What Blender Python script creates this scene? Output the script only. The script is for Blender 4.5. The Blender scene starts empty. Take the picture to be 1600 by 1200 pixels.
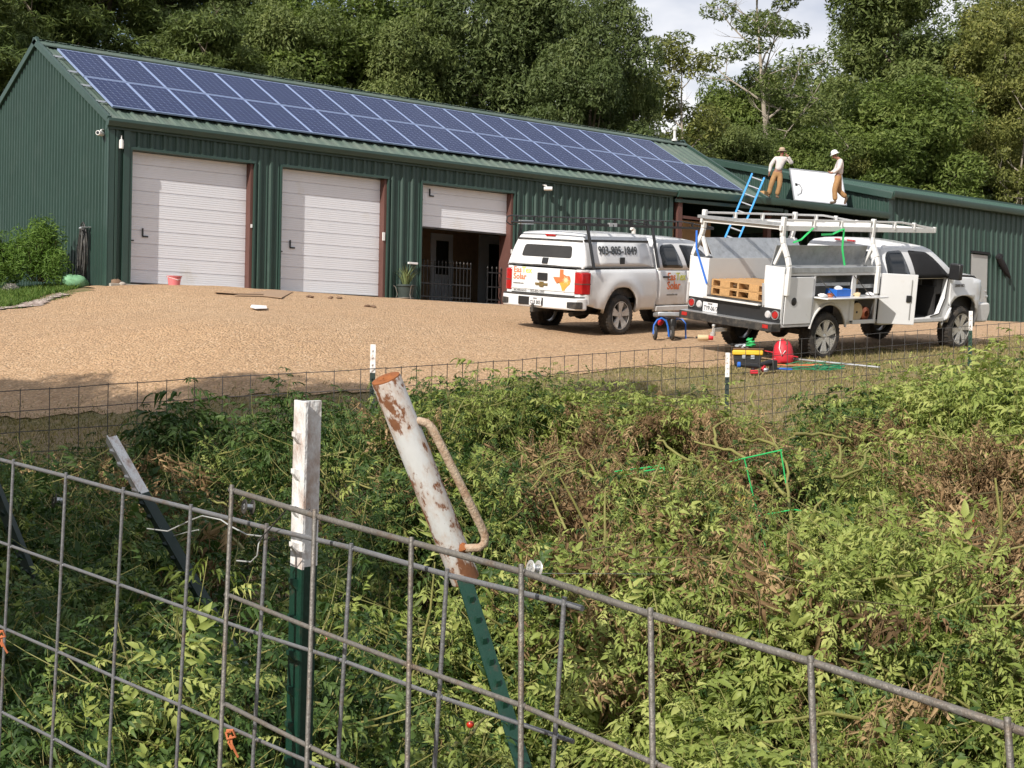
import bpy, bmesh, math, random
import numpy as np
from mathutils import Vector, Matrix
PI = math.pi
random.seed(7)
S = bpy.context.scene
COL = S.collection

# ------------------------------------------------------------------ camera frame (measured)
CAM = Vector((-14.736, -30.965, -1.632))
CR = Vector((0.76453, -0.64423, 0.02003)); CD = Vector((0.0094, -0.02013, -0.99975)); CF = Vector((0.64429, 0.76481, -0.01049))
CR.normalize(); CF = (CF - CR * CF.dot(CR)).normalized(); CD = CF.cross(CR).normalized()
if CD.z > 0: CD = -CD
FPX = 2412.8
def at(px, py, d):
    return CAM + (CR * ((px - 800) / FPX) + CD * ((py - 600) / FPX) + CF) * d
R0 = Vector((0.7647, -0.6444, 0)).normalized(); F0 = Vector((0.6444, 0.7647, 0)).normalized()
def W(r, d, z=0.0):
    p = CAM + R0 * r + F0 * d
    return Vector((p.x, p.y, z))
cam = bpy.data.cameras.new('camera'); cam.sensor_width = 36; cam.lens = FPX / 1600 * 36
cam.clip_start = 0.1; cam.clip_end = 3000
co = bpy.data.objects.new('camera', cam); COL.objects.link(co)
co.matrix_world = Matrix(((CR.x, -CD.x, -CF.x, CAM.x), (CR.y, -CD.y, -CF.y, CAM.y), (CR.z, -CD.z, -CF.z, CAM.z), (0, 0, 0, 1)))
S.camera = co

# ------------------------------------------------------------------ materials
class NT:
    def __init__(s, name):
        s.m = bpy.data.materials.new(name); s.m.use_nodes = True
        s.t = s.m.node_tree; s.n = s.t.nodes; s.n.clear()
        s.out = s.n.new('ShaderNodeOutputMaterial'); s.b = s.n.new('ShaderNodeBsdfPrincipled')
        s.L(s.b.outputs[0], s.out.inputs[0])
    def L(s, a, b): s.t.links.new(a, b)
    def node(s, typ, **k):
        n = s.n.new(typ)
        for a, v in k.items():
            if hasattr(n, a): setattr(n, a, v)
            else: n.inputs[a.replace('_', ' ')].default_value = v
        return n
    def coord(s, kind='Object'): return s.n.new('ShaderNodeTexCoord').outputs[kind]
    def noise(s, vec, scale, detail=4, rough=.6):
        n = s.n.new('ShaderNodeTexNoise'); n.inputs['Scale'].default_value = scale
        n.inputs['Detail'].default_value = detail; n.inputs['Roughness'].default_value = rough
        s.L(vec, n.inputs['Vector']); return n.outputs['Fac']
    def ramp(s, fac, stops):
        r = s.n.new('ShaderNodeValToRGB'); cr = r.color_ramp
        while len(cr.elements) < len(stops): cr.elements.new(0.5)
        for e, (p, c) in zip(cr.elements, stops):
            e.position = p; e.color = (c[0], c[1], c[2], 1) if not isinstance(c, (int, float)) else (c, c, c, 1)
        s.L(fac, r.inputs[0]); return r.outputs[0]
    def mix(s, fac, a, b, mode='MIX'):
        m = s.n.new('ShaderNodeMix'); m.data_type = 'RGBA'; m.blend_type = mode
        for sock, v in ((m.inputs[0], fac), (m.inputs[6], a), (m.inputs[7], b)):
            if isinstance(v, (int, float)): sock.default_value = v if sock is m.inputs[0] or sock == m.inputs[0] else (v, v, v, 1)
            elif isinstance(v, tuple): sock.default_value = (v[0], v[1], v[2], 1)
            else: s.L(v, sock)
        return m.outputs[2]
    def math(s, op, a, b=0.0, c=None):
        m = s.n.new('ShaderNodeMath'); m.operation = op
        for k, v in enumerate((a, b) if c is None else (a, b, c)):
            if isinstance(v, (int, float)): m.inputs[k].default_value = v
            else: s.L(v, m.inputs[k])
        return m.outputs[0]
    def sep(s, vec):
        n = s.n.new('ShaderNodeSeparateXYZ'); s.L(vec, n.inputs[0]); return n.outputs
    def scalev(s, vec, sc):
        n = s.n.new('ShaderNodeMapping'); n.inputs['Scale'].default_value = sc; s.L(vec, n.inputs[0]); return n.outputs[0]
    def bump(s, h, strength=.3, dist=.01):
        b = s.n.new('ShaderNodeBump'); b.inputs['Strength'].default_value = strength; b.inputs['Distance'].default_value = dist
        s.L(h, b.inputs['Height']); s.L(b.outputs[0], s.b.inputs['Normal'])
    def set(s, **k):
        for a, v in k.items():
            i = s.b.inputs[a.replace('_', ' ')]
            if isinstance(v, (int, float)): i.default_value = v
            elif isinstance(v, tuple): i.default_value = (v[0], v[1], v[2], 1)
            else: s.L(v, i)
def paint(name, col, rough=.5, metal=0.0, var=.25, scale=3.0, dirt=None, bump=0.0, coat=0.0, dirt_amt=.4, dirt_scale=None, stretch=(1, 1, 1)):
    t = NT(name); c = t.scalev(t.coord(), stretch)
    f = t.noise(c, scale, 5, .65); f2 = t.noise(c, scale * 9, 3)
    base = t.mix(t.ramp(f, [(.3, 0.0), (.7, 1.0)]), tuple(x * (1 - var) for x in col), tuple(min(1, x * (1 + var * .6)) for x in col))
    base = t.mix(.25 * var / .25 if var < .25 else .3, base, t.mix(f2, tuple(x * .75 for x in col), tuple(min(1, x * 1.2) for x in col)))
    if dirt:
        df = t.ramp(t.noise(c, dirt_scale or scale * 1.7, 6, .7), [(.62 - dirt_amt * .35, 0.0), (.8, 1.0)])
        base = t.mix(df, base, dirt)
    t.set(Base_Color=base, Roughness=t.ramp(f2, [(.2, max(.02, rough - .08)), (.8, min(1, rough + .1))]), Metallic=metal)
    if coat: t.set(Coat_Weight=coat, Coat_Roughness=.06)
    if bump: t.bump(f2, bump, .01)
    return t.m
def leafmat(name, cols, trans=.35, rough=.55, scale=.6, attr='tint'):
    # cols: dark, mid, light leaf colours; tint attribute is a random value per leaf
    t = NT(name)
    a = t.n.new('ShaderNodeAttribute'); a.attribute_name = attr
    nz = t.noise(t.coord(), scale, 3)
    f = t.math('ADD', t.math('MULTIPLY', a.outputs['Fac'], .6), t.math('MULTIPLY', nz, .4))
    c = t.ramp(f, [(.12, cols[0]), (.5, cols[1]), (.88, cols[2])])
    t.set(Base_Color=c, Roughness=rough)
    t.b.inputs['Specular IOR Level'].default_value = .25
    tr = t.n.new('ShaderNodeBsdfTranslucent'); t.L(t.mix(.5, c, t.mix(1.0, c, (.9, 1.0, .35), 'MULTIPLY')), tr.inputs[0])
    mx = t.n.new('ShaderNodeMixShader'); mx.inputs[0].default_value = trans
    t.L(t.b.outputs[0], mx.inputs[1]); t.L(tr.outputs[0], mx.inputs[2]); t.L(mx.outputs[0], t.out.inputs[0])
    return t.m
M = {}
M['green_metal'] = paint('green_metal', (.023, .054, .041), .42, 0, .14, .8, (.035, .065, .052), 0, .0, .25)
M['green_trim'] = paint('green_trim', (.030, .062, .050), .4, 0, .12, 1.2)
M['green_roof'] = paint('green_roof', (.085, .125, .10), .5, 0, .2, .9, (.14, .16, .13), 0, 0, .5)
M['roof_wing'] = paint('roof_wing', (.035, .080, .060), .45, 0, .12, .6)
M['door_white'] = paint('door_white', (.71, .72, .76), .45, 0, .03, .7, (.60, .57, .52), 0, 0, .12, .9)
M['rust_steel'] = paint('rust_steel', (.11, .048, .038), .6, 0, .2, 2)
M['concrete'] = paint('concrete', (.36, .33, .28), .9, 0, .25, 3, bump=.4)
M['white_paint'] = paint('white_paint', (.72, .72, .72), .32, 0, .03, 1.5, (.58, .53, .45), 0, .6, .12, .8)
M['white_dull'] = paint('white_dull', (.66, .65, .63), .5, 0, .08, 2.5, (.40, .34, .27), 0, 0, .25)
M['white_plastic'] = paint('white_plastic', (.72, .71, .69), .4, 0, .04, 3)
M['black_metal'] = paint('black_metal', (.018, .018, .019), .4, 0, .3, 6)
M['black_dusty'] = paint('black_dusty', (.022, .021, .020), .6, 0, .4, 5, (.12, .10, .08), 0, 0, .45)
M['rubber'] = paint('rubber', (.028, .026, .024), .85, 0, .35, 5, (.11, .085, .06), .3, 0, .45)
M['alloy'] = paint('alloy', (.62, .61, .59), .32, .35, .12, 8, (.30, .25, .19), 0, 0, .25)
M['chrome'] = paint('chrome', (.66, .65, .63), .28, .5, .08, 9)
M['galv'] = paint('galv', (.45, .47, .49), .42, .55, .22, 7, (.28, .29, .29), .15, 0, .35)
M['alu'] = paint('alu', (.62, .63, .64), .32, .7, .08, 5)
M['glass_dark'] = paint('glass_dark', (.012, .014, .016), .07, 0, .2, 2)
M['glass_grey'] = paint('glass_grey', (.045, .042, .038), .15, 0, .15, 2)
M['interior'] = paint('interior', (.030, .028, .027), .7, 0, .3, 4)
M['trim_grey'] = paint('trim_grey', (.16, .155, .15), .6, 0, .2, 6)
M['red_lamp'] = paint('red_lamp', (.42, .010, .012), .12, 0, .35, 14, coat=.8)
M['clear_lamp'] = paint('clear_lamp', (.62, .60, .60), .15, .2, .15, 14)
M['text_dark'] = paint('text_dark', (.05, .055, .06), .5, 0, .1, 5)
M['text_grey'] = paint('text_grey', (.20, .19, .18), .5, 0, .1, 5)
M['orange'] = paint('orange', (.66, .17, .055), .5, 0, .08, 9)
M['lime'] = paint('lime', (.62, .62, .10), .5, 0, .08, 9)
M['gold'] = paint('gold', (.26, .18, .07), .35, .4, .2, 9)
M['blue'] = paint('blue', (.022, .14, .55), .4, 0, .12, 6)
M['ladder_blue'] = paint('ladder_blue', (.06, .33, .75), .42, 0, .12, 4)
M['green_bright'] = paint('green_bright', (.03, .45, .12), .5, 0, .2, 6)
M['red'] = paint('red', (.55, .020, .035), .55, 0, .2, 6)
M['yellow'] = paint('yellow', (.75, .46, .03), .45, 0, .12, 6)
M['pink'] = paint('pink', (.68, .19, .20), .45, 0, .1, 6)
M['pallet'] = paint('pallet', (.50, .29, .12), .75, 0, .28, 4, (.28, .16, .08), .25, 0, .35, stretch=(1, 4, 4))
M['wood'] = paint('wood', (.33, .22, .13), .8, 0, .3, 6, bump=.2)
M['plywood'] = paint('plywood', (.44, .30, .18), .8, 0, .18, 3)
M['card'] = paint('card', (.33, .22, .14), .9, 0, .12, 3)
M['paper'] = paint('paper', (.74, .72, .72), .8, 0, .03, 3)
M['copper'] = paint('copper', (.60, .20, .11), .3, .6, .2, 15)
M['cream'] = paint('cream', (.60, .46, .27), .7, 0, .1, 8)
M['hose'] = paint('hose', (.040, .038, .036), .6, 0, .4, 7, (.12, .11, .09), 0, 0, .4)
M['sage'] = paint('sage', (.20, .40, .22), .7, 0, .2, 8)
M['terracotta'] = paint('terracotta', (.16, .085, .05), .9, 0, .3, 8, bump=.5)
M['pot'] = paint('pot', (.035, .050, .045), .7, 0, .3, 8)
M['skin'] = paint('skin', (.30, .145, .095), .55, 0, .12, 12)
M['shirt'] = paint('shirt', (.62, .56, .54), .85, 0, .1, 12, (.50, .43, .40), .3, 0, .3)
M['khaki'] = paint('khaki', (.36, .20, .085), .85, 0, .2, 10, (.22, .12, .05), .3, 0, .3)
M['straw'] = paint('straw', (.42, .32, .22), .85, 0, .15, 16)
M['straw_yellow'] = paint('straw_yellow', (.42, .34, .08), .7, 0, .2, 8)
M['boot'] = paint('boot', (.10, .07, .045), .8, 0, .3, 8)
M['wire'] = paint('wire', (.24, .24, .245), .42, .5, .2, 14, (.22, .15, .10), .2, 0, .2)
M['wire_rusty'] = paint('wire_rusty', (.19, .175, .155), .55, .4, .3, 12, (.19, .12, .07), .3, 0, .3)
M['wire_dark'] = paint('wire_dark', (.10, .095, .09), .5, .5, .3, 10)
M['post_green'] = paint('post_green', (.006, .040, .024), .45, 0, .25, 9, (.07, .045, .03), .15, 0, .15, 30)
M['post_dark'] = paint('post_dark', (.008, .022, .016), .55, 0, .3, 9)
M['post_white'] = paint('post_white', (.74, .73, .71), .5, 0, .03, 7, (.30, .12, .04), .5, 0, .42, 30, (1, 1, .5))
M['pale_wire'] = paint('pale_wire', (.55, .56, .54), .4, .3, .1, 10)
M['orange_tie'] = paint('orange_tie', (.52, .16, .06), .7, 0, .2, 10)
M['stalk'] = paint('stalk', (.21, .205, .055), .65, 0, .3, 9, (.24, .17, .07), .2, 0, .3)
M['stalk_dark'] = paint('stalk_dark', (.10, .085, .035), .75, 0, .3, 6)
M['bark'] = paint('bark', (.17, .135, .10), .95, 0, .35, 2.5, (.09, .07, .05), .8, 0, .5, stretch=(1, 1, .3))
M['bark_pale'] = paint('bark_pale', (.36, .31, .25), .9, 0, .25, 2.5, (.22, .18, .14), .6, 0, .4, stretch=(1, 1, .3))
M['tomato'] = paint('tomato', (.50, .035, .015), .3, 0, .2, 10)
M['stone'] = paint('stone', (.22, .14, .09), .95, 0, .3, 6, bump=.8)
M['stone_pale'] = paint('stone_pale', (.42, .38, .33), .95, 0, .2, 6, bump=.8)
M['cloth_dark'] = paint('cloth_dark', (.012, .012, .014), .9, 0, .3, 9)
M['back_sheet'] = paint('back_sheet', (.74, .75, .78), .35, 0, .03, 3)

# rusty white pipe: flaking paint, own shapes
t = NT('rusty_pipe'); c = t.coord(); s1 = t.scalev(c, (1, 1, .55))
big = t.noise(s1, 7, 6, .75); fine = t.noise(s1, 38, 5, .7); z = t.sep(c)
zz = t.math('MULTIPLY', z[2], 1.0)
k = t.math('ADD', t.math('MULTIPLY', big, .62), t.math('MULTIPLY', fine, .38))
rust = t.ramp(k, [(.50, 0.0), (.54, 1.0)]); stain = t.ramp(big, [(.42, 0.0), (.60, .85)])
base = t.mix(stain, t.mix(fine, (.52, .52, .51), (.68, .68, .67)), (.44, .27, .16))
base = t.mix(rust, base, t.mix(t.noise(c, 60, 3), (.11, .040, .018), (.27, .115, .05)))
t.set(Base_Color=base, Roughness=t.mix(rust, .45, .9)); t.bump(t.math('SUBTRACT', fine, t.math('MULTIPLY', rust, .4)), .5, .002)
M['rusty_pipe'] = t.m
t = NT('rust'); c = t.coord(); t.set(Base_Color=t.mix(t.noise(c, 45, 5, .7), (.13, .035, .012), (.42, .15, .045)), Roughness=.95); t.bump(t.noise(c, 90, 4), .7, .003)
M['rust'] = t.m
M['rusty_handle'] = paint('rusty_handle', (.52, .42, .31), .75, 0, .25, 16, (.27, .115, .045), .5, 0, .75, 34)

# solar cells: 6 x 10 dark blue cells, pale corner diamonds and bus bars
t = NT('solar_cells'); c = t.coord(); x, y, _ = t.sep(c)
P_ = .1585
fx = t.math('FRACT', t.math('DIVIDE', x, P_)); fy = t.math('FRACT', t.math('DIVIDE', y, P_))
dx = t.math('ABSOLUTE', t.math('SUBTRACT', fx, .5)); dy = t.math('ABSOLUTE', t.math('SUBTRACT', fy, .5))
line = t.math('GREATER_THAN', t.math('MAXIMUM', dx, dy), .489)
dia = t.math('GREATER_THAN', t.math('ADD', dx, dy), .905)
bus = t.math('LESS_THAN', t.math('ABSOLUTE', t.math('SUBTRACT', t.math('FRACT', t.math('MULTIPLY', fx, 3.0)), .5)), .035)
cell = t.mix(t.noise(c, 3, 3), (.006, .013, .056), (.010, .023, .092))
col = t.mix(t.math('MULTIPLY', bus, .16), cell, (.28, .34, .50))
col = t.mix(t.math('MAXIMUM', line, dia), col, (.36, .42, .58))
t.set(Base_Color=col, Roughness=.35); t.b.inputs['Specular IOR Level'].default_value = .12
M['solar_cells'] = t.m
M['panel_frame'] = paint('panel_frame', (.30, .38, .58), .4, .2, .06, 4)

# ------------------------------------------------------------------ ground materials
t = NT('gravel'); c = t.coord()
v = t.n.new('ShaderNodeTexVoronoi'); v.inputs['Scale'].default_value = 26; t.L(c, v.inputs['Vector'])
v2 = t.n.new('ShaderNodeTexVoronoi'); v2.inputs['Scale'].default_value = 9; t.L(c, v2.inputs['Vector'])
peb = t.ramp(t.sep(v.outputs['Color'])[0], [(0.0, (.28, .155, .075)), (.25, (.45, .27, .145)), (.6, (.60, .385, .22)), (.9, (.70, .48, .30)), (1.0, (.82, .66, .48))])
peb2 = t.ramp(t.sep(v2.outputs['Color'])[0], [(0.0, (.27, .15, .075)), (.2, (.50, .31, .17)), (1.0, (.64, .42, .245))])
base = t.mix(.3, peb, peb2)
trk = t.noise(t.scalev(c, (.22, 1.9, 1)), 1.0, 4, .6); big = t.noise(c, .35, 5, .6); med = t.noise(c, 1.6, 5, .65)
base = t.mix(t.ramp(big, [(.35, .0), (.65, .55)]), base, t.mix(1.0, base, (1.0, .90, .80), 'MULTIPLY'))
base = t.mix(t.ramp(med, [(.5, .0), (.72, .5)]), base, t.mix(1.0, base, (.74, .70, .66), 'MULTIPLY'))
base = t.mix(t.math('MULTIPLY', t.ramp(v.outputs['Distance'], [(.35, 0.0), (.75, .75)]), .7), base, (.16, .095, .05))
base = t.mix(t.ramp(trk, [(.46, .0), (.62, .30)]), base, t.mix(1.0, base, (1.22, 1.20, 1.16), 'MULTIPLY'))
base = t.mix(.26, base, (.82, .57, .34))
t.set(Base_Color=base, Roughness=.95); t.bump(t.math('SUBTRACT', t.noise(c, 30, 5, .8), t.math('MULTIPLY', v.outputs['Distance'], .9)), .9, .05)
M['gravel'] = t.m
t = NT('grass_ground'); c = t.coord()
a = t.noise(c, .5, 5, .65); b = t.noise(c, 14, 5, .8); d = t.noise(c, 2.2, 5, .7)
g = t.ramp(b, [(.3, (.085, .080, .030)), (.5, (.21, .18, .07)), (.7, (.36, .28, .14))])
e = t.ramp(b, [(.3, (.17, .115, .06)), (.7, (.42, .29, .165))])
t.set(Base_Color=t.mix(t.ramp(t.math('ADD', t.math('MULTIPLY', a, .5), t.math('MULTIPLY', d, .5)), [(.42, 0.0), (.6, 1.0)]), g, e), Roughness=.95)
t.bump(b, 1.0, .05); M['grass_ground'] = t.m
t = NT('soil'); c = t.coord(); b = t.noise(c, 12, 5, .8)
t.set(Base_Color=t.ramp(b, [(.3, (.045, .030, .018)), (.7, (.13, .09, .055))]), Roughness=1.0); t.bump(b, 1.0, .06); M['soil'] = t.m
t = NT('pale_gravel'); c = t.coord()
v = t.n.new('ShaderNodeTexVoronoi'); v.inputs['Scale'].default_value = 16; t.L(c, v.inputs['Vector'])
t.set(Base_Color=t.ramp(t.sep(v.outputs['Color'])[0], [(0, (.16, .11, .09)), (.5, (.36, .28, .24)), (1, (.60, .50, .44))]), Roughness=.95)
t.bump(v.outputs['Distance'], .8, .04); M['pale_gravel'] = t.m

# ------------------------------------------------------------------ mesh helpers
def link(o, parent=None):
    COL.objects.link(o)
    if parent is not None: o.parent = parent
    return o
def tag(o, label=None, cat=None, group=None, kind=None):
    if label: o['label'] = label
    if cat: o['category'] = cat
    if group: o['group'] = group
    if kind: o['kind'] = kind
    return o
def empty(name, loc=(0, 0, 0), rot=None, label=None, cat=None, group=None):
    o = bpy.data.objects.new(name, None); o.empty_display_size = .2; COL.objects.link(o); o.location = loc
    if rot is not None:
        if isinstance(rot, Matrix): o.rotation_euler = rot.to_euler()
        elif isinstance(rot, (int, float)): o.rotation_euler = (0, 0, rot)
        else: o.rotation_euler = rot
    return tag(o, label, cat, group)
class MB:
    def __init__(s): s.v = []; s.f = []
    def add(s, vs, fs):
        k = len(s.v); s.v += [tuple(v) for v in vs]; s.f += [tuple(i + k for i in f) for f in fs]; return s
    def box(s, x0, x1, y0, y1, z0, z1, mat=None):
        vs = [(x, y, z) for x in (x0, x1) for y in (y0, y1) for z in (z0, z1)]
        if mat is not None: vs = [mat @ Vector(v) for v in vs]
        return s.add(vs, [(0, 1, 3, 2), (4, 6, 7, 5), (0, 4, 5, 1), (2, 3, 7, 6), (0, 2, 6, 4), (1, 5, 7, 3)])
    def bar(s, a, b, w, h=None, up=(0, 0, 1)):
        a = Vector(a); b = Vector(b); h = w if h is None else h; d = (b - a); L = d.length; d.normalize()
        u = Vector(up); sd = d.cross(u)
        if sd.length < 1e-4: u = Vector((1, 0, 0)); sd = d.cross(u)
        sd.normalize(); u = sd.cross(d)
        vs = [a + sd * (i * w / 2) + u * (j * h / 2) + d * t for t in (0, L) for i in (-1, 1) for j in (-1, 1)]
        return s.add(vs, [(0, 2, 3, 1), (4, 5, 7, 6), (0, 1, 5, 4), (2, 6, 7, 3), (0, 4, 6, 2), (1, 3, 7, 5)])
    def tube(s, pts, r, n=8, cap=True):
        pts = [Vector(p) for p in pts]; m = len(pts)
        rs = r if isinstance(r, (list, tuple)) else [r] * m
        d0 = (pts[1] - pts[0]).normalized(); u = d0.orthogonal().normalized(); rings = []
        for i in range(m):
            d = (pts[min(i + 1, m - 1)] - pts[max(i - 1, 0)])
            if d.length < 1e-9: d = d0
            d.normalize(); u = (u - d * u.dot(d))
            if u.length < 1e-6: u = d.orthogonal()
            u.normalize(); w = d.cross(u)
            rings.append([pts[i] + (u * math.cos(2 * PI * k / n) + w * math.sin(2 * PI * k / n)) * rs[i] for k in range(n)])
        vs = [v for q in rings for v in q]; fs = []
        for i in range(m - 1):
            for k in range(n):
                a = i * n + k; b = i * n + (k + 1) % n; fs.append((a, b, b + n, a + n))
        if cap: fs.append(tuple(range(n))[::-1]); fs.append(tuple((m - 1) * n + k for k in range(n)))
        return s.add(vs, fs)
    def lathe(s, prof, n=24, c=(0, 0, 0), axis='z', close=False):
        vs = []; fs = []; c = Vector(c)
        for (r, h) in prof:
            for k in range(n):
                a = 2 * PI * k / n; x, y = r * math.cos(a), r * math.sin(a)
                v = {'z': (x, y, h), 'y': (x, h, y), 'x': (h, x, y)}[axis]; vs.append(c + Vector(v))
        m = len(prof)
        for i in range(m if close else m - 1):
            j = (i + 1) % m
            for k in range(n): fs.append((i * n + k, i * n + (k + 1) % n, j * n + (k + 1) % n, j * n + k))
        if not close:
            if prof[0][0] > 1e-6: fs.append(tuple(range(n))[::-1])
            if prof[-1][0] > 1e-6: fs.append(tuple((m - 1) * n + k for k in range(n)))
        return s.add(vs, fs)
    def prism(s, poly, a, b, plane='xz'):
        # poly 2D in plane, extruded on the remaining axis from a to b
        def P3(p, h): return {'xz': (p[0], h, p[1]), 'xy': (p[0], p[1], h), 'yz': (h, p[0], p[1])}[plane]
        n = len(poly); vs = [P3(p, a) for p in poly] + [P3(p, b) for p in poly]
        return s.add(vs, [tuple(range(n)), tuple(range(2 * n - 1, n - 1, -1))] + [(i, (i + 1) % n, (i + 1) % n + n, i + n) for i in range(n)])
    def quad(s, a, b, c, d): return s.add([a, b, c, d], [(0, 1, 2, 3)])
    def blob(s, c, r, n=10, jit=.12, seed=0):
        rnd = random.Random(seed); c = Vector(c); vs = []; m = n // 2 + 1
        for i in range(m + 1):
            th = PI * i / m
            for k in range(n):
                ph = 2 * PI * k / n; q = 1 + rnd.uniform(-jit, jit)
                vs.append(c + Vector((r[0] * q * math.sin(th) * math.cos(ph), r[1] * q * math.sin(th) * math.sin(ph), r[2] * q * math.cos(th))))
        fs = [(i * n + k, i * n + (k + 1) % n, (i + 1) * n + (k + 1) % n, (i + 1) * n + k) for i in range(m) for k in range(n)]
        return s.add(vs, fs)
    def build(s, name, mat, parent=None, bev=0, smooth=35, xf=None, label=None):
        me = bpy.data.meshes.new(name); vs = s.v if xf is None else [tuple(xf @ Vector(v)) for v in s.v]
        me.from_pydata(vs, [], s.f)
        bm = bmesh.new(); bm.from_mesh(me); bmesh.ops.remove_doubles(bm, verts=bm.verts, dist=1e-5)
        bmesh.ops.recalc_face_normals(bm, faces=bm.faces); bm.to_mesh(me); bm.free()
        me.materials.append(mat if not isinstance(mat, str) else M[mat])
        if smooth:
            me.polygons.foreach_set('use_smooth', [True] * len(me.polygons)); me.set_sharp_from_angle(angle=math.radians(smooth))
        o = link(bpy.data.objects.new(name, me), parent)
        if bev:
            md = o.modifiers.new('bevel', 'BEVEL'); md.width = bev; md.segments = 2; md.limit_method = 'ANGLE'; md.angle_limit = math.radians(40)
            md.harden_normals = False
        if label: o['label'] = label
        return o
def npmesh(name, V, F, mat, tint=None, parent=None, smooth=False):
    """V (n,3) float, F (m,k) int array of equal-size faces"""
    me = bpy.data.meshes.new(name); n, k = len(F), F.shape[1]
    me.vertices.add(len(V)); me.vertices.foreach_set('co', np.ascontiguousarray(V, np.float32).ravel())
    me.loops.add(n * k); me.loops.foreach_set('vertex_index', np.ascontiguousarray(F, np.int32).ravel())
    me.polygons.add(n); me.polygons.foreach_set('loop_start', np.arange(0, n * k, k, dtype=np.int32))
    me.polygons.foreach_set('loop_total', np.full(n, k, dtype=np.int32))
    if smooth: me.polygons.foreach_set('use_smooth', np.ones(n, bool))
    me.update(calc_edges=True)
    if tint is not None:
        at_ = me.attributes.new('tint', 'FLOAT', 'POINT'); at_.data.foreach_set('value', np.ascontiguousarray(tint, np.float32))
    for m_ in (mat if isinstance(mat, list) else [mat]): me.materials.append(m_)
    return link(bpy.data.objects.new(name, me), parent)
def copy_tree(o, parent=None):
    c = o.copy(); COL.objects.link(c); c.parent = parent
    for ch in list(o.children): copy_tree(ch, c)
    return c
def text_obj(name, body, size, mat, parent, mtx, depth=.003, font_bold=0.0, sx=1.0):
    cu = bpy.data.curves.new(name, 'FONT'); cu.body = body; cu.size = size; cu.extrude = depth; cu.offset = font_bold
    cu.align_x = 'LEFT'; cu.resolution_u = 2
    tmp = bpy.data.objects.new('tmp', cu); COL.objects.link(tmp)
    dg = bpy.context.evaluated_depsgraph_get(); me = bpy.data.meshes.new_from_object(tmp.evaluated_get(dg))
    COL.objects.unlink(tmp); bpy.data.objects.remove(tmp)
    me.transform(mtx @ Matrix.Diagonal((sx, 1, 1, 1))); me.materials.clear(); me.materials.append(M[mat])
    return link(bpy.data.objects.new(name, me), parent)
def frame(o, x, y, z=None):
    """4x4 with columns x, y, x cross y and origin o"""
    x = Vector(x).normalized(); y = Vector(y); y = (y - x * y.dot(x)).normalized(); z = x.cross(y)
    return Matrix(((x.x, y.x, z.x, o[0]), (x.y, y.y, z.y, o[1]), (x.z, y.z, z.z, o[2]), (0, 0, 0, 1)))

# ------------------------------------------------------------------ terrain
_ctl = []
for x in (-6, 0, 6, 12, 18): _ctl += [(x, -.4, -.02), (x, 4, .0)]
_ctl += [(5.9, -8.53, -.887), (9.5, -8.1, -.66), (6.4, -13.13, -1.257), (10.5, -13.05, -1.0), (-2, -8.5, -.95), (22, -4, 0), (28, -4, 0), (36, -4, -.02), (50, -6, -.1), (22, 10, .1), (40, 12, .3), (0, 20, .4), (-20, 15, .2), (60, 30, .8), (20, 40, 1.2), (-30, 45, 1.0), (30, 80, 2), (-50, 0, -.6), (90, -10, 0)]
def _c(r, d, z): p = W(r, d); _ctl.append((p.x, p.y, z))
_c(-1.8, 24, -1.85); _c(-7.5, 22.5, -2.3); _c(4, 23, -1.85); _c(9, 26, -1.45); _c(-7, 27.7, -.95); _c(-12, 30, -.7)
for r, d, z in ((-4, 12, -3.0), (0, 12, -2.9), (5, 13, -2.75), (-6, 18, -2.75), (0, 18, -2.5), (6, 18, -2.35), (11, 22, -1.9), (-2, 6, -3.1), (2, 6, -3.1), (0, 0, -3.2), (-6, 0, -3.3), (6, 0, -3.2), (0, -10, -3.3), (-20, 5, -3.2), (20, 5, -2.9), (-25, -20, -3.4), (25, -20, -3.2), (0, -60, -3.6), (-40, 20, -2.6), (30, 22, -1.4), (8, 10, -2.9), (14, 32, -.85)): _c(r, d, z)
_A = np.array(_ctl); _n = len(_A)
def _phi(r2): return 0.5 * r2 * np.log(r2 + 1e-9)
_D = ((_A[:, None, :2] - _A[None, :, :2]) ** 2).sum(-1)
_K = np.zeros((_n + 3, _n + 3)); _K[:_n, :_n] = _phi(_D) + np.eye(_n) * 2.0; _K[:_n, _n] = 1; _K[:_n, _n + 1:] = _A[:, :2]; _K[_n:, :_n] = _K[:_n, _n:].T
_w = np.linalg.solve(_K, np.concatenate([_A[:, 2], [0, 0, 0]]))
def GZ(x, y):
    x = np.asarray(x, float); y = np.asarray(y, float)
    d2 = (x[..., None] - _A[:, 0]) ** 2 + (y[..., None] - _A[:, 1]) ** 2
    z = _phi(d2) @ _w[:_n] + _w[_n] + _w[_n + 1] * x + _w[_n + 2] * y
    z = np.clip(z, -4.5, 3.0)
    nearb = (x > -5) & (x < 45) & (y > -.45) & (y < 9)
    return np.where(nearb, np.minimum(z, -.03), z)
def gz(x, y): return float(GZ(np.array([x]), np.array([y]))[0])
def on_ground(px, py, h=0.0):
    """the point of the terrain seen at photo pixel px,py"""
    lo, hi = 3.0, 80.0
    prev = None
    d = 4.0
    while d < 80:
        p = at(px, py, d); e = p.z - gz(p.x, p.y) - h
        if e < 0: break
        prev = d; d += .5
    a, b = (prev or d - .5), d
    for _ in range(20):
        m = (a + b) / 2; p = at(px, py, m)
        if p.z - gz(p.x, p.y) - h < 0: b = m
        else: a = m
    return at(px, py, a)
def rd(p):
    q = Vector(p) - CAM; return q.dot(R0), q.dot(F0)
def project(p):
    q = Vector(p) - CAM; z = q.dot(CF); return 800 + FPX * q.dot(CR) / z, 600 + FPX * q.dot(CD) / z
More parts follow.
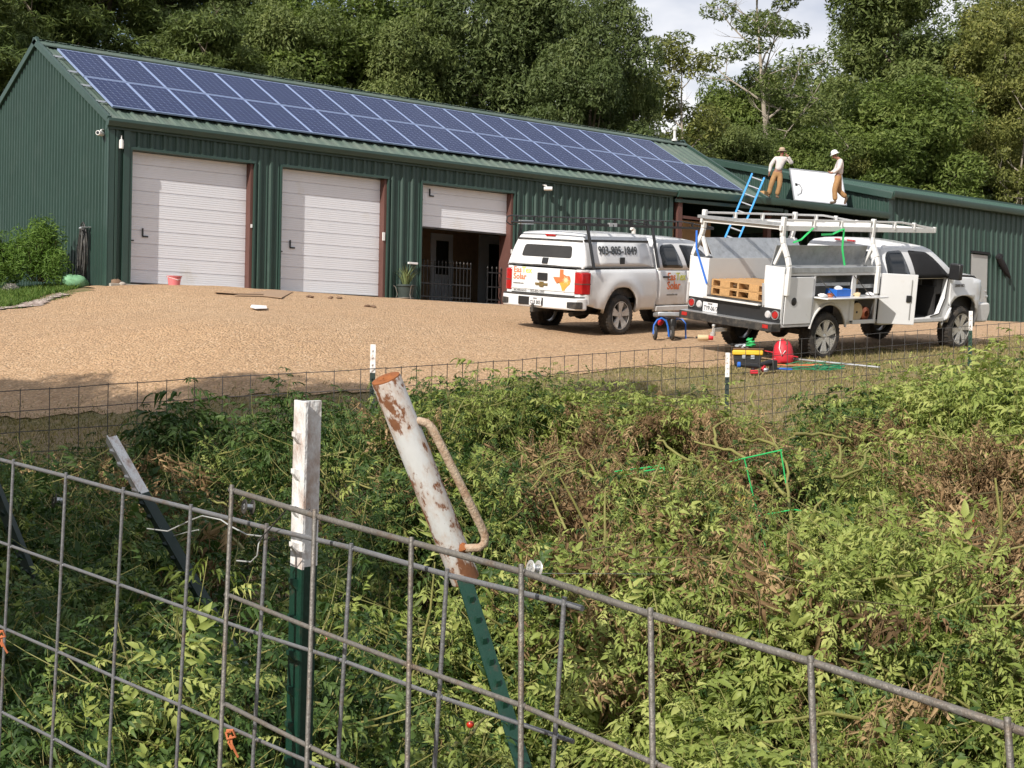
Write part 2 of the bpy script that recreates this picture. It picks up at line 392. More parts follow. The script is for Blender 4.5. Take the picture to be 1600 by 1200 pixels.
# ------------------------------------------------------------------ ground sheets
def hit_y(px, py, Y):
    d = at(px, py, 1.0) - CAM; return CAM + d * ((Y - CAM.y) / d.y)
def hit_x(px, py, X):
    d = at(px, py, 1.0) - CAM; return CAM + d * ((X - CAM.x) / d.x)
def sheet(name, xs, ys, mat, dz=0.0, keep=None, kind='structure', bump=0.0, seed=1):
    X, Y = np.meshgrid(xs, ys, indexing='ij'); Z = GZ(X, Y) + dz
    if bump:
        rs = np.random.RandomState(seed)
        for k in range(14):
            a, b, ph = rs.uniform(-6, 6), rs.uniform(-6, 6), rs.uniform(0, 6.28)
            Z = Z + bump / 6 * np.sin(a * X + b * Y + ph)
    nx, ny = X.shape; V = np.stack([X, Y, Z], -1).reshape(-1, 3)
    i, j = np.meshgrid(np.arange(nx - 1), np.arange(ny - 1), indexing='ij'); a = (i * ny + j).ravel()
    F = np.stack([a, a + ny, a + ny + 1, a + 1], -1)
    if keep is not None:
        cx = V[F].mean(1); F = F[keep(cx[:, 0], cx[:, 1])]
        used = np.unique(F); mp = np.zeros(len(V), int); mp[used] = np.arange(len(used)); V = V[used]; F = mp[F]
    o = npmesh(name, V, F, mat, smooth=True); tag(o, kind=kind); return o
def axis(lo, hi, fl, fh, fine, coarse):
    a = list(np.arange(lo, fl, coarse)) + list(np.arange(fl, fh, fine)) + list(np.arange(fh, hi + coarse, coarse)); return np.array(a)
gx = axis(-230, 260, -26, 46, .35, 7.0); gy = axis(-130, 260, -36, 12, .35, 7.0)
sheet('ground', gx, gy, M['grass_ground'])
# gravel yard: everything uphill of a wavy border, right of the grass verge
def RD(x, y):
    qx = x - CAM.x; qy = y - CAM.y
    return qx * R0.x + qy * R0.y, qx * F0.x + qy * F0.y
def wob(a, s=0.0): return .35 * np.sin(a * 1.3 + s) + .2 * np.sin(a * 3.1 + 1 + s) + .12 * np.sin(a * 7.3 + 2) + .08 * np.sin(a * 17 + s)
_nb = sorted(rd(on_ground(*q)) for q in ((-300, 665), (0, 650), (200, 642), (400, 627), (600, 612), (800, 598), (950, 582), (1100, 572), (1200, 563), (1320, 553), (1500, 541), (1600, 528), (1800, 520)))
_vg = sorted((p.x, p.y) for p in (on_ground(*q) for q in ((-350, 512), (-120, 498), (0, 487), (50, 480), (96, 468), (128, 458), (150, 450))))
VG_X = [q[0] for q in _vg]; VG_Y = [q[1] for q in _vg]
NB_R = [q[0] for q in _nb]; NB_D = [q[1] for q in _nb]
def yard_keep(x, y):
    r, d = RD(x, y)
    nb = np.interp(r, NB_R, NB_D) + wob(r) * .7
    ok = (d > nb) & (y < .2) & (x < 60)
    # left verge of grass beside the gable
    lv = (x < -.6) & (y > np.interp(x, VG_X, VG_Y) + .12 * np.sin(x * 3) + .06 * np.sin(x * 9))
    return ok & ~lv & (x > -30)
xs = np.arange(-30, 60, .16); ys = np.arange(-26, .2, .16)
sheet('gravel_yard', xs, ys, M['gravel'], .018, yard_keep, bump=.012)
sheet('gravel_border', np.arange(-16, -.8, .12), np.arange(-12, -.5, .12), M['pale_gravel'], .030,
      lambda x, y: (np.abs(y - np.interp(x, VG_X, VG_Y) - .32 - .1 * np.sin(x * 3)) < (.26 + .12 * np.sin(x * 5 + 1)) * (x < -1.4)) | ((np.abs(y - np.interp(x, VG_X, VG_Y) - 1.35) < .16 + .14 * np.sin(x * 4)) & (x < -2.2)))
sheet('garden_soil', np.arange(-22, 8, .3), np.arange(-34, -12, .3), M['soil'], .07,
      lambda x, y: (RD(x, y)[1] < 11.3 + .3 * np.sin(RD(x, y)[0] * 2)) & (RD(x, y)[1] > -2) & (np.abs(RD(x, y)[0]) < 9), bump=.05)

# ------------------------------------------------------------------ barn
AL = .516; CA, SA = math.cos(AL), math.sin(AL); ZP = 3.815
def roofp(x, s, off=0.0):      # point on the front roof slope; s measured up the slope, off along the normal
    return Vector((x, s * CA - off * SA, ZP + s * SA + off * CA))
barn = empty('metal_barn', (0, 0, 0), None, 'long dark green metal barn with three white garage doors and solar panels on its roof', 'barn')
def corr(u0, u1, pitch, depth, f_bot, f_top, place, rib=.055, minor=True):
    """ribbed sheet along u; place(u, z, out) gives the 3D point"""
    us = []; n = int((u1 - u0) / pitch) + 1
    def put(u, o):
        if u0 - 1e-6 <= u <= u1 + 1e-6: us.append((u, o))
    put(u0, 0)
    for k in range(n + 1):
        c = u0 + (k + .5) * pitch
        for du, o in ((-rib, 0), (-rib * .45, depth), (rib * .45, depth), (rib, 0)): put(c + du, o)
        if minor:
            for q in (.33, .67):
                cc = c + pitch * q
                for du, o in ((-.02, 0), (0, depth * .28), (.02, 0)): put(cc + du, o)
    put(u1, 0); us = sorted(set(us)); m = MB(); vs = []; fs = []
    for i, (u, o) in enumerate(us):
        b, t_ = f_bot(u), f_top(u); vs += [place(u, b, o), place(u, t_, o)]
        if i: fs.append((2 * i - 2, 2 * i, 2 * i + 1, 2 * i - 1))
    return m.add(vs, fs)
XG = -.20; YW = -.33; XE = 21.15; YA = 3.43; YB = 7.3
ZE = 3.42; ZA = 5.60
def gab(y): return min(roofp(0, y / CA).z, roofp(0, (2 * YA - y) / CA).z) - .05
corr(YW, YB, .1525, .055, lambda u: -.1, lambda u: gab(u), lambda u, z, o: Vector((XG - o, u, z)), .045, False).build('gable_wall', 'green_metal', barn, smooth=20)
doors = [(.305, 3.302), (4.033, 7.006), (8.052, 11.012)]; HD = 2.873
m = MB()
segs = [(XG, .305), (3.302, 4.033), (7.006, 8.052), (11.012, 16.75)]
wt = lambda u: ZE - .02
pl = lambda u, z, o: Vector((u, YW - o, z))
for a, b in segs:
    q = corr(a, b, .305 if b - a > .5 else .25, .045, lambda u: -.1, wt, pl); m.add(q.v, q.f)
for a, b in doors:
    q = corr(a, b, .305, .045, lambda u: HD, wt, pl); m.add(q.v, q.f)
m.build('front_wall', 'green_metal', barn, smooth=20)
MB().quad((XG, YB, -.2), (XE, YB, -.2), (XE, YB, ZE), (XG, YB, ZE)).build('back_wall', 'green_metal', barn)
MB().add([(XE - .1, YW, 2.6), (XE - .1, YB, 2.6), (XE - .1, YB, ZE), (XE - .1, YA, ZA), (XE - .1, YW, ZE)], [(0, 1, 2, 3, 4)]).build('end_wall', 'green_metal', barn)
# roof: ribs run up the slope
def slope(name, x0, x1, s0, s1, back=False, mat='green_roof', off0=-.12):
    def pl2(u, s, o):
        p = roofp(u, s, off0 + o)
        return Vector((p.x, 2 * YA - p.y, p.z)) if back else p
    return corr(x0, x1, .305, .035, lambda u: s0, lambda u: s1, pl2).build(name, mat, barn, smooth=20)
SAx = YA / CA + .06
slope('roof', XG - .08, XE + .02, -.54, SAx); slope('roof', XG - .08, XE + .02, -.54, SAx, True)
# ridge cap, rake trim, gutter
def cap(x0, x1, w):
    m = MB(); top = roofp(0, SAx, -.06)
    prof = [(YA - w * CA, ZA + .115 - w * SA), (YA, ZA + .12), (YA + w * CA, ZA + .115 - w * SA)]
    pr = prof + [(y, z - .03) for y, z in reversed(prof)]
    return m.prism(pr, x0, x1, 'yz')
cap(XG - .1, XE + .03, .30).build('ridge_cap', 'green_roof', barn)
for x0 in (XG - .13, XE - .02):
    for sgn in (0, 1):
        a = roofp(x0 + .05, -.56, -.06); b = roofp(x0 + .05, SAx, -.06)
        if sgn: a.y, b.y = 2 * YA - a.y, 2 * YA - b.y
        m = MB(); n_ = Vector((0, -SA if not sgn else SA, CA))
        m.bar(a - n_ * .045, b - n_ * .045, .085, .15, n_); m.build('rake_trim', 'green_trim', barn, bev=.012)
def gutter(pts, name='gutter', parent=barn, w=.13, h=.14, mat='green_trim'):
    m = MB()
    prof = [(0, 0), (-.02, -.0), (-w, .03), (-w - .01, -.03), (-w + .03, -h + .01), (-.02, -h)]
    for (x0, y0, z0), (x1, y1, z1) in zip(pts[:-1], pts[1:]):
        n = len(prof); vs = [(x0, y0 + a, z0 + b) for a, b in prof] + [(x1, y1 + a, z1 + b) for a, b in prof]
        m.add(vs, [tuple(range(n)), tuple(range(2 * n - 1, n - 1, -1))] + [(i, (i + 1) % n, (i + 1) % n + n, i + n) for i in range(n)])
    return m.build(name, mat, parent, smooth=30)
gutter([(XG - .13, -.42, ZE + .02), (16.88, -.42, ZE + .02)])
MB().box(XG - .1, 16.8, -.42, YW - .035, ZE - .16, ZE - .09).build('soffit_trim', 'green_trim', barn)
# corner trims
m = MB(); m.box(XG - .03, XG + .10, YW - .045, YW - .0, -.1, ZE - .1).box(XG - .045, XG - .022, YW - .045, YW + .14, -.1, ZE - .06); m.build('corner_trim', 'green_trim', barn)
MB().box(16.72, 16.87, YW - .06, YW + .1, -.1, ZE - .1).build('corner_trim', 'green_trim', barn)
MB().box(.10, .235, YW - .06, YW - .034, 0, ZE - .12).build('downspout_trim', 'green_trim', barn)
# concrete footing
MB().box(XG + .02, 21.3, YW - .12, YB, -.5, -.006).build('concrete_slab', 'concrete', barn, bev=.01)
MB().box(XG + .03, 16.6, .9, 1.0, -.0, 3.4).build('interior_wall', 'interior', None) if False else None
# doors
YD = -.13
def garage_door(x0, x1, zb, zt, idx):
    t = MB()
    prof = []; z = zb
    # panels .43 high, each with a groove then fine pinstripes
    while z < zt - .01:
        h = min(.285, zt - z)
        prof += [(z, 0), (z + .012, .020), (z + .03, .020)]
        k = z + .05
        while k < z + h - .03:
            prof += [(k, .020), (k + .012, .017), (k + .024, .020)]; k += .047
        prof += [(z + h - .012, .020)]
        z += h
    prof.append((zt, 0))
    vs = []; fs = []
    for i, (z, o) in enumerate(prof):
        vs += [(x0 + .01, YD - o, z), (x1 - .075, YD - o, z)]
        if i: fs.append((2 * i - 2, 2 * i - 1, 2 * i + 1, 2 * i))
    t.add(vs, fs); t.box(x0 + .01, x1 - .075, YD + .01, YD + .05, zb, zt)
    d = t.build('garage_door', 'door_white', barn, smooth=20)
    hz = zb + 1.02 if idx < 2 else zb + .78
    h = MB().box(x0 + .36, x0 + .385, YD - .055, YD - .022, hz, hz + .17).box(x0 + .37, x0 + .50, YD - .05, YD - .028, hz - .02, hz + .012)
    h.build('handle', 'black_metal', d)
    MB().box(x0 + .01, x0 + .17, YD - .04, YD - .022, hz - .12, hz - .095).build('lock_bar', 'black_metal', d)
    MB().box(x0 + .01, x1 - .075, YD - .03, YD + .052, zb - .035, zb - .001).build('bottom_seal', 'black_dusty', d)
    return d
garage_door(*doors[0], .04, HD, 0); garage_door(*doors[1], .04, HD, 1); garage_door(*doors[2], 1.83, HD, 2)
for x0, x1 in doors:
    MB().box(x0 - .035, x0 + .004, YW - .05, YD + .3, 0, HD + .05).build('door_trim', 'green_trim', barn)
    MB().box(x0 + .006, x1 + .03, YW - .055, YD + .1, HD + .001, HD + .06).build('header_trim', 'green_trim', barn)
    MB().box(x1 - .072, x1 - .002, YW + .0, YD + .25, 0, HD - .003).build('door_frame', 'rust_steel', barn)
    MB().box(x1 + .0, x1 + .034, YW - .05, YD + .3, 0, HD - .003).build('door_trim', 'green_trim', barn)
b = MB().box(7.006 - .115, 7.006 - .045, YW - .03, YW - .004, 1.38, 1.58); b.build('keypad', 'white_plastic', barn, bev=.006)
b = MB().box(3.302 - .055, 3.302 - .015, YW - .03, YW - .004, 1.42, 1.5); b.build('keypad', 'white_plastic', barn, bev=.004)
MB().box(11.012 - .06, 11.012 - .01, YW - .03, YW - .004, 1.32, 1.43).build('keypad', 'white_plastic', barn, bev=.004)
# inside the third bay: partition wall with two white doors
YI = 3.6
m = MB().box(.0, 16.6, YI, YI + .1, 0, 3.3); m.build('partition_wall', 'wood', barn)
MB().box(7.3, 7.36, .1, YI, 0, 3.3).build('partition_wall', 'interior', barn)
MB().box(15.2, 15.26, .1, YI, 0, 3.3).build('partition_wall', 'interior', barn)
def indoor(pxl, pxr, pyt, glass):
    a = hit_y(pxl, pyt, YI - .03); b = hit_y(pxr, pyt, YI - .03); zt = (a.z + b.z) / 2
    f = MB().box(a.x - .1, b.x + .1, YI - .05, YI - .002, 0, zt + .1).build('interior_door', 'door_white', barn)
    g = MB(); w = b.x - a.x
    if glass == 'full': g.box(a.x + w * .28, b.x - w * .28, YI - .07, YI - .052, .25, zt - .15)
    else: g.box(a.x + w * .12, b.x - w * .12, YI - .07, YI - .052, .95, zt - .1)
    g.build('glass', 'glass_grey', f)
indoor(678, 703, 371, 'half'); indoor(753, 790, 374, 'full')
m = MB(); 
for k in range(3): m.box(9.6 + .25 * k, 9.78 + .25 * k, YI - .2, YI - .01, 1.3 + .1 * k, 1.5 + .22 * k)
m.build('wall_shelf', 'interior', barn)
# open bay at the right end: red posts, boards, dark back
for x in (17.05, 20.9): MB().box(x, x + .17, -.42, -.25, -.3, ZE - .13).build('bay_post', 'rust_steel', barn)
MB().box(17.22, 20.9, -.40, -.34, 2.72, 2.80).build('bay_rail', 'rust_steel', barn)
MB().box(17.9, 20.6, 1.6, 1.64, 1.0, 2.95).build('plywood_sheet', 'plywood', barn)
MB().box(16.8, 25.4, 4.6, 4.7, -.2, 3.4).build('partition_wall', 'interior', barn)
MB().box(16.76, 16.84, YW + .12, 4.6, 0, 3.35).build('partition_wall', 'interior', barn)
# canopy over the open bay, where the men stand
canopy = empty('canopy_roof', (21, 0, 3.4), None, 'low green metal canopy between the barn and the wing where two men stand', 'roof')
Pc = [(16.9, -.49), (20.75, -1.30), (25.46, -1.38)]
def canz(y): return 3.47 + (y + 1.4) * .165
def eave_y(x): return np.interp(x, [16.9, 20.75, 25.46], [-.49, -1.30, -1.38])
q = corr(20.75, 25.44, .305, .03, lambda u: float(eave_y(u)), lambda u: 4.6, lambda u, y, o: Vector((u, y, canz(y) + o - .04)) - Vector((21, 0, 3.4)))
q.build('roof_sheet', 'green_roof', canopy, smooth=20)
mm = MB().add([Vector((16.9, -.49, 3.42)) - Vector((21, 0, 3.4)), Vector((20.75, -1.30, 3.45)) - Vector((21, 0, 3.4)), Vector((20.75, -.3, 3.60)) - Vector((21, 0, 3.4)), Vector((16.9, -.40, 3.47)) - Vector((21, 0, 3.4))], [(0, 1, 2, 3)]).build('flashing', 'green_roof', canopy)
L0 = Vector((21, 0, 3.4))
gutter([tuple(Vector((x, y + .03, 3.455)) - L0) for x, y in Pc[:2]], 'gutter', canopy, .14, .17)
gutter([tuple(Vector((x, y + .03, 3.44)) - L0) for x, y in Pc[1:]], 'gutter', canopy, .14, .17)
m = MB().bar(Vector((16.9, -.40, 3.20)) - L0, Vector((20.75, -1.1, 3.18)) - L0, .1, .09); m.build('fascia', 'green_trim', canopy)
MB().bar(Vector((20.85, -1.1, 3.2)) - L0, Vector((20.85, -1.1, -.4)) - L0, .16, .16, (1, 0, 0)).build('post', 'green_trim', canopy)
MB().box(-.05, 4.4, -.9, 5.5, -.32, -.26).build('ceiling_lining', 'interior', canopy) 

# ------------------------------------------------------------------ wing at the right
wing = empty('metal_wing', (25.5, -1.4, .1), None, 'green metal building wing with a grey walk door at the right of the barn', 'building')
WL = Vector((25.5, -1.4, .1))
WS = (5.86 - 4.08) / (6.37 + 1.4)
def wz(y): return 4.08 + (min(y, 2 * 6.37 - y) + 1.4) * WS
def wl(v): return Vector(v) - WL
corr(-1.4, 14.1, .305, .03, lambda u: -.3, lambda u: wz(u) - .04, lambda u, z, o: wl((25.5 - o, u, z))).build('side_wall', 'green_metal', wing, smooth=20)
m = MB()
dx0 = hit_y(1517, 395, -1.4).x; dx1 = hit_y(1544.2, 398, -1.4).x; DT = 2.50
for a, b, zb in ((25.5, dx0, -.3), (dx1, 58.0, -.3)):
    q = corr(a, b, .305, .045, lambda u: zb, lambda u: 4.02, lambda u, z, o: wl((u, -1.4 - o, z))); m.add(q.v, q.f)
q = corr(dx0, dx1, .305, .034, lambda u: DT, lambda u: 4.02, lambda u, z, o: wl((u, -1.4 - o, z))); m.add(q.v, q.f)
m.build('front_wall', 'green_metal', wing, smooth=20)
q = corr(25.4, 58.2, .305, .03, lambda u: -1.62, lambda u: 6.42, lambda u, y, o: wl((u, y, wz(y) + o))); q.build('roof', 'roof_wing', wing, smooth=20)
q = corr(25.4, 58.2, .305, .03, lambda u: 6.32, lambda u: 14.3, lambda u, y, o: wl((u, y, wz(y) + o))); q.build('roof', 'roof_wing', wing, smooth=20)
m = MB(); m.bar(wl((25.42, -1.66, wz(-1.6) - .06)), wl((25.42, 6.4, wz(6.4) - .05)), .2, .22); m.build('rake_trim', 'green_trim', wing, bev=.02)
MB().bar(wl((25.42, 6.36, wz(6.37) + .0)), wl((58.2, 6.36, wz(6.37) + .0)), .3, .08).build('ridge_cap', 'roof_wing', wing)
gutter([tuple(wl((25.38, -1.56, 4.10))), tuple(wl((58.2, -1.56, 4.10)))], 'gutter', wing, .15, .17)
MB().box(*[v for v in (-.06, .12)], -.06, -.035, -.4, 3.9).build('corner_trim', 'green_trim', wing)
d = MB().box(dx0 - 25.5 + .03, dx1 - 25.5 - .03, -.0, .05, .08, DT - .13).build('walk_door', paint('door_grey', (.40, .41, .40), .5, 0, .06, 2), wing, bev=.005)
MB().box(dx0 - 25.5 - .02, dx1 - 25.5 + .03, -.06, -.036, DT - .1, DT - .02).build('door_lintel', 'cloth_dark', wing)
m = MB(); m.lathe([(0, -.09), (.035, -.085), (.035, -.06), (.015, -.055), (.015, 0)], 12, (dx1 - 25.5 - .14, 0, 1.0), 'y'); m.lathe([(0, -.03), (.03, -.03), (.03, 0)], 12, (dx1 - 25.5 - .14, 0, 1.18), 'y'); m.build('handle', 'alu', d)

# ------------------------------------------------------------------ solar panels
PW, PL, GX, GY_ = .992, 1.65, 1.012, 1.687
pan0 = empty('solar_panel', (0, 0, 0), None)
fr = MB()
for a in ((0, PW, 0, .028), (0, PW, PL - .028, PL), (0, .028, .028, PL - .028), (PW - .028, PW, .028, PL - .028)): fr.box(a[0], a[1], a[2], a[3], -.035, .004)
fr.build('frame', 'panel_frame', pan0)
cells = MB().box(.0, PW - .056, .0, PL - .056, -.02, .0).build('cells', 'solar_cells', pan0); cells.location = (.028, .028, 0)
ordn = ['first', 'second', 'third', 'fourth', 'fifth', 'sixth', 'seventh', 'eighth', 'ninth', 'tenth', 'eleventh', 'twelfth', 'thirteenth', 'fourteenth', 'fifteenth', 'sixteenth', 'seventeenth', 'eighteenth', 'nineteenth', 'twentieth']
Rr = Matrix(((1, 0, 0), (0, CA, -SA), (0, SA, CA))).to_euler()
first = True
for row, cnt in ((0, 20), (1, 19)):
    for i in range(cnt):
        o = pan0 if first else copy_tree(pan0); first = False
        o.location = roofp(i * GX + .01, row * GY_, .0); o.rotation_euler = Rr
        where = 'lower' if row == 0 else 'upper'
        end = ', beside bare roof' if i == cnt - 1 else (', by the gable' if i == 0 else '')
        tag(o, 'blue solar panel, %s from the gable end in the %s roof row%s' % (ordn[i], where, end), 'solar panel', 'solar panels on the barn roof')
# mounting rails under the panels
for s in (.35, 1.25, 2.05, 2.95):
    r_ = MB(); a = roofp(-.22, s, -.06); b = roofp(20.2 if s < 1.6 else 19.2, s, -.06); r_.bar(a, b, .04, .04)
    for k in range(17): 
        p = roofp(-.12 + k * 1.2, s, -.09); r_.bar(p, p + Vector((0, SA * .05, -CA * .05)), .04, .04)
    tag(r_.build('mounting_rail', 'alu', None), 'aluminium mounting rail under the solar panels, %s up from the eave' % {.35: 'lowest', 1.25: 'second', 2.05: 'third', 2.95: 'topmost'}[s], 'rail', 'panel mounting rails')
# roof vent and camera things
m = MB(); m.lathe([(.09, 0), (.09, .06), (.045, .08), (.045, .34), (.075, .35), (.075, .42), (0, .44)], 14, (0, 0, 0)); o = m.build('vent_pipe', 'white_dull'); o.location = roofp(20.6, 3.7, .0); tag(o, 'short pale vent pipe at the right end of the barn ridge', 'vent pipe')
def camera_thing(loc, rz, lab):
    r_ = empty('security_camera', loc, rz, lab, 'camera', 'security cameras on the barn')
    MB().lathe([(0, 0), (.05, .0), (.055, .02), (.055, .2), (.04, .22), (0, .22)], 14, (0, 0, 0), 'y').build('housing', 'white_plastic', r_)
    MB().tube([(0, .12, -.0), (0, .16, .08), (0, .26, .1)], .018, 8).build('bracket', 'white_plastic', r_)
    MB().lathe([(0, -.004), (.035, -.004), (.035, .0)], 12, (0, -.001, 0), 'y').build('lens', 'glass_dark', r_)
camera_thing(Vector((XG - .25, YW + .05, 3.16)), -.9, 'white bullet security camera on the gable side of the barn corner')
camera_thing(Vector((12.1, YW - .28, 3.08)), .8, 'white security camera under the gutter above the pickup truck')
m = MB().lathe([(0, -.12), (.045, -.12), (.05, -.05), (.045, .06), (.012, .08), (.012, .16)], 14); o = m.build('corner_lamp', 'white_plastic'); o.location = (.02, YW - .1, 2.98); tag(o, 'small white hanging lamp under the barn eave at its left front corner', 'lamp')
# ------------------------------------------------------------------ trucks (local axes: x forward, y left, z up; origin on the ground under the rear axle)
def skin(outline, xs, zs, yf, side, name, mat, parent, thick=.04, smooth=40):
    """side panel cut from an (x,z) outline, curved by yf(x,z); side = -1 right, +1 left"""
    bm = bmesh.new(); vs = [bm.verts.new((x, 0, z)) for x, z in outline]; bm.faces.new(vs)
    for x in xs: bmesh.ops.bisect_plane(bm, geom=bm.verts[:] + bm.edges[:] + bm.faces[:], plane_co=(x, 0, 0), plane_no=(1, 0, 0), dist=1e-5)
    for z in zs: bmesh.ops.bisect_plane(bm, geom=bm.verts[:] + bm.edges[:] + bm.faces[:], plane_co=(0, 0, z), plane_no=(0, 0, 1), dist=1e-5)
    for v in bm.verts: v.co.y = side * yf(v.co.x, v.co.z)
    if side > 0: bmesh.ops.reverse_faces(bm, faces=bm.faces)
    bmesh.ops.recalc_face_normals(bm, faces=bm.faces)
    avg = sum((f.normal.y for f in bm.faces)) * side
    if avg < 0: bmesh.ops.reverse_faces(bm, faces=bm.faces)
    me = bpy.data.meshes.new(name); bm.to_mesh(me); bm.free(); me.materials.append(M[mat])
    me.polygons.foreach_set('use_smooth', [True] * len(me.polygons)); me.set_sharp_from_angle(angle=math.radians(smooth))
    o = link(bpy.data.objects.new(name, me), parent); md = o.modifiers.new('solid', 'SOLIDIFY'); md.thickness = thick; md.offset = -1
    return o
def arch(cx, cz, r, a0, a1, n=16, sq=.0):
    out = []
    for k in range(n + 1):
        a = a0 + (a1 - a0) * k / n; c, s_ = math.cos(a), math.sin(a)
        q = 1 / max(abs(c), abs(s_)) if sq else 1
        rr = r * (1 - sq + sq * min(q, 1.12)); out.append((cx + rr * c, cz + rr * s_))
    return out
def shell(name, path, wf, mat, parent, crown=.04, n=8, cz=None, smooth=40):
    """skin across the vehicle following the (x,z) path"""
    vs = []; fs = []
    for (x, z) in path:
        w = wf(x, z)
        for k in range(n + 1):
            u = -1 + 2 * k / n; vs.append((x, u * w, z + crown * (1 - u * u)))
    for i in range(len(path) - 1):
        for k in range(n):
            a = i * (n + 1) + k; fs.append((a, a + 1, a + n + 2, a + n + 1))
    return MB().add(vs, fs).build(name, mat, parent, smooth=smooth)
def pane(name, poly, yf, side, mat, parent, out=.008, t=.012):
    xs_ = [p[0] for p in poly]; zs_ = [p[1] for p in poly]
    return skin(poly, [min(xs_) + (max(xs_) - min(xs_)) * k / 4 for k in range(1, 4)], [min(zs_) + (max(zs_) - min(zs_)) * k / 6 for k in range(1, 6)], lambda x, z: yf(x, z) + out, side, name, mat, parent, t)
def rnd_poly(pts, r=.05, n=4):
    """round the corners of a polygon"""
    out = []; m = len(pts)
    for i in range(m):
        p = Vector(pts[i]); a = Vector(pts[i - 1]); b = Vector(pts[(i + 1) % m]); da = (a - p); db = (b - p)
        ra = min(r, da.length * .45); rb = min(r, db.length * .45); A_ = p + da.normalized() * ra; B_ = p + db.normalized() * rb
        for k in range(n + 1):
            t_ = k / n; q = A_ * (1 - t_) ** 2 + p * 2 * t_ * (1 - t_) + B_ * t_ ** 2; out.append((q.x, q.y))
    return out
def wheel(x, side, y, R, Rr_, W_, parent, spokes=6, double=True, mat='alloy', phase=0.0):
    """tyre as the wheel, with rim, as a part"""
    m = MB(); h = W_ / 2
    prof = [(Rr_ - .01, -h * .80), (Rr_ + .015, -h * .98), (R - .075, -h * 1.04), (R - .022, -h * .88), (R - .004, -h * .68), (R, -h * .3), (R, h * .3), (R - .004, h * .68), (R - .022, h * .88), (R - .075, h * 1.04), (Rr_ + .015, h * .98), (Rr_ - .01, h * .80)]
    m.lathe(prof, 40, (0, 0, 0), 'y', close=True)
    for k in range(40):
        a = 2 * PI * k / 40
        for q in (-1, 1):
            c = Vector((math.cos(a) * (R + .001), q * h * .5, math.sin(a) * (R + .001))); tdir = Vector((-math.sin(a), .35 * q, math.cos(a))).normalized()
            m.bar(c - tdir * .018, c + tdir * .018, h * .62, .010, (math.cos(a), 0, math.sin(a)))
    w = m.build('wheel', 'rubber', parent, smooth=30); w.location = (x, y, R - .02)
    rm = MB(); o = side * h
    rm.lathe([(Rr_ + .012, o * .93), (Rr_ + .012, o * .80), (Rr_ - .012, o * .72), (Rr_ - .022, o * .5), (Rr_ - .03, -o * .5), (Rr_ - .02, -o * .55), (Rr_ - .012, o * .45), (Rr_ - .002, o * .72), (Rr_ - .004, o * .93)], 40, (0, 0, 0), 'y', close=True)
    for k in range(spokes):
        a = 2 * PI * k / spokes + phase
        for da in ((-.17, .17) if double else (0,)):
            c0 = Vector((math.cos(a) * .055, o * .70, math.sin(a) * .055)); c1 = Vector((math.cos(a + da) * (Rr_ - .01), o * .84, math.sin(a + da) * (Rr_ - .01)))
            rm.bar(c0, c1, .072 if double else .085, .030, (0, side, 0))
    rm.lathe([(0, o * .80), (.045, o * .78), (.085, o * .66), (.085, o * .3), (0, o * .3)], 18, (0, 0, 0), 'y')
    for k in range(spokes):
        a = 2 * PI * (k + .5) / spokes; rm.lathe([(.010, o * .5), (.010, o * .76), (0, o * .77)], 6, (math.cos(a) * .062, 0, math.sin(a) * .062), 'y')
    rm.build('rim', mat, w, smooth=30)
    bk = MB().lathe([(0, -o * .1), (Rr_ * .82, -o * .1), (Rr_ * .82, o * .12), (0, o * .12)], 24, (0, 0, 0), 'y'); bk.build('brake_disc', 'black_dusty', w)
    return w
def lampball(): pass
def text_on_side(body, size, mat, parent, x, z, yf, bold=.006, sx=1.0, name='lettering'):
    # right flank, reads along +x
    mt = frame((x, -yf(x, z) - .006, z), (1, 0, 0), (0, 0, 1)); return text_obj(name, body, size, mat, parent, mt, .002, bold, sx)
def text_rear(body, size, mat, parent, y, z, xr, bold=.006, sx=1.0, name='lettering', lean=0.0):
    mt = frame((xr, y, z), (0, -1, 0), (lean, 0, 1)); return text_obj(name, body, size, mat, parent, mt, .002, bold, sx)

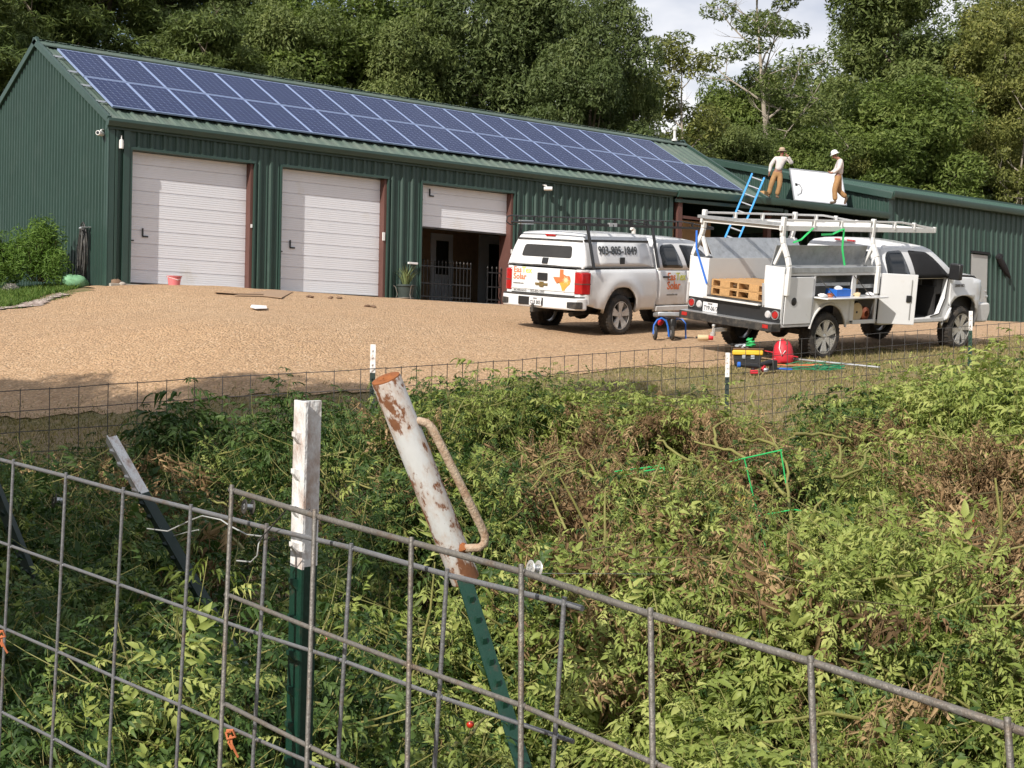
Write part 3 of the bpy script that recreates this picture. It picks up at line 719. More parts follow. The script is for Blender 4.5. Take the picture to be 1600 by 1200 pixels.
def cab(root, xr, xf, zb, dz=0.0, paintmat='white_paint', open_door=False, mirror_big=False):
    """double cab and nose. xr = back of cab, xf = front axle, dz = extra ride height"""
    belt = 1.27 + dz; top = 1.88 + dz
    x0 = xr
    side = [(x0, belt - .01), (x0 + .03, belt + .30), (x0 + .09, top - .09), (x0 + .17, top - .035), (x0 + .45, top), (x0 + 1.1, top - .005), (x0 + 1.42, top - .04), (x0 + 1.62, top - .10), (x0 + 2.28, belt + .06), (x0 + 2.36, belt - .01)]
    def wf(x, z):
        u = max(0, min(1.1, (z - belt) / .6)); return .955 - .055 * u - .16 * u * u
    xs = [x0 + .2 * k for k in range(1, 13)]; zs = [belt + .1 * k for k in range(1, 6)]
    body = shell('cab_roof', side, lambda x, z: wf(x, z) - .005, paintmat, root, .045)
    for s_ in (-1, 1): skin(side, xs, zs, wf, s_, 'cab_side', paintmat, root, .03)
    w1 = rnd_poly([(x0 + .16, belt + .03), (x0 + .13, belt + .36), (x0 + .24, top - .13), (x0 + .66, top - .11), (x0 + .86, belt + .02)], .06)
    w2 = rnd_poly([(x0 + 1.02, belt + .02), (x0 + .86, top - .12), (x0 + 1.42, top - .15), (x0 + 1.60, top - .24), (x0 + 2.02, belt + .07), (x0 + 2.02, belt + .02)], .06)
    for s_ in (-1, 1):
        pane('side_window', w1, wf, s_, 'glass_dark', root)
        if not (open_door and s_ < 0): pane('side_window', w2, wf, s_, 'glass_dark', root)
    # windscreen and back glass
    a, b = (x0 + 1.66, top - .135), (x0 + 2.26, belt + .08)
    vs = []
    for t_ in (0, 1):
        x, z = (a, b)[t_]; w = wf(x, z) - .09
        for k in range(7):
            u = -1 + k / 3; vs.append((x + .016, u * w, z + .045 * (1 - u * u) + .014))
    MB().add(vs, [(k, k + 1, k + 8, k + 7) for k in range(6)]).build('windscreen', 'glass_dark', root)
    vs = []
    for (x, z) in ((x0 + .012, belt + .10), (x0 + .045, top - .16)):
        w = wf(x, z) - .22
        for k in range(7): u = -1 + k / 3; vs.append((x - .012, u * w, z + .01))
    MB().add(vs, [(k, k + 1, k + 8, k + 7) for k in range(6)]).build('rear_window', 'glass_dark', root)
    # nose: bonnet, wings
    hz = 1.24 + dz; xn = xf + .88
    def yb(x, z):
        y = .985 - .05 * max(0, (z - (belt - .25)) / .3) ** 2 - .05 * max(0, (.75 + dz - z) / .3)
        d_ = math.hypot(x - xf, z - .42); y += .035 * math.exp(-((d_ - .58) / .10) ** 2)
        if x > xf + .5: y -= .30 * ((x - xf - .5) / .4) ** 2
        return y
    R_ = .52 + dz * .3; zc = .44 + dz * .5
    nose = [(x0 + 2.12, zb), (xf - R_ - .04, zb - .02)] + arch(xf, zc, R_, PI * 1.04, -.12, 18, .35) + [(xf + .62, zb + .1), (xn, zb + .18), (xn + .02, hz - .2), (xn - .06, hz - .06), (xf + .3, hz + .03), (x0 + 2.30, belt + .02), (x0 + 2.12, belt + .0)]
    for s_ in (-1, 1): skin(nose, [xf - .9 + .12 * k for k in range(16)], [zb + .1 * k for k in range(1, 9)], yb, s_, 'wing', paintmat, root, .05)
    shell('bonnet', [(x0 + 2.24, belt + .01), (xf - .2, hz + .09), (xf + .4, hz + .06), (xn - .1, hz - .06), (xn + .02, hz - .16)], lambda x, z: yb(x, z) - .012 if x < xf + .5 else yb(x, z) - .02, paintmat, root, .05, 10)
    MB().prism(rnd_poly([(-.93 + .23, hz - .42), (-.70, hz - .16), (.70, hz - .16), (.70, hz - .42)], .04), xn - .02, xn + .06, 'yz').build('grille', 'black_metal', root)
    for s_ in (-1, 1): MB().box(xn - .22, xn - .01, s_ * .66 if s_ > 0 else -.84, .84 if s_ > 0 else s_ * .66, hz - .42, hz - .14).build('headlight', 'clear_lamp', root, bev=.03)
    bp = MB(); bp.prism(rnd_poly([(xn - .25, zb - .05), (xn - .25, zb + .32), (xn + .12, zb + .32), (xn + .16, zb + .16), (xn + .08, zb - .05)], .05), -.96, .96, 'xz'); bp.build('front_bumper', 'chrome' if not open_door else 'white_dull', root, bev=.03)
    # inner darkness: floor, arches and firewall
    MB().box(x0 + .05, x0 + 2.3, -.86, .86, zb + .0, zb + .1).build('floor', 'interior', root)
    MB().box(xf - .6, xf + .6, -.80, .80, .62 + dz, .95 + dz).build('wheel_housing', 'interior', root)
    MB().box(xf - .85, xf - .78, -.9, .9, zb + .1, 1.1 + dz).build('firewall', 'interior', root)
    # mirrors
    for s_ in (-1, 1):
        mx_ = x0 + 2.0; h = .30 if mirror_big else .2; ya, yb_ = (1.02, 1.26) if mirror_big else (1.0, 1.2)
        mr = MB().box(mx_ - .05, mx_ + .06, min(s_ * ya, s_ * yb_), max(s_ * ya, s_ * yb_), belt - .02, belt - .02 + h)
        mr.bar((mx_, s_ * .9, belt + .05), (mx_, s_ * (ya + .02), belt + .06), .06, .05); mr.build('wing_mirror', 'black_metal', root, bev=.025)
    return wf, yb, belt, top
def underside(root, x0, x1, zb, R):
    m = MB()
    for s_ in (-1, 1): m.bar((x0, s_ * .42, zb - .02), (x1, s_ * .42, zb - .02), .09, .16)
    m.bar((0, -.75, R), (0, .75, R), .09, .09); m.blob((0, 0, R), (.17, .2, .16), 10, .03)
    m.tube([(.2, -.3, zb - .08), (-.5, -.45, zb - .1), (-1.0, -.55, zb - .12)], .05, 8)
    m.tube([(.3, 0, R), (2.5, 0, zb - .05)], .045, 8)
    m.blob((.9, .35, zb - .05), (.55, .25, .14), 8, .02)
    m.build('chassis', 'black_dusty', root)
def plate(root, y, z, x, body, w=.305, h=.152):
    p = MB().box(x - .008, x, y - w / 2, y + w / 2, z - h / 2, z + h / 2).build('number_plate', 'paper', root, bev=.004)
    text_obj('lettering', body, h * .66, 'text_dark', p, frame((x - .0085, y + w * .42, z - h * .32), (0, -1, 0), (0, 0, 1)), .0015, .003, .70 if len(body) < 9 and w > .31 else .74)
    text_obj('lettering', 'TEXAS', h * .24, 'text_dark', p, frame((x - .0085, y + w * .18, z + h * .27), (0, -1, 0), (0, 0, 1)), .0015, .002, .9)
def easttex(root, mtf, sc):
    """company lettering: two words over two lines; mtf(dx,dz) gives the frame of a text start"""
    text_obj('lettering', 'Eas', .20 * sc, 'orange', root, mtf(0, .135 * sc), .002, .0035 * sc)
    text_obj('lettering', 'Tex', .20 * sc, 'lime', root, mtf(.275 * sc, .135 * sc), .002, .0035 * sc)
    text_obj('lettering', 'Solar', .205 * sc, 'orange', root, mtf(0, -.03 * sc), .002, .005 * sc)
    text_obj('lettering', 'eastexsolar.com', .052 * sc, 'text_grey', root, mtf(.0, -.145 * sc), .0015, .003)

# ================================================================== pickup with canopy
def pose_obj(o, x, y, z, yaw, pit, rol):
    o.rotation_euler = (Matrix.Rotation(yaw, 3, 'Z') @ Matrix.Rotation(pit, 3, 'Y') @ Matrix.Rotation(rol, 3, 'X')).to_euler(); o.location = (x, y, z)
pk = empty('pickup_truck', (0, 0, 0), None, 'white pickup truck with a hard canopy, black roof rack and the phone number 903-805-1849', 'truck')
RP = .405; ZB = .46
wheel(0, -1, -.86, RP, .265, .27, pk, 5, True, 'alloy', .3); wheel(0, 1, .86, RP, .265, .27, pk, 5)
wheel(3.65, -1, -.86, RP, .265, .27, pk, 5, True, 'alloy', .1); wheel(3.65, 1, .86, RP, .265, .27, pk, 5)
underside(pk, -1.0, 4.3, ZB + .06, RP)
wf, yb, belt, top = cab(pk, 1.20, 3.65, ZB)
def ybed(x, z):
    y = .985 - .03 * max(0, (z - 1.05) / .22) ** 2 - .07 * max(0, (.72 - z) / .3)
    d_ = math.hypot(x, (z - .45)); y += .05 * math.exp(-((d_ - .60) / .13) ** 2)
    if x < -.95: y -= .10 * ((-.95 - x) / .25) ** 2
    if .75 < x < 1.17: y -= .0
    return y
bed = [(-1.17, .62), (-1.17, 1.25), (-.6, 1.27), (1.165, 1.28), (1.165, ZB + .02), (.62, ZB + .02)] + arch(0, .43, .50, 0, PI, 18, .45) + [(-.52, .50), (-.72, .53)]
for s_ in (-1, 1): skin(bed, [-1.1 + .1 * k for k in range(23)], [.55 + .08 * k for k in range(9)], ybed, s_, 'bed_side', 'white_paint', pk, .06)
def ydoor(x, z): return .975 - .03 * max(0, (z - 1.05) / .22) ** 2 - .05 * max(0, (.72 - z) / .3)
d1 = rnd_poly([(1.20, ZB + .10), (1.20, 1.275), (2.19, 1.275), (2.19, ZB + .10)], .04); d2 = rnd_poly([(2.20, ZB + .10), (2.20, 1.275), (3.30, 1.275), (3.30, ZB + .14)], .04)
for s_ in (-1, 1):
    for d_ in (d1, d2):
        dd = skin(d_, [1.3 + .2 * k for k in range(10)], [.6 + .1 * k for k in range(7)], ydoor, s_, 'door', 'white_paint', pk, .05)
        xh = d_[0][0] + .12
        h_ = MB().box(xh, xh + .20, min(s_ * .972, s_ * 1.0), max(s_ * .972, s_ * 1.0), 1.10, 1.135).build('handle', 'black_metal', dd, bev=.008)
    MB().box(1.17, 3.0, min(s_ * .86, s_ * .97), max(s_ * .86, s_ * .97), ZB - .03, ZB + .085).build('sill', 'white_dull', pk, bev=.02)
# bed and arch lining
MB().box(-1.1, 1.14, -.90, .90, .72, .78).box(-1.1, 1.15, -.9, -.88, .78, 1.25).box(-1.1, 1.15, .88, .9, .78, 1.25).build('bed_floor', 'black_dusty', pk)
MB().box(-.62, .62, -.6, .6, .5, .70).build('wheel_housing', 'black_dusty', pk)
# tailgate
tg = MB().prism(rnd_poly([(-.785, .76), (-.785, 1.255), (.785, 1.255), (.785, .76)], .025), -1.205, -1.13, 'yz').build('tailgate', 'white_paint', pk, bev=.012)
MB().box(-1.216, -1.20, -.78, .78, .83, .845).build('crease', 'white_dull', tg); 
h_ = MB().prism(rnd_poly([(-.12, 1.02), (-.12, 1.16), (.12, 1.16), (.12, 1.02)], .02), -1.225, -1.204, 'yz').build('handle', 'black_metal', tg)
bw = [(-.15, -.018), (-.15, .022), (-.045, .022), (-.05, .048), (.052, .048), (.045, .022), (.15, .022), (.15, -.018), (.045, -.018), (.052, -.048), (-.05, -.048), (-.045, -.018)]
MB().prism([(a + .02, b + .945) for a, b in bw], -1.226, -1.204, 'yz').build('emblem', 'gold', tg)
easttex(tg, lambda dx, dz: frame((-1.2065, .74 - dx, 1.035 + dz), (0, -1, 0), (0, 0, 1)), .78)
text_rear('SILVERADO', .042, 'text_grey', tg, .72, .785, -1.2065, .003, 1.5); text_rear('903-805-1849', .080, 'text_grey', tg, .30, .775, -1.2065, .002, .78)
# state-shaped sticker with a pale sunburst
tx = [(.36, 1.0), (.36, .66), (.0, .66), (.09, .50), (.20, .38), (.27, .42), (.36, .40), (.46, .25), (.52, .06), (.66, .0), (.67, .14), (.80, .28), (.93, .38), (.97, .52), (.93, .70), (.86, .74), (.72, .73), (.56, .80), (.56, 1.0)]
TS = .44
def txy(q): return (-.26 - q[0] * TS, .815 + q[1] * TS * .98)
MB().prism([txy(q) for q in tx], -1.210, -1.2055, 'yz').build('state_sticker', 'orange', tg)
yl = [(.20, .38), (.27, .42), (.36, .40), (.46, .25), (.52, .06), (.66, .0), (.67, .14), (.80, .28), (.93, .38), (.97, .52), (.6, .5)]
MB().prism([txy(q) for q in yl], -1.2125, -1.2095, 'yz').build('state_sticker', paint('amber', (.72, .36, .06), .5, 0, .1, 8), tg)
star = []
for k in range(24):
    a = 2 * PI * k / 24; r_ = .115 if k % 2 else (.26 if k % 4 else .36); star.append(txy((.72 + math.cos(a) * r_ * .7, .55 + math.sin(a) * r_ * .6)))
MB().prism(star, -1.2150, -1.2120, 'yz').build('sunburst', paint('pale_sun', (.74, .60, .34), .5, 0, .05, 8), tg)
# tail lamps, bumper, hitch
for s_ in (-1, 1):
    lm = MB(); z0, z1 = .80, 1.21; pf = [(-1.215, .785), (-1.215, .87), (-1.185, .945), (-1.06, .985), (-.98, .992), (-.98, .93), (-1.10, .785)]
    lm.prism([(a, s_ * b) for a, b in pf], z0, z1, 'xy'); l_ = lm.build('tail_lamp', 'red_lamp', pk, bev=.014)
    MB().prism([(a - .004 if a < -1.1 else a, s_ * (b + .004)) for a, b in pf[:5]] + [(-1.10, s_ * .80)], .985, 1.005, 'xy').build('divider', 'rust_steel', l_)
    MB().prism([(-1.2, s_ * .785), (-1.2, s_ * .90), (-1.1, s_ * .97), (-1.0, s_ * .985), (-1.0, s_ * .785)], .60, .799, 'xy').build('corner_panel', 'white_paint', pk, bev=.01)
    MB().prism([(-1.18, s_ * .787), (-1.18, s_ * .90), (-1.08, s_ * .955), (-1.0, s_ * .965), (-1.0, s_ * .787)], 1.211, 1.262, 'xy').build('corner_panel', 'white_paint', pk, bev=.01)
bm_ = [(-1.36, -.62), (-1.38, .0), (-1.36, .62), (-1.31, .90), (-1.18, .985), (-1.05, .985), (-1.05, -.985), (-1.18, -.985), (-1.31, -.90)]
bo = MB().prism(bm_, .50, .735, 'xy').build('rear_bumper', 'white_paint', pk, bev=.03)
MB().prism([(a * 1.006 if a < -1.2 else a, b * .98) for a, b in bm_], .736, .752, 'xy').build('step_pad', 'black_dusty', bo)
MB().box(-1.392, -1.33, -.17, .44, .545, .70).build('plate_recess', 'black_metal', bo, bev=.01); plate(bo, .0, .62, -1.397, 'CLB 8051')
for s_ in (-1, 1): MB().prism([(-1.352, s_ * .64), (-1.318, s_ * .91), (-1.2, s_ * .992), (-1.2, s_ * .64)], .53, .66, 'xy').build('step_recess', 'black_dusty', bo, bev=.01)
MB().bar((-1.48, .02, .46), (-1.0, .02, .46), .07, .07).lathe([(0, .50), (.03, .50), (.03, .56), (.012, .57)], 8, (-1.45, .02, 0)).build('tow_hitch', 'black_dusty', pk)
# canopy
ct = 1.955
def wc(x, z): u = max(0, (z - 1.27) / .69); return .925 - .10 * u - .12 * u ** 3
cp = [(-1.165, 1.282), (-1.13, 1.40), (-1.03, 1.76), (-1.00, 1.84), (-.94, 1.91), (-.80, 1.935), (.2, 1.945), (.95, 1.935), (1.03, 1.90), (1.10, 1.285)]
shell('canopy', cp[:], lambda x, z: wc(x, z), 'white_paint', pk, .035)
for s_ in (-1, 1): skin(cp, [-1.0 + .2 * k for k in range(11)], [1.35 + .1 * k for k in range(6)], lambda x, z: wc(x, z) + .004, s_, 'canopy_side', 'white_paint', pk, .03)
for s_ in (-1, 1):
    dr = pane('side_hatch', rnd_poly([(-.86, 1.33), (-.82, 1.78), (.92, 1.78), (.98, 1.33)], .03), wc, s_, 'white_paint', pk, .016, .03)
    MB().bar((-1.0, s_ * (wc(0, 1.80) + .01), 1.805), (1.02, s_ * (wc(0, 1.80) + .01), 1.805), .025, .04).build('rain_gutter', 'black_dusty', pk)
    MB().bar((-1.12, s_ * (wc(0, 1.28) + .012), 1.288), (1.08, s_ * (wc(0, 1.28) + .012), 1.288), .02, .035).build('seal', 'black_dusty', pk)
    if s_ < 0:
        MB().box(-.02, .13, -wc(0, 1.42) - .035, -wc(0, 1.42) - .012, 1.37, 1.50).build('latch', 'black_metal', dr, bev=.01)
        tl = frame((-.66, -(wc(0, 1.56) + .0265), 1.555), (1, 0, 0), (0, .22, 1)); text_obj('lettering', '903-805-1849', .225, 'text_dark', dr, tl, .003, .004, .97)
rl = lambda z: -1.165 + (z - 1.282) * (.135 / .478) - .012
def rearp(poly, name, mat, par, t=.012, o=0.0):
    vs = [(rl(z) - o, y, z) for y, z in poly] + [(rl(z) - o + t, y, z) for y, z in poly]; n = len(poly)
    return MB().add(vs, [tuple(range(n)), tuple(range(2 * n - 1, n - 1, -1))] + [(i, (i + 1) % n, (i + 1) % n + n, i + n) for i in range(n)]).build(name, mat, par, smooth=20)
hg = rearp(rnd_poly([(-.86, 1.32), (-.78, 1.76), (.78, 1.76), (.86, 1.32)], .04), 'rear_hatch', 'white_paint', pk, .02)
rearp(rnd_poly([(-.62, 1.46), (-.58, 1.69), (.58, 1.69), (.62, 1.46)], .06), 'window', 'glass_grey', hg, .01, .004)
rearp(rnd_poly([(-.07, 1.34), (-.07, 1.45), (.07, 1.45), (.07, 1.34)], .015), 'latch', 'black_metal', hg, .02, .02)
rearp([(-.80, 1.775), (-.79, 1.81), (.79, 1.81), (.80, 1.775)], 'rain_gutter', 'black_dusty', pk, .012, .006)
rearp([(-.90, 1.285), (-.90, 1.31), (.90, 1.31), (.90, 1.285)], 'seal', 'black_dusty', pk, .012, .008)
MB().box(-1.035, -.98, -.12, .12, 1.865, 1.895).build('brake_light', 'red_lamp', pk)
# black roof rack
m = MB()
for s_ in (-1, 1):
    m.bar((-1.25, s_ * .80, 2.10), (3.3, s_ * .80, 2.10), .045, .045); m.tube([(-1.25, s_ * .80, 2.22), (2.2, s_ * .80, 2.22), (3.3, s_ * .80, 2.12)], .014, 8)
    for x in np.arange(-1.1, 3.2, .52): m.bar((x, s_ * .80, 2.10), (x, s_ * .80, 2.215), .025, .04)
for x in np.arange(-1.1, 3.2, .75): m.bar((x, -.8, 2.10), (x, .8, 2.10), .035, .035)
m.tube([(-1.25, .80, 2.22), (-1.36, .82, 2.20), (-1.38, .82, 2.10), (-1.30, .80, 2.05), (-1.15, .8, 2.05)], .014, 8); m.tube([(-1.25, -.8, 2.1), (-1.25, .8, 2.1)], .018, 8)
m.build('roof_rack', 'black_metal', pk)
for x in (-.93, 1.14):
    for s_ in (-1, 1): MB().bar((x, s_ * .80, 2.12), (x + .01, s_ * 1.0, 1.30), .065, .03).build('rack_leg', 'black_metal', pk)
MB().box(-.98, -.62, .78, .86, 2.06, 2.14).box(-.28, -.18, -.84, -.78, 2.08, 2.15).box(-.15, -.05, -.84, -.78, 2.08, 2.15).build('clamp', 'alu', pk)
easttex(pk, lambda dx, dz: frame((1.50 + dx, -ydoor(2, 1) - .006, .905 + dz), (1, 0, 0), (0, 0, 1)), 1.08)
pose_obj(pk, 5.899, -8.53, -.887, .153, -.064, .08)

# ================================================================== service truck
sk = empty('service_truck', (0, 0, 0), None, 'white utility service truck with open side compartments, open front door and white ladder rack', 'truck')
RS = .42; DZ = .10; ZS = .55; WB = 4.15
for x in (0, WB):
    wheel(x, -1, -.88, RS, .285, .28, sk, 6, True, 'chrome', .2 if x else .5); wheel(x, 1, .88, RS, .285, .28, sk, 6, True, 'chrome')
underside(sk, -1.15, 4.9, ZS + .06, RS)
wfs, ybs, belts, tops = cab(sk, 1.58, WB, ZS, DZ, 'white_paint', True, True)
XR, XF, YO, YI_, Z0, ZT = -1.268, 1.371, 1.03, .62, .60, 1.60
def yflat(x, z): return YO
for s_ in (-1, 1):
    o_ = lambda a, b: (min(s_ * a, s_ * b), max(s_ * a, s_ * b))
    # carcass of the side pack
    m = MB()
    y0, y1 = o_(YI_, YI_ + .025); MB().box(XR, XF, y0, y1, .95, ZT).build('pack_inner_wall', 'white_plastic', sk)
    y0, y1 = o_(YI_ + .026, YO - .03); m.box(XR + .03, -.50, y0, y1, Z0, Z0 + .03); m.box(.66, XF - .03, y0, y1, Z0 + .0, Z0 + .03)
    m.box(-.50, -.48, y0, y1, Z0, 1.5); m.box(.64, .66, y0, y1, Z0, 1.5); m.box(-.47, .63, y0, y1, 1.06, 1.085)
    m.box(XR + .03, XF - .03, y0, y1, 1.49, 1.51); m.box(XF - .03, XF - .002, y0, y1, Z0, ZT - .01); m.box(.68, XF - .03, y0, y1, 1.085, 1.105)
    m.build('pack_carcass', 'galv', sk)
    y0, y1 = o_(YI_, YO); MB().box(XR - .012, XR, y0, y1, Z0 + .13, ZT).build('pack_end', 'white_paint', sk, bev=.01)
    fr_ = MB(); y0, y1 = o_(YO - .03, YO)
    fr_.box(XR, XF, y0, y1, 1.46, 1.50).box(XR, XR + .04, y0, y1, Z0, 1.46).box(-.47, -.42, y0, y1, 1.09, 1.46).box(.60, .71, y0, y1, .66, 1.46).box(XF - .07, XF, y0, y1, Z0, 1.46).box(.71, XF - .07, y0, y1, Z0, .67)
    fr_.box(XR + .04, -.47, y0, y1, Z0, .64); fr_.build('pack_frame', 'white_paint', sk, bev=.004)
    ol = [(-.47, Z0), (-.47, 1.09), (.60, 1.09), (.60, Z0), (.53, Z0)] + arch(0, .46, .50, .28, PI - .28, 18, .1) + [(-.46, Z0)]
    skin(ol, [-.4 + .1 * k for k in range(10)], [.7, .8, .9, 1.0], lambda x, z: YO - .002, s_, 'arch_panel', 'white_paint', sk, .03)
    # flared arch lip
    m = MB(); pr = arch(0, .46, .51, .2, PI - .2, 20); m.tube([(x, s_ * (YO + .005), z) for x, z in pr], .022, 8); m.build('arch_lip', 'white_dull', sk)
    MB().prism([(XR + .05, Z0 + .05), (XR + .05, 1.44), (-.50, 1.44), (-.50, Z0 + .05)], *(sorted((s_ * (YO + .001), s_ * (YO + .022)))), 'xz').build('compartment_door', 'white_paint', sk, bev=.008)
    MB().lathe([(0, s_ * (YO + .032)), (.055, s_ * (YO + .030)), (.07, s_ * (YO + .022))], 18, (-.99 if s_ < 0 else -.9, 0, 1.03), 'y').build('latch', 'black_dusty', sk)
    y0, y1 = o_(YI_ - .0, YO); m = MB(); m.box(XR, XF, *o_(YO - .06, YO + .012), 1.502, ZT).build('top_rail', 'galv', sk, bev=.008)
# open top lids (stand up from the inner edge)
def lid(s_, lean, mat, nm='open_lid'):
    h = .34; m = MB(); y = s_ * (YI_ + .02)
    vs = [(XR + .12, y, ZT), (XF, y, ZT), (XF, y - s_ * lean, ZT + h), (XR + .12, y - s_ * lean, ZT + h)]
    nrm = Vector((0, 1, 0)) * .02
    m.add(vs + [tuple(Vector(v) + nrm) for v in vs], [(0, 1, 2, 3), (7, 6, 5, 4), (0, 4, 5, 1), (1, 5, 6, 2), (2, 6, 7, 3), (3, 7, 4, 0)])
    m.build(nm, mat, sk)
lid(-1, -.08, 'galv'); lid(1, -.22, 'galv')
MB().box(-1.16, 1.37, .63, .99, 1.40, 1.44).build('tray', 'galv', sk)
# shelves and fold-down shelf door on the right
m = MB(); m.box(-.42, .60, -YO + .05, -YI_ - .03, 1.29, 1.305).box(-.42, .60, -YO + .045, -YO + .06, 1.275, 1.33); m.build('shelf', 'galv', sk)
m = MB(); m.box(.71, XF - .08, -YO + .05, -YI_ - .03, 1.25, 1.265).box(.71, XF - .08, -YO + .045, -YO + .06, 1.225, 1.29); m.build('shelf', 'galv', sk)
MB().box(-.45, 1.28, -YO - .30, -YO + .02, 1.075, 1.105).build('fold_down_door', 'white_paint', sk, bev=.01)
for x in (-.38, .62): MB().bar((x, -YO - .0, 1.45), (x + .2, -YO - .26, 1.11), .014, .014).build('stay', 'black_dusty', sk)
# swung-open front compartment door
hd = empty('compartment_door', (0, 0, 0)); hd.parent = sk; 
od = MB().box(0, .68, -.022, .0, .60, 1.49).build('compartment_door', 'white_paint', sk, bev=.008); bpy.data.objects.remove(hd)
od.location = (XF - .0, -YO - .03, 0); od.rotation_euler = (0, 0, math.radians(-34))
MB().box(.49, .59, -.045, -.022, 1.0, 1.12).build('latch', 'black_metal', od, bev=.01); MB().bar((.57, -.035, .70), (.57, -.035, 1.40), .012, .012).build('latch_rod', 'alu', od)
# bed
MB().box(XR, XF, -YI_ + .001, YI_ - .001, .93, .97).build('bed_floor', 'black_dusty', sk); MB().box(XF - .04, XF, -YI_, YI_, .97, 1.55).build('headboard', 'white_paint', sk)
# tailgate folded down, rear panel, lamps, bumper
MB().box(XR - .10, XR - .002, -.60, .62, .915, .945).build('tailgate', 'white_dull', sk, bev=.006)
MB().bar((XR - .02, -.66, .93), (XR - .02, -.62, 1.30), .05, .03).build('tailgate_stop', 'alu', sk)
MB().box(XR - .02, XR + .05, -YO + .01, YO - .01, .57, .905).build('rear_panel', 'black_metal', sk, bev=.006)
for s_ in (-1, 1):
    l_ = MB().lathe([(0, XR - .05), (.055, XR - .045), (.07, XR - .02)], 20, (0, s_ * .93, .80), 'x').build('tail_lamp', 'red_lamp', sk); MB().lathe([(.07, XR - .046), (.078, XR - .046), (.078, XR - .02), (.07, XR - .02)], 20, (0, s_ * .93, .80), 'x', close=True).build('lamp_ring', 'alu', sk)
    MB().lathe([(0, XR - .045), (.05, XR - .04), (.066, XR - .02)], 20, (0, s_ * .765, .79), 'x').build('reverse_lamp', 'clear_lamp', sk)
    MB().box(XR - .237, XR - .228, s_ * .90 - .06, s_ * .90 + .06, .585, .645).build('reflector', 'red_lamp', sk)
plate(sk, .50, .76, XR - .026, 'TYP-0617', .33, .17)
bp = [(-.23, -1.03), (-.23, -.42), (-.27, -.34), (-.27, .34), (-.23, .42), (-.23, 1.03), (-.02, 1.06), (-.02, -1.06)]
b2 = MB().prism([(XR + a, b) for a, b in bp], .53, .665, 'xy').build('rear_bumper', 'black_dusty', sk, bev=.012)
MB().prism([(XR + a + .006, b * .99) for a, b in bp], .666, .672, 'xy').build('tread_plate', 'alu', b2)
MB().bar((XR - .42, .05, .44), (XR - .1, .05, .44), .06, .06).lathe([(0, .60), (.025, .595), (.03, .57), (.02, .55), (.02, .46), (.045, .46), (.045, .40), (0, .40)], 12, (XR - .42, .05, -.06)).build('tow_ball', 'chrome', sk)
# ladder rack
m = MB()
for x in (XR + .06, XF - .10):
    for s_ in (-1, 1):
        leg = MB(); pts = [(x, s_ * 1.06, 1.13), (x, s_ * 1.06, 1.62), (x, s_ * 1.01, 1.76), (x, s_ * .90, 1.98), (x, s_ * .87, 2.1), (x, s_ * .87, 2.42)]
        for a, b in zip(pts[:-1], pts[1:]): leg.bar(a, b, .075, .075, (1, 0, 0))
        leg.bar((x + .02, s_ * .90, 1.97), (x + .02, s_ * .74, 1.62), .06, .06, (1, 0, 0)); leg.build('rack_post', 'white_plastic', sk, bev=.012)
m = MB()
for s_ in (-1, 1):
    y = s_ * .87; m.bar((XR - .02, y, 2.235), (3.18, y, 2.235), .045, .085)
    tp = [(XR + .05, y, 2.37), (2.1, y, 2.37), (3.16, y, 2.27)]
    for a, b in zip(tp[:-1], tp[1:]): m.bar(a, b, .035, .035)
    for x in (-.4, .35, 1.9, 2.5): m.bar((x, y, 2.24), (x, y, 2.37), .06, .05)
    m.bar((3.16, y, 2.2), (3.16, y, 2.30), .05, .05)
for x in (XR + .06, -.4, .5, XF - .1, 2.2, 3.16): m.bar((x, -.87, 2.235), (x, .87, 2.235), .06, .06)
m.build('ladder_rack', 'white_plastic', sk, bev=.004)
MB().bar((XR + .0, -.84, 2.30), (XR + .0, .95, 2.30), .06, .05).build('rack_roller', 'galv', sk)
# cab lower body with the doorway
zs_ = ZS
def yd(x, z): return .985 - .03 * max(0, (z - 1.15) / .22) ** 2 - .05 * max(0, (.8 - z) / .3)
rear = rnd_poly([(1.58, zs_ + .10), (1.58, belts + .005), (2.50, belts + .005), (2.50, zs_ + .10)], .04)
front = rnd_poly([(2.52, zs_ + .10), (2.52, belts + .005), (3.72, belts + .005), (3.72, zs_ + .12)], .04)
skin(rear, [1.8, 2.0, 2.2], [.7, .9, 1.1, 1.3], yd, -1, 'door', 'white_paint', sk, .05); skin(rear, [1.8, 2.0, 2.2], [.7, .9, 1.1, 1.3], yd, 1, 'door', 'white_paint', sk, .05); skin(front, [2.8, 3.1, 3.4], [.7, .9, 1.1, 1.3], yd, 1, 'door', 'white_paint', sk, .05)
for s_ in (-1, 1): MB().box(1.56, 3.6, min(s_ * .86, s_ * .98), max(s_ * .86, s_ * .98), zs_ - .0, zs_ + .09).build('sill', 'white_dull', sk, bev=.02)
# dark cabin seen through the doorway
MB().box(1.7, 3.7, .86, .90, zs_ + .1, belts + .02).build('inner_trim', 'interior', sk)
MB().box(2.75, 3.45, .80, .86, belts - .34, belts - .10).build('inner_trim', 'trim_grey', sk, bev=.03)
MB().box(3.34, 3.40, -.60, .1, belts - .30, belts - .06).build('glove_box', 'trim_grey', sk, bev=.03)
for y_ in (-.42, .42):
    MB().box(2.62, 3.1, y_ - .26, y_ + .26, zs_ + .12, zs_ + .42).box(2.52, 2.68, y_ - .25, y_ + .25, zs_ + .4, belts + .22).box(2.53, 2.64, y_ - .13, y_ + .13, belts + .24, belts + .42).build('seat', 'interior', sk, bev=.05)
MB().box(3.35, 3.72, -.88, .88, belts - .32, belts + .02).build('dashboard', 'interior', sk, bev=.05)
MB().box(1.62, 1.70, -.9, .9, zs_ + .1, belts).build('back_trim', 'interior', sk)
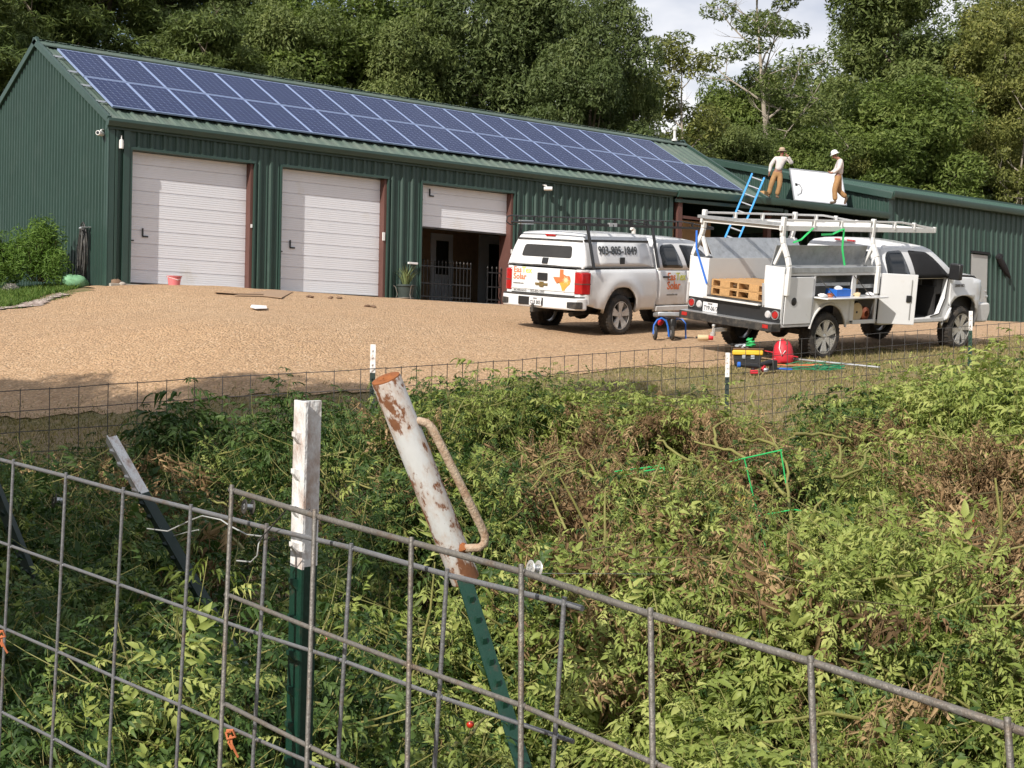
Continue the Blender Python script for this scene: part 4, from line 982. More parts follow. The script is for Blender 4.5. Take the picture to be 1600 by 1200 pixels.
MB().prism(rnd_poly([(3.40, zs_ + .14), (3.56, zs_ + .42), (3.60, belts), (3.80, belts), (3.80, zs_ + .06), (3.1, zs_ + .0), (3.1, zs_ + .09)], .06), -.972, -.88, 'xz').build('door_jamb', 'white_paint', sk)
MB().tube([(3.15, -.976, zs_ + .11), (3.42, -.976, zs_ + .16), (3.57, -.976, zs_ + .44), (3.61, -.976, belts - .01)], .012, 6).build('door_seal', 'black_metal', sk)
pane('doorway', rnd_poly([(2.60, belts + .0), (2.46, tops - .11), (3.0, tops - .14), (3.18, tops - .23), (3.64, belts + .05), (3.66, belts)], .05), wfs, -1, 'cloth_dark', sk)  # cabin darkness painted as a black pane across the upper door opening
lb = MB().box(1.64, 1.70, -.22, .22, 1.965, 2.0).build('brake_light', 'red_lamp', sk, bev=.01)
MB().box(1.632, 1.68, -.07, .07, 1.968, 1.998).build('cargo_light', 'clear_lamp', lb)
text_on_side('2500 HD', .075, 'text_grey', sk, WB - .30, 1.20, lambda x, z: ybs(x, z) + .002, .003, 1.1)
pose_obj(sk, 6.398, -13.132, -1.257, .021, -.064, .133)
bpy.context.view_layer.update()
SKM = sk.matrix_world.copy()
def on_truck(name, lab, cat, loc, rz=0.0, grp=None):
    e = empty(name, (0, 0, 0), None, lab, cat, grp); e.matrix_world = SKM @ Matrix.Translation(loc) @ Matrix.Rotation(rz, 4, 'Z'); return e
# cargo: two stacked pallets
def pallet(lab, z, dx):
    e = on_truck('wooden_pallet', lab, 'pallet', (-.50 + dx, -.0, z), 0, 'pallets in the truck bed')
    w, l, h = 1.19, 1.16, .135
    for y in (-w / 2 + .02, 0, w / 2 - .02):
        MB().box(-l / 2, l / 2, y - .02, y + .02, .018, h - .018).build('stringer', 'pallet', e)
    for k in range(7):
        x = -l / 2 + .05 + k * (l - .1) / 6; MB().box(x - .045, x + .045, -w / 2, w / 2, h - .018, h).build('deck_board', 'pallet', e)
    for k in range(4):
        x = -l / 2 + .05 + k * (l - .1) / 3; MB().box(x - .045, x + .045, -w / 2, w / 2, 0, .018).build('bottom_board', 'pallet', e)
    for y in (-.36, .28): MB().box(-l / 2 + .0, -l / 2 + .09, y - .10, y + .12, .018, h - .018).build('block', 'pallet', e)
pallet('lower wooden pallet in the bed of the white service truck', .975, -.12); pallet('upper wooden pallet in the bed of the white service truck', 1.115, -.12)
# things in the open compartments
e = on_truck('parts_bin', 'blue plastic parts bin on the fold-down shelf of the service truck', 'bin', (.22, -1.03, 1.108))
MB().box(-.20, .20, -.12, -.11, .0, .12).box(-.20, .20, .11, .12, 0, .12).box(-.2, -.19, -.11, .11, 0, .12).box(.19, .2, -.11, .11, 0, .12).box(-.19, .19, -.11, .11, 0, .01).build('bin_shell', 'blue', e, bev=.006)
MB().blob((.0, .0, .12), (.09, .07, .05), 8, .15, 3).build('contents', 'paper', e)
e = on_truck('cable_spool', 'cream wooden cable spool in the lower front compartment of the service truck', 'spool', (.87, -.86, .80))
for y in (-.12, .10): MB().lathe([(0, y), (.165, y), (.165, y + .02), (0, y + .02)], 28, (0, 0, 0), 'y').build('flange', 'cream', e)
MB().lathe([(.09, -.1), (.09, .1)], 20, (0, 0, 0), 'y').build('drum', 'wood', e); MB().lathe([(0, -.126), (.022, -.126), (.022, -.12)], 10, (0, 0, 0), 'y').build('hub_hole', 'black_metal', e)
e = on_truck('wire_spool', 'shiny copper wire coil beside the cream cable spool', 'spool', (1.17, -.90, .76))
MB().lathe([(.055, -.07), (.12, -.05), (.13, 0), (.12, .05), (.055, .07)], 24, (0, 0, 0), 'y', close=True).build('coil', 'copper', e); MB().lathe([(0, .07), (.13, .07), (.13, .085), (0, .085)], 24, (0, 0, 0), 'y').build('flange', 'black_metal', e)
for (x, z, mt_, nm, lb_) in ((.95, 1.268, 'cream', 'small_box', 'small cream carton on the upper shelf of the service truck'), (.98, 1.108, 'terracotta', 'small_box', 'brown carton at the back of the fold-down shelf')):
    o = MB().box(-.06, .06, -.05, .05, 0, .1).build(nm, mt_, None, bev=.008); o.matrix_world = SKM @ Matrix.Translation((x, -.80, z)); tag(o, lb_, 'box', 'cartons in the truck compartments')
rs_ = random.Random(4)
for k, (x, mt_, lb_) in enumerate(((-.33, 'paper', 'crumpled white rag at the rear end of the fold-down shelf'), (-.12, 'copper', 'orange pouch left of the blue parts bin'), (.62, 'cream', 'pale cloth right of the blue parts bin'), (1.0, 'paper', 'white wrapper at the front end of the fold-down shelf'))):
    o = MB().blob((0, 0, .025), (.08, .07, .035), 8, .3, k).build('rag', mt_, None); o.matrix_world = SKM @ Matrix.Translation((x, -1.13, 1.106)); tag(o, lb_, 'rag', 'bits left on the fold-down shelf')
# straps
def strap(name, pts, mat, lab, w=.035):
    m = MB()
    P3 = [SKM @ Vector(p) for p in pts]
    for a, b in zip(P3[:-1], P3[1:]): m.bar(a, b, w, .008, (1, .2, .1))
    tag(m.build(name, mat), lab, 'strap', 'ratchet straps on the ladder rack')
strap('ratchet_strap', [(.35, -.93, 2.25), (.36, -.93, 1.9), (.40, -.98, 1.62)], 'green_bright', 'green strap hanging down from the ladder rack to the side rail')
strap('ratchet_strap', [(-.95, -.90, 2.0), (-.75, -.90, 2.05), (-.45, -.9, 2.25)], 'green_bright', 'green strap knotted round the rear rack post')
strap('ratchet_strap', [(-.25, -.93, 2.14), (.05, -.93, 2.15), (.35, -.92, 2.24)], 'green_bright', 'green strap sagging under the ladder rack rail')
strap('ratchet_strap', [(XR + .02, .99, 2.05), (XR - .02, .93, 1.75), (XR - .03, .62, 1.16)], 'blue', 'blue strap hanging from the rear left rack post to the pallets')
# ------------------------------------------------------------------ trees
M['leaf_dark'] = leafmat('leaf_dark', ((.042, .066, .020), (.105, .142, .046), (.225, .26, .096)), .30, scale=.25)
M['leaf_mid'] = leafmat('leaf_mid', ((.052, .078, .022), (.14, .18, .052), (.27, .30, .105)), .32, scale=.25)
M['leaf_warm'] = leafmat('leaf_warm', ((.070, .085, .022), (.17, .19, .048), (.33, .315, .095)), .32, scale=.25)
M['leaf_bright'] = leafmat('leaf_bright', ((.058, .090, .020), (.150, .205, .046), (.28, .32, .095)), .36, scale=.25)
M['leaf_cedar'] = leafmat('leaf_cedar', ((.038, .058, .016), (.10, .138, .036), (.215, .25, .072)), .22, scale=.35)
def leafcloud(rng, clumps, n, size, droop=0.0, shape=1.0, flat=.55, gap=.0):
    """clumps: (k,6) centre + radii. returns leaf quads folded along the middle (4 verts, 2 tris sharing)"""
    cl = np.array(clumps); vol = (cl[:, 3] * cl[:, 4] * cl[:, 5]) ** (2 / 3); pr = vol / vol.sum()
    idx = rng.choice(len(cl), n, p=pr)
    d = rng.normal(size=(n, 3)); d /= np.linalg.norm(d, axis=1, keepdims=True)
    rad = rng.uniform(.62, 1.08, (n, 1)) ** .5
    # broken surface: lobes by direction
    lob = 1 + .22 * np.sin(d[:, 0:1] * 5 + idx[:, None]) * np.cos(d[:, 1:2] * 6 + idx[:, None] * 1.7)
    P = cl[idx, :3] + d * cl[idx, 3:6] * rad * lob
    P[:, 2] -= droop * rng.uniform(0, 1, n) * (1 - rad[:, 0] * .3)
    s = size * rng.uniform(.55, 1.35, n)[:, None]
    nrm = d * .6 + rng.normal(size=(n, 3)) * .55 + np.array([0, 0, flat]); nrm /= np.linalg.norm(nrm, axis=1, keepdims=True)
    u = rng.normal(size=(n, 3)); u[:, 2] -= droop * 2.2; u -= nrm * (u * nrm).sum(1, keepdims=True); u /= np.linalg.norm(u, axis=1, keepdims=True); v = np.cross(nrm, u)
    L = s * shape; Wd = s * .48 / math.sqrt(shape)
    a = P - u * L * .5; b = P + v * Wd * .5 - nrm * s * .08; c = P + u * L * .5; e = P - v * Wd * .5 - nrm * s * .08
    V = np.stack([a, b, c, e], 1).reshape(-1, 3); F = np.arange(4 * n).reshape(-1, 4)
    ct = rng.uniform(0, 1, len(cl))
    T = np.repeat(np.clip(rng.uniform(0, 1, n) * .62 + ct[idx] * .38, 0, 1), 4)
    return V, F, T
def limbs(rng, H, crown0, spread, nl, r0, lean=(0, 0), mat='bark', tips=None, up=.55, bare=False):
    """trunk and limbs as tapered tubes; returns MB and limb end points"""
    m = MB(); ends = []
    tp = [Vector((lean[0] * (t_ ** 1.4) + .12 * math.sin(t_ * 7 + nl), lean[1] * (t_ ** 1.4) + .12 * math.cos(t_ * 6), H * t_)) for t_ in np.linspace(0, 1, 9)]
    rr = [r0 * (1.35 if i == 0 else 1) * (1 - .86 * i / 8) for i in range(9)]; m.tube(tp, rr, 9)
    for k in range(nl):
        t_ = crown0 + (1 - crown0) * (k + rng.uniform(0, .8)) / nl; t_ = min(t_, .97); i = int(t_ * 8); p = tp[i].lerp(tp[min(i + 1, 8)], t_ * 8 - i)
        a = k * 2.4 + rng.uniform(-.5, .5); L = spread * rng.uniform(.65, 1.1) * (1.15 - .6 * (t_ - crown0) / (1 - crown0))
        dirv = Vector((math.cos(a), math.sin(a), up * rng.uniform(.5, 1.5))).normalized(); pts = [p]
        for q in range(4):
            dirv = (dirv + Vector((rng.uniform(-.25, .25), rng.uniform(-.25, .25), rng.uniform(-.05, .3)))).normalized(); pts.append(pts[-1] + dirv * L / 4)
        rb = r0 * (.46 - .26 * t_); m.tube(pts, [rb, rb * .75, rb * .5, rb * .33, rb * .12], 6); ends.append(pts[-1]); ends.append(pts[3])
        for q in (2, 3) if not bare else (1, 2, 3, 3, 4):
            dv = Vector((rng.uniform(-1, 1), rng.uniform(-1, 1), rng.uniform(.0, .9))).normalized(); l2 = L * rng.uniform(.25, .5)
            e1 = pts[q] + dv * l2 * .5; e2 = e1 + (dv + Vector((rng.uniform(-.4, .4), rng.uniform(-.4, .4), .2))).normalized() * l2 * .5
            m.tube([pts[q], e1, e2], [rb * .38, rb * .22, rb * .07], 5); ends.append(e2)
            if bare:
                for z_ in range(3):
                    dv2 = (dv + Vector((rng.uniform(-.8, .8), rng.uniform(-.8, .8), rng.uniform(-.2, .6)))).normalized(); m.tube([e1, e1 + dv2 * l2 * .3, e1 + dv2 * l2 * .55 + Vector((0, 0, .1))], [rb * .13, rb * .08, rb * .03], 4)
    return m, ends
def make_tree(seed, kind):
    rng = np.random.RandomState(seed); e = empty('tree', (0, 0, 0))
    if kind in ('oak', 'oak_wide', 'bright', 'warm', 'dark'):
        H = {'oak': 11.5, 'oak_wide': 10.5, 'bright': 9.5, 'warm': 12, 'dark': 12.5}[kind]; sp = {'oak': 3.7, 'oak_wide': 4.6, 'bright': 3.4, 'warm': 3.9, 'dark': 3.9}[kind]
        m, ends = limbs(rng, H, .25, sp, 15, .24)
        cl = []
        for p in ends:
            r = rng.uniform(.45, 1.25); cl.append((p.x, p.y, p.z, r * 1.1, r * 1.1, r * .72))
        for k in range(34):
            t_ = rng.uniform(.2, 1.02); a = rng.uniform(0, 6.28); rad = sp * (.95 * math.sin(min(1, t_ + .12) * 2.45)) * rng.uniform(.55, 1.0); r = rng.uniform(.4, 1.15)
            cl.append((rad * math.cos(a), rad * math.sin(a), H * t_, r * 1.15, r * 1.15, r * .8))
        mat = {'oak': 'leaf_mid', 'oak_wide': 'leaf_dark', 'bright': 'leaf_bright', 'warm': 'leaf_warm', 'dark': 'leaf_dark'}[kind]
        V, F, T = leafcloud(rng, cl, 78000, .165, .0, 1.25)
        m.build('trunk', 'bark', e)
    elif kind == 'cedar':
        H = 12.0; m, ends = limbs(rng, H, .12, 2.6, 18, .22, up=.1); cl = []
        for k in range(120):
            t_ = rng.uniform(.04, 1.0); a = rng.uniform(0, 6.28); rad = 3.3 * (1 - t_) ** .38 * rng.uniform(.4, 1.0) + .1; r = rng.uniform(.45, .85)
            cl.append((rad * math.cos(a), rad * math.sin(a), H * t_, r * 1.2, r * 1.2, r * .55))
        V, F, T = leafcloud(rng, cl, 78000, .145, .45, 1.9, .2); mat = 'leaf_cedar'; m.build('trunk', 'bark', e)
    elif kind == 'airy':
        H = 9.5; m, ends = limbs(rng, H, .35, 2.2, 9, .11, (.5, .2), bare=True); cl = []
        for p in ends:
            if rng.uniform() < .62: r = rng.uniform(.3, .62); cl.append((p.x, p.y, p.z, r * 1.2, r * 1.2, r * .7))
        V, F, T = leafcloud(rng, cl, 9500, .15, .1, 1.3); mat = 'leaf_warm'; m.build('trunk', 'bark_pale', e)
    elif kind == 'bare':
        H = 12.5; m, ends = limbs(rng, H, .38, 3.6, 13, .17, (-.6, .4), bare=True, up=.8); cl = []
        for p in ends:
            if rng.uniform() < .40: r = rng.uniform(.3, .6); cl.append((p.x, p.y, p.z, r * 1.3, r * 1.3, r * .7))
        V, F, T = leafcloud(rng, cl, 10000, .14, .1, 1.3); mat = 'leaf_mid'; m.build('trunk', 'bark_pale', e)
    elif kind == 'under':
        H = 4.6; m, ends = limbs(rng, H, .12, 2.2, 12, .09, up=.5); cl = []
        for p in ends: r = rng.uniform(.4, .8); cl.append((p.x, p.y, p.z, r * 1.2, r * 1.2, r * .75))
        for k in range(14):
            a = rng.uniform(0, 6.28); rad = rng.uniform(.6, 2.4); r = rng.uniform(.4, .8); cl.append((rad * math.cos(a), rad * math.sin(a), rng.uniform(.5, 4.2), r * 1.2, r * 1.2, r * .8))
        V, F, T = leafcloud(rng, cl, 30000, .145, .08, 1.5); mat = 'leaf_warm'; m.build('trunk', 'bark', e)
    npmesh('crown', V, F, M[mat], T, e); return e
protos = {}
for k, sd in (('oak', 3), ('oak_wide', 5), ('bright', 8), ('warm', 11), ('dark', 14), ('cedar', 21), ('airy', 31), ('bare', 41), ('under', 51)):
    protos[k] = [make_tree(sd, k)]
protos['warm'].append(make_tree(77, 'warm')); protos['oak'].append(make_tree(78, 'oak'))
used_p = set(); _tn = [0]
def plant(kind, px, ytop, d, label, name='tree', sx=1.0, rot=None, mat=None, grp='trees behind the barn', cat='tree'):
    """tree whose top reaches photo row ytop at distance d"""
    pl_ = protos[kind]; src = pl_[_tn[0] % len(pl_)]; _tn[0] += 1
    p = at(px, ytop, d); g = gz(p.x, p.y) - .15; h = p.z - g
    if src.name in used_p: o = copy_tree(src)
    else: used_p.add(src.name); o = src
    H0 = {'oak': 12.3, 'oak_wide': 11.4, 'bright': 10.4, 'warm': 12.9, 'dark': 13.4, 'cedar': 12.4, 'airy': 10.2, 'bare': 13.0, 'under': 5.2}[kind]
    s = h / H0; o.location = (p.x, p.y, g); o.scale = (s * sx, s * sx, s); o.rotation_euler = (0, 0, rot if rot is not None else _tn[0] * 2.1)
    o.name = name; tag(o, label, cat, grp); return o
T_ = [
 ('airy', 662, 5, 55, .9, 'slender_tree', 'slender airy tree in front of the pale sky holes left of the domed tree'),
 ('bare', 1440, 40, 58, .8, 'bare_tree', 'pale limbed thin tree in front of the tall oaks at the right'),
 ('dark', 0, -80, 66, 1.0, 'pine_tree', 'dark tall tree filling the corner behind the gable cedars'),
 ('cedar', 245, -40, 55, 1.2, 'cedar_tree', 'brown green cedar over the gap between the first two garage doors'),
 ('dark', 480, -40, 66, .8, 'oak_tree', 'dark tree half hidden behind the two mid green oaks'),
 ('oak_wide', 790, 10, 56, .7, 'oak_tree', 'dark leafy oak in front of the domed tree on its left'),
 ('oak', 505, -35, 63, .95, 'oak_tree', 'tall mid green oak closing the row behind the second garage door'),
 ('bright', 420, -25, 64, .9, 'oak_tree', 'bright tall oak behind the lighter cedar'),
 # kind, px, ytop, d, width factor, name, label
 ('cedar', -70, -70, 50, 1.3, 'cedar_tree', 'dark drooping cedar cut by the photo edge beyond the barn gable'),
 ('cedar', 55, -60, 54, 1.2, 'cedar_tree', 'brownish green cedar rising right behind the gable peak'),
 ('cedar', 170, -95, 57, 1.3, 'cedar_tree', 'tall dark cedar behind the first solar panels'),
 ('dark', 262, -80, 60, .9, 'pine_tree', 'tall dark tree between the cedars and the brighter oaks'),
 ('cedar', 318, 10, 53, 1.15, 'cedar_tree', 'lighter cedar with drooping green sprays above the second garage door'),
 ('dark', 385, -60, 60, .9, 'oak_tree', 'dark tree standing close behind the lighter cedar'),
 ('oak', 448, 12, 56, .85, 'oak_tree', 'mid green oak above the second garage door, just below the small blue gap'),
 ('bright', 540, -12, 58, .95, 'oak_tree', 'bright leafy oak right of the small blue sky gap'),
 ('oak', 625, 30, 57, .75, 'oak_tree', 'small oak in front of the pale sky holes'),
 ('oak_wide', 715, -25, 60, .85, 'oak_tree', 'dark broad oak left of the big domed tree'),
 ('dark', 845, -30, 60, .92, 'oak_tree', 'biggest dark domed tree rising behind the middle of the barn'),
 ('oak_wide', 925, 35, 57, .72, 'oak_tree', 'dark oak forming the right shoulder of the domed tree beside the open sky'),
 ('oak', 992, 112, 58, .5, 'oak_tree', 'lower oak beside the open sky behind the ridge vent'),
 ('airy', 1088, 58, 57, .95, 'slender_tree', 'slender airy tree standing alone in the patch of open sky'),
 ('under', 1070, 165, 53, 1.0, 'young_tree', 'pale yellowish young tree right behind the ridge vent'),
 ('bare', 1215, -30, 56, 1.1, 'bare_tree', 'half bare tree with pale forked limbs behind the two men'),
 ('bright', 1165, 120, 60, .85, 'oak_tree', 'low bright tree under the half bare one, left of its trunk'),
 ('oak', 1255, 95, 63, .9, 'oak_tree', 'dull green tree behind the trunk of the half bare tree'),
 ('under', 1150, 195, 54, 1.25, 'young_tree', 'yellow green thicket tree left of the man in the straw hat'),
 ('under', 1250, 205, 54, 1.1, 'young_tree', 'olive thicket tree between the two men'),
 ('warm', 1330, -35, 60, .85, 'oak_tree', 'tall olive oak behind the man in the white helmet'),
 ('oak', 1400, -20, 63, .95, 'oak_tree', 'tall green oak at the top right, left of the yellowish ones'),
 ('bright', 1410, 130, 54, 1.05, 'oak_tree', 'bright green tree low over the roof of the wing'),
 ('warm', 1490, -20, 60, .95, 'oak_tree', 'yellowish tall oak rising over the wing roof'),
 ('warm', 1575, 40, 56, .85, 'oak_tree', 'yellowish oak at the right edge, above the wing roof end'),
 ('warm', 1655, -10, 60, .95, 'oak_tree', 'tall oak partly cut by the right photo edge'),
 ('airy', 1590, 100, 52, .75, 'slender_tree', 'thin pale trunked tree by the right edge over the wing'),
 ('under', 1330, 235, 55, 1.2, 'young_tree', 'leafy low tree just right of the man in the white helmet'),
 ('under', 1480, 240, 55, 1.3, 'young_tree', 'low shady tree over the middle of the wing roof'),
 ('under', 1580, 285, 55, 1.2, 'young_tree', 'low tree at the far end of the wing roof'),
]
_uk = 0
for kind, px, yt, d, sx, nm, lb in T_:
    if kind == 'under' and px > 1040: kind = ('warm', 'oak', 'bright')[_uk % 3]; _uk += 1; sx = sx * .72
    plant(kind, px, yt, d + float(np.interp(px, [1040, 1140, 1300, 1600], [0, 16, 22, 30])), lb, nm, sx)
# a farther wood that closes the gaps; it reads as one mass
rng = np.random.RandomState(99); cl = []
for k in range(330):
    px = rng.uniform(-200, 1800); d = rng.uniform(74, 86) + np.interp(px, [1000, 1150], [0, 26])
    top = np.interp(px, [-200, 400, 460, 520, 560, 600, 680, 760, 980, 1010, 1040, 1100, 1150, 1250, 1350, 1500, 1800], [-60, -40, -10, 25, -10, 30, 60, 0, 30, 190, 240, 235, 205, 90, -10, -30, -30])
    y = rng.uniform(top, 330); p = at(px, y + 35, d); r = rng.uniform(1.0, 1.9) * d / 78; cl.append((p.x, p.y, p.z, r * 1.2, r * 1.2, r))
V, F, T = leafcloud(rng, cl, 180000, .32, .0, 1.25); o = npmesh('far_woods', V, F, M['leaf_dark'], T); tag(o, 'dark mass of woods behind the nearer trees', 'woods', None, 'stuff')
# trees that stand left of the garden, out of frame; they shade the lower left
def shade_tree(kind, r, d, h, lab, sx=1.0):
    p = W(r, d); g = gz(p.x, p.y); src = protos[kind][0]; o = copy_tree(src)
    H0 = {'oak': 12.3, 'bright': 10.4, 'dark': 13.4, 'warm': 12.9, 'oak_wide': 11.4}[kind]; s = h / H0
    o.location = (p.x, p.y, g); o.scale = (s * sx, s * sx, s); o.rotation_euler = (0, 0, r); o.name = 'oak_tree'; tag(o, lab, 'tree', 'trees beside the garden')
SHADE = [('oak', -4.0, .6, 5.4, .56), ('oak', -5.0, 1.7, 5.6, .62), ('oak', -8.9, 1.9, 9.0, .85), ('dark', -8.2, 4.2, 10, .6), ('oak', -8.6, 14.2, 8.0, .95), ('dark', -12.6, 13.6, 8.0, 1.1), ('dark', -7.4, 9.0, 12.5, .6)]
for k, (kd, r, d, h, sx) in enumerate(SHADE): shade_tree(kd, r, d, h, 'shade tree left of the garden casting shadow over the vines, %s from the camera' % ordn[k], sx)
# shrub at the gable
rng = np.random.RandomState(5)
def shrub(px0, px1, ytop, ybase, d, n, mat, name, lab, size=.055, shape=1.8):
    e = empty(name, at((px0 + px1) / 2, ybase, d), None, lab, 'shrub'); base = Vector(e.location); cl = []; st = MB(); w = (px1 - px0) / FPX * d / 2
    hh = (ybase - ytop) / FPX * d
    for k in range(22):
        a = rng.uniform(0, 6.28); q = rng.uniform(0, 1); x = math.cos(a) * w * q * .95; y = math.sin(a) * .55 * q; h = hh * (1 - .55 * q * q) * rng.uniform(.75, 1.05)
        o3 = R0 * x + F0 * y; p1 = o3 + Vector((0, 0, h * .5)); p2 = o3 * 1.12 + Vector((0, 0, h * .9)); st.tube([o3 * .3, p1, p2], [.014, .009, .003], 5)
        for z_ in (.35, .6, .85): r = rng.uniform(.16, .27); c = o3 * (1 + .1 * z_) + Vector((0, 0, h * z_)); cl.append((c.x, c.y, c.z, r, r, r * 1.25))
    V, F, T = leafcloud(rng, cl, n, size, .0, shape, .3); npmesh('foliage', V, F, M[mat], T, e); st.build('stems', 'stalk_dark', e); return e
M['leaf_shrub'] = leafmat('leaf_shrub', ((.06, .12, .018), (.12, .21, .035), (.22, .32, .07)), .35, scale=1.5)
shrub(15, 108, 342, 440, 33.2, 13000, 'leaf_shrub', 'shrub', 'bright green bushy shrub against the barn gable wall')
shrub(-60, 30, 365, 442, 33.0, 12000, 'leaf_shrub', 'shrub', 'bright green shrub cut by the photo edge beside the gable')
# ------------------------------------------------------------------ garden: tomato vines, grass
GREENS = dict(
 tom_green=((.018, .042, .011), (.055, .105, .025), (.15, .215, .058)),
 tom_yellow=((.095, .135, .030), (.255, .315, .072), (.50, .52, .17)))
M['tom_leaf'] = leafmat('tom_leaf', GREENS['tom_green'], .30, .5, .9)
M['tom_leaf_y'] = leafmat('tom_leaf_y', GREENS['tom_yellow'], .32, .5, .9)
M['dead_leaf'] = leafmat('dead_leaf', ((.055, .036, .018), (.24, .150, .074), (.52, .37, .20)), .2, .8, 2.0)
def leaf_proto(rng, curl=.25, dead=False):
    """compound tomato leaf along +x, length 1: leaflets are folded blades of 4 triangles; returns V(n,3), F(m,3)"""
    V = []; F = []
    def leaflet(o, dirv, L, w, nz):
        d = np.array(dirv, float); d /= np.linalg.norm(d); up = np.array((0, 0, 1.0)) + rng.normal(size=3) * (.25 if not dead else .9); up -= d * up.dot(d); up /= np.linalg.norm(up); s = np.cross(up, d)
        k = len(V); cv = curl * rng.uniform(.3, 1.6)
        p1 = o + d * L * .30; p2 = o + d * L * .68 - up * L * cv * .25; tip = o + d * L - up * L * cv
        wv = w * (.85 if dead else 1)
        V.extend([o, p1 + s * wv + up * L * .05, p1 - up * L * .04, p1 - s * wv + up * L * .05, p2 + s * wv * .72, p2 - s * wv * .72, tip, o + d * L * .5 - up * L * (.06 + cv * .1)])
        F.extend([(k, k + 1, k + 2), (k, k + 2, k + 3), (k + 1, k + 4, k + 7), (k + 1, k + 7, k + 2), (k + 3, k + 7, k + 5), (k + 3, k + 2, k + 7), (k + 4, k + 6, k + 7), (k + 5, k + 7, k + 6)])
    def rach(t_): return np.array((t_, 0, -.16 * t_ * t_ * (1 + curl * 2)))
    for t_, L in ((.30, .28), (.55, .34), (.78, .30)):
        for sg in (-1, 1):
            a = rng.uniform(.8, 1.25); leaflet(rach(t_ + rng.uniform(-.04, .04)), (math.cos(a), sg * math.sin(a), rng.uniform(-.5, .1)), L * rng.uniform(.8, 1.15), L * rng.uniform(.15, .24), 0)
            if not dead and rng.uniform() < .6: leaflet(rach(t_ - .11), (.5, sg, rng.uniform(-.3, .1)), L * .36, L * .13, 0)
    leaflet(rach(.86), (1, 0, -.3), .34, .08, 0)
    k = len(V); w = .012
    V.extend([rach(0) + (0, w, 0), rach(0) - (0, w, 0), rach(.45) + (0, w, .0), rach(.45) - (0, w, .0), rach(.9)]); F.extend([(k, k + 1, k + 3), (k, k + 3, k + 2), (k + 2, k + 3, k + 4)])
    return np.array(V), np.array(F)
_r = np.random.RandomState(12)
LP = [leaf_proto(_r, c) for c in (.25, .4, .6, .8, 1.0)]; DP = [leaf_proto(_r, c, True) for c in (.8, 1.3, 1.8, 2.4)]
def inst(protos_, P, X, Z, S_, rng, tint):
    """place leaf protos: origin P, direction X, up hint Z, scale"""
    X = X / np.linalg.norm(X, axis=1, keepdims=True); Z = Z - X * (X * Z).sum(1, keepdims=True); Z /= np.linalg.norm(Z, axis=1, keepdims=True) + 1e-9; Y = np.cross(Z, X)
    pick = rng.randint(0, len(protos_), len(P)); Vs = []; Fs = []; Ts = []; off = 0
    for k, (V, F) in enumerate(protos_):
        i = np.where(pick == k)[0]
        if not len(i): continue
        R_ = np.stack([X[i], Y[i], Z[i]], 2); W_ = np.einsum('nij,vj->nvi', R_, V) * S_[i][:, None, None] + P[i][:, None, :]
        Vs.append(W_.reshape(-1, 3)); Fs.append((F[None] + (np.arange(len(i)) * len(V))[:, None, None]).reshape(-1, 3) + off); off += len(i) * len(V)
        Ts.append(np.repeat(tint[i], len(V)))
    return np.concatenate(Vs), np.concatenate(Fs), np.concatenate(Ts)
# canopy of the vines in the camera's ground frame: height above ground by depth d and side r
def vine_top(r, d):
    px = 800 + FPX * r / d
    # photo row of the far skyline of the vines
    sky = np.interp(px, [-200, 0, 130, 240, 300, 420, 560, 650, 760, 880, 1000, 1060, 1180, 1230, 1300, 1360, 1420, 1500, 1560, 1650, 1900], [745, 735, 725, 700, 685, 675, 645, 618, 594, 596, 612, 626, 646, 660, 628, 592, 580, 572, 556, 540, 525])
    far = CAM.z - (sky - 577) / FPX * d
    zt = np.interp(d, [2.4, 3.4, 5, 7, 8.5], [-2.62, -2.50, -2.34, -2.26, -2.18])
    zt = zt + .15 * np.sin(r * 2.6 + d * 1.1) + .12 * np.sin(r * 5.3 - d * 2.3) + .12 * np.sin(d * 3.9 + 1.0 + r) - .06
    t_ = np.clip((d - 8.0) / 2.2, 0, 1); return np.minimum(zt * (1 - t_) + far * t_, CAM.z - (sky + 6 - 577) / FPX * d)
def zone(px, py):
    """what grows at a photo position: 0 green, 1 yellow green, 2 withered"""
    z = []
    Z_ = ((905, 765, 65, 52, 1.25), (985, 715, 45, 28, .7), (950, 1010, 60, 80, .9), (1150, 745, 75, 60, .85), (1110, 700, 45, 30, .8), (1290, 715, 45, 40, .45), (1410, 715, 50, 35, .55), (1550, 880, 72, 140, 1.3), (1235, 965, 50, 60, .3), (1090, 870, 40, 50, .3), (630, 760, 50, 40, .3), (320, 830, 60, 60, .55), (700, 690, 20, 20, .2), (1340, 1040, 60, 50, .3), (140, 735, 70, 30, .5), (1480, 700, 40, 40, .5))
    d_ = 0
    for a, b, c, e, s in Z_:
        q = ((px - a) / c) ** 2 + ((py - b) / e) ** 2; d_ = max(d_, s * math.exp(-q * q * .7))
    return d_
def dark_gap(px, py):
    g = 0
    for a, b, c, e, s in ((330, 880, 110, 70, .9), (560, 800, 90, 60, .8), (620, 1080, 110, 90, .75), (880, 820, 60, 50, .8), (270, 980, 120, 50, .6), (1250, 790, 40, 70, .8), (560, 1150, 100, 60, .6), (1450, 690, 45, 45, .7), (700, 990, 60, 60, .3), (1560, 1000, 70, 80, .7), (820, 760, 60, 50, .6), (120, 1000, 60, 60, .4)):
        q = ((px - a) / c) ** 2 + ((py - b) / e) ** 2; g = max(g, s * math.exp(-q * q))
    return g
rng = np.random.RandomState(2024)
LV = {'g': [], 'y': [], 'd': []}; stems = MB(); dstems = MB()
def add_leaf(kind, p, x, z, s, t_): LV[kind].append((*p, *x, *z, s, t_))
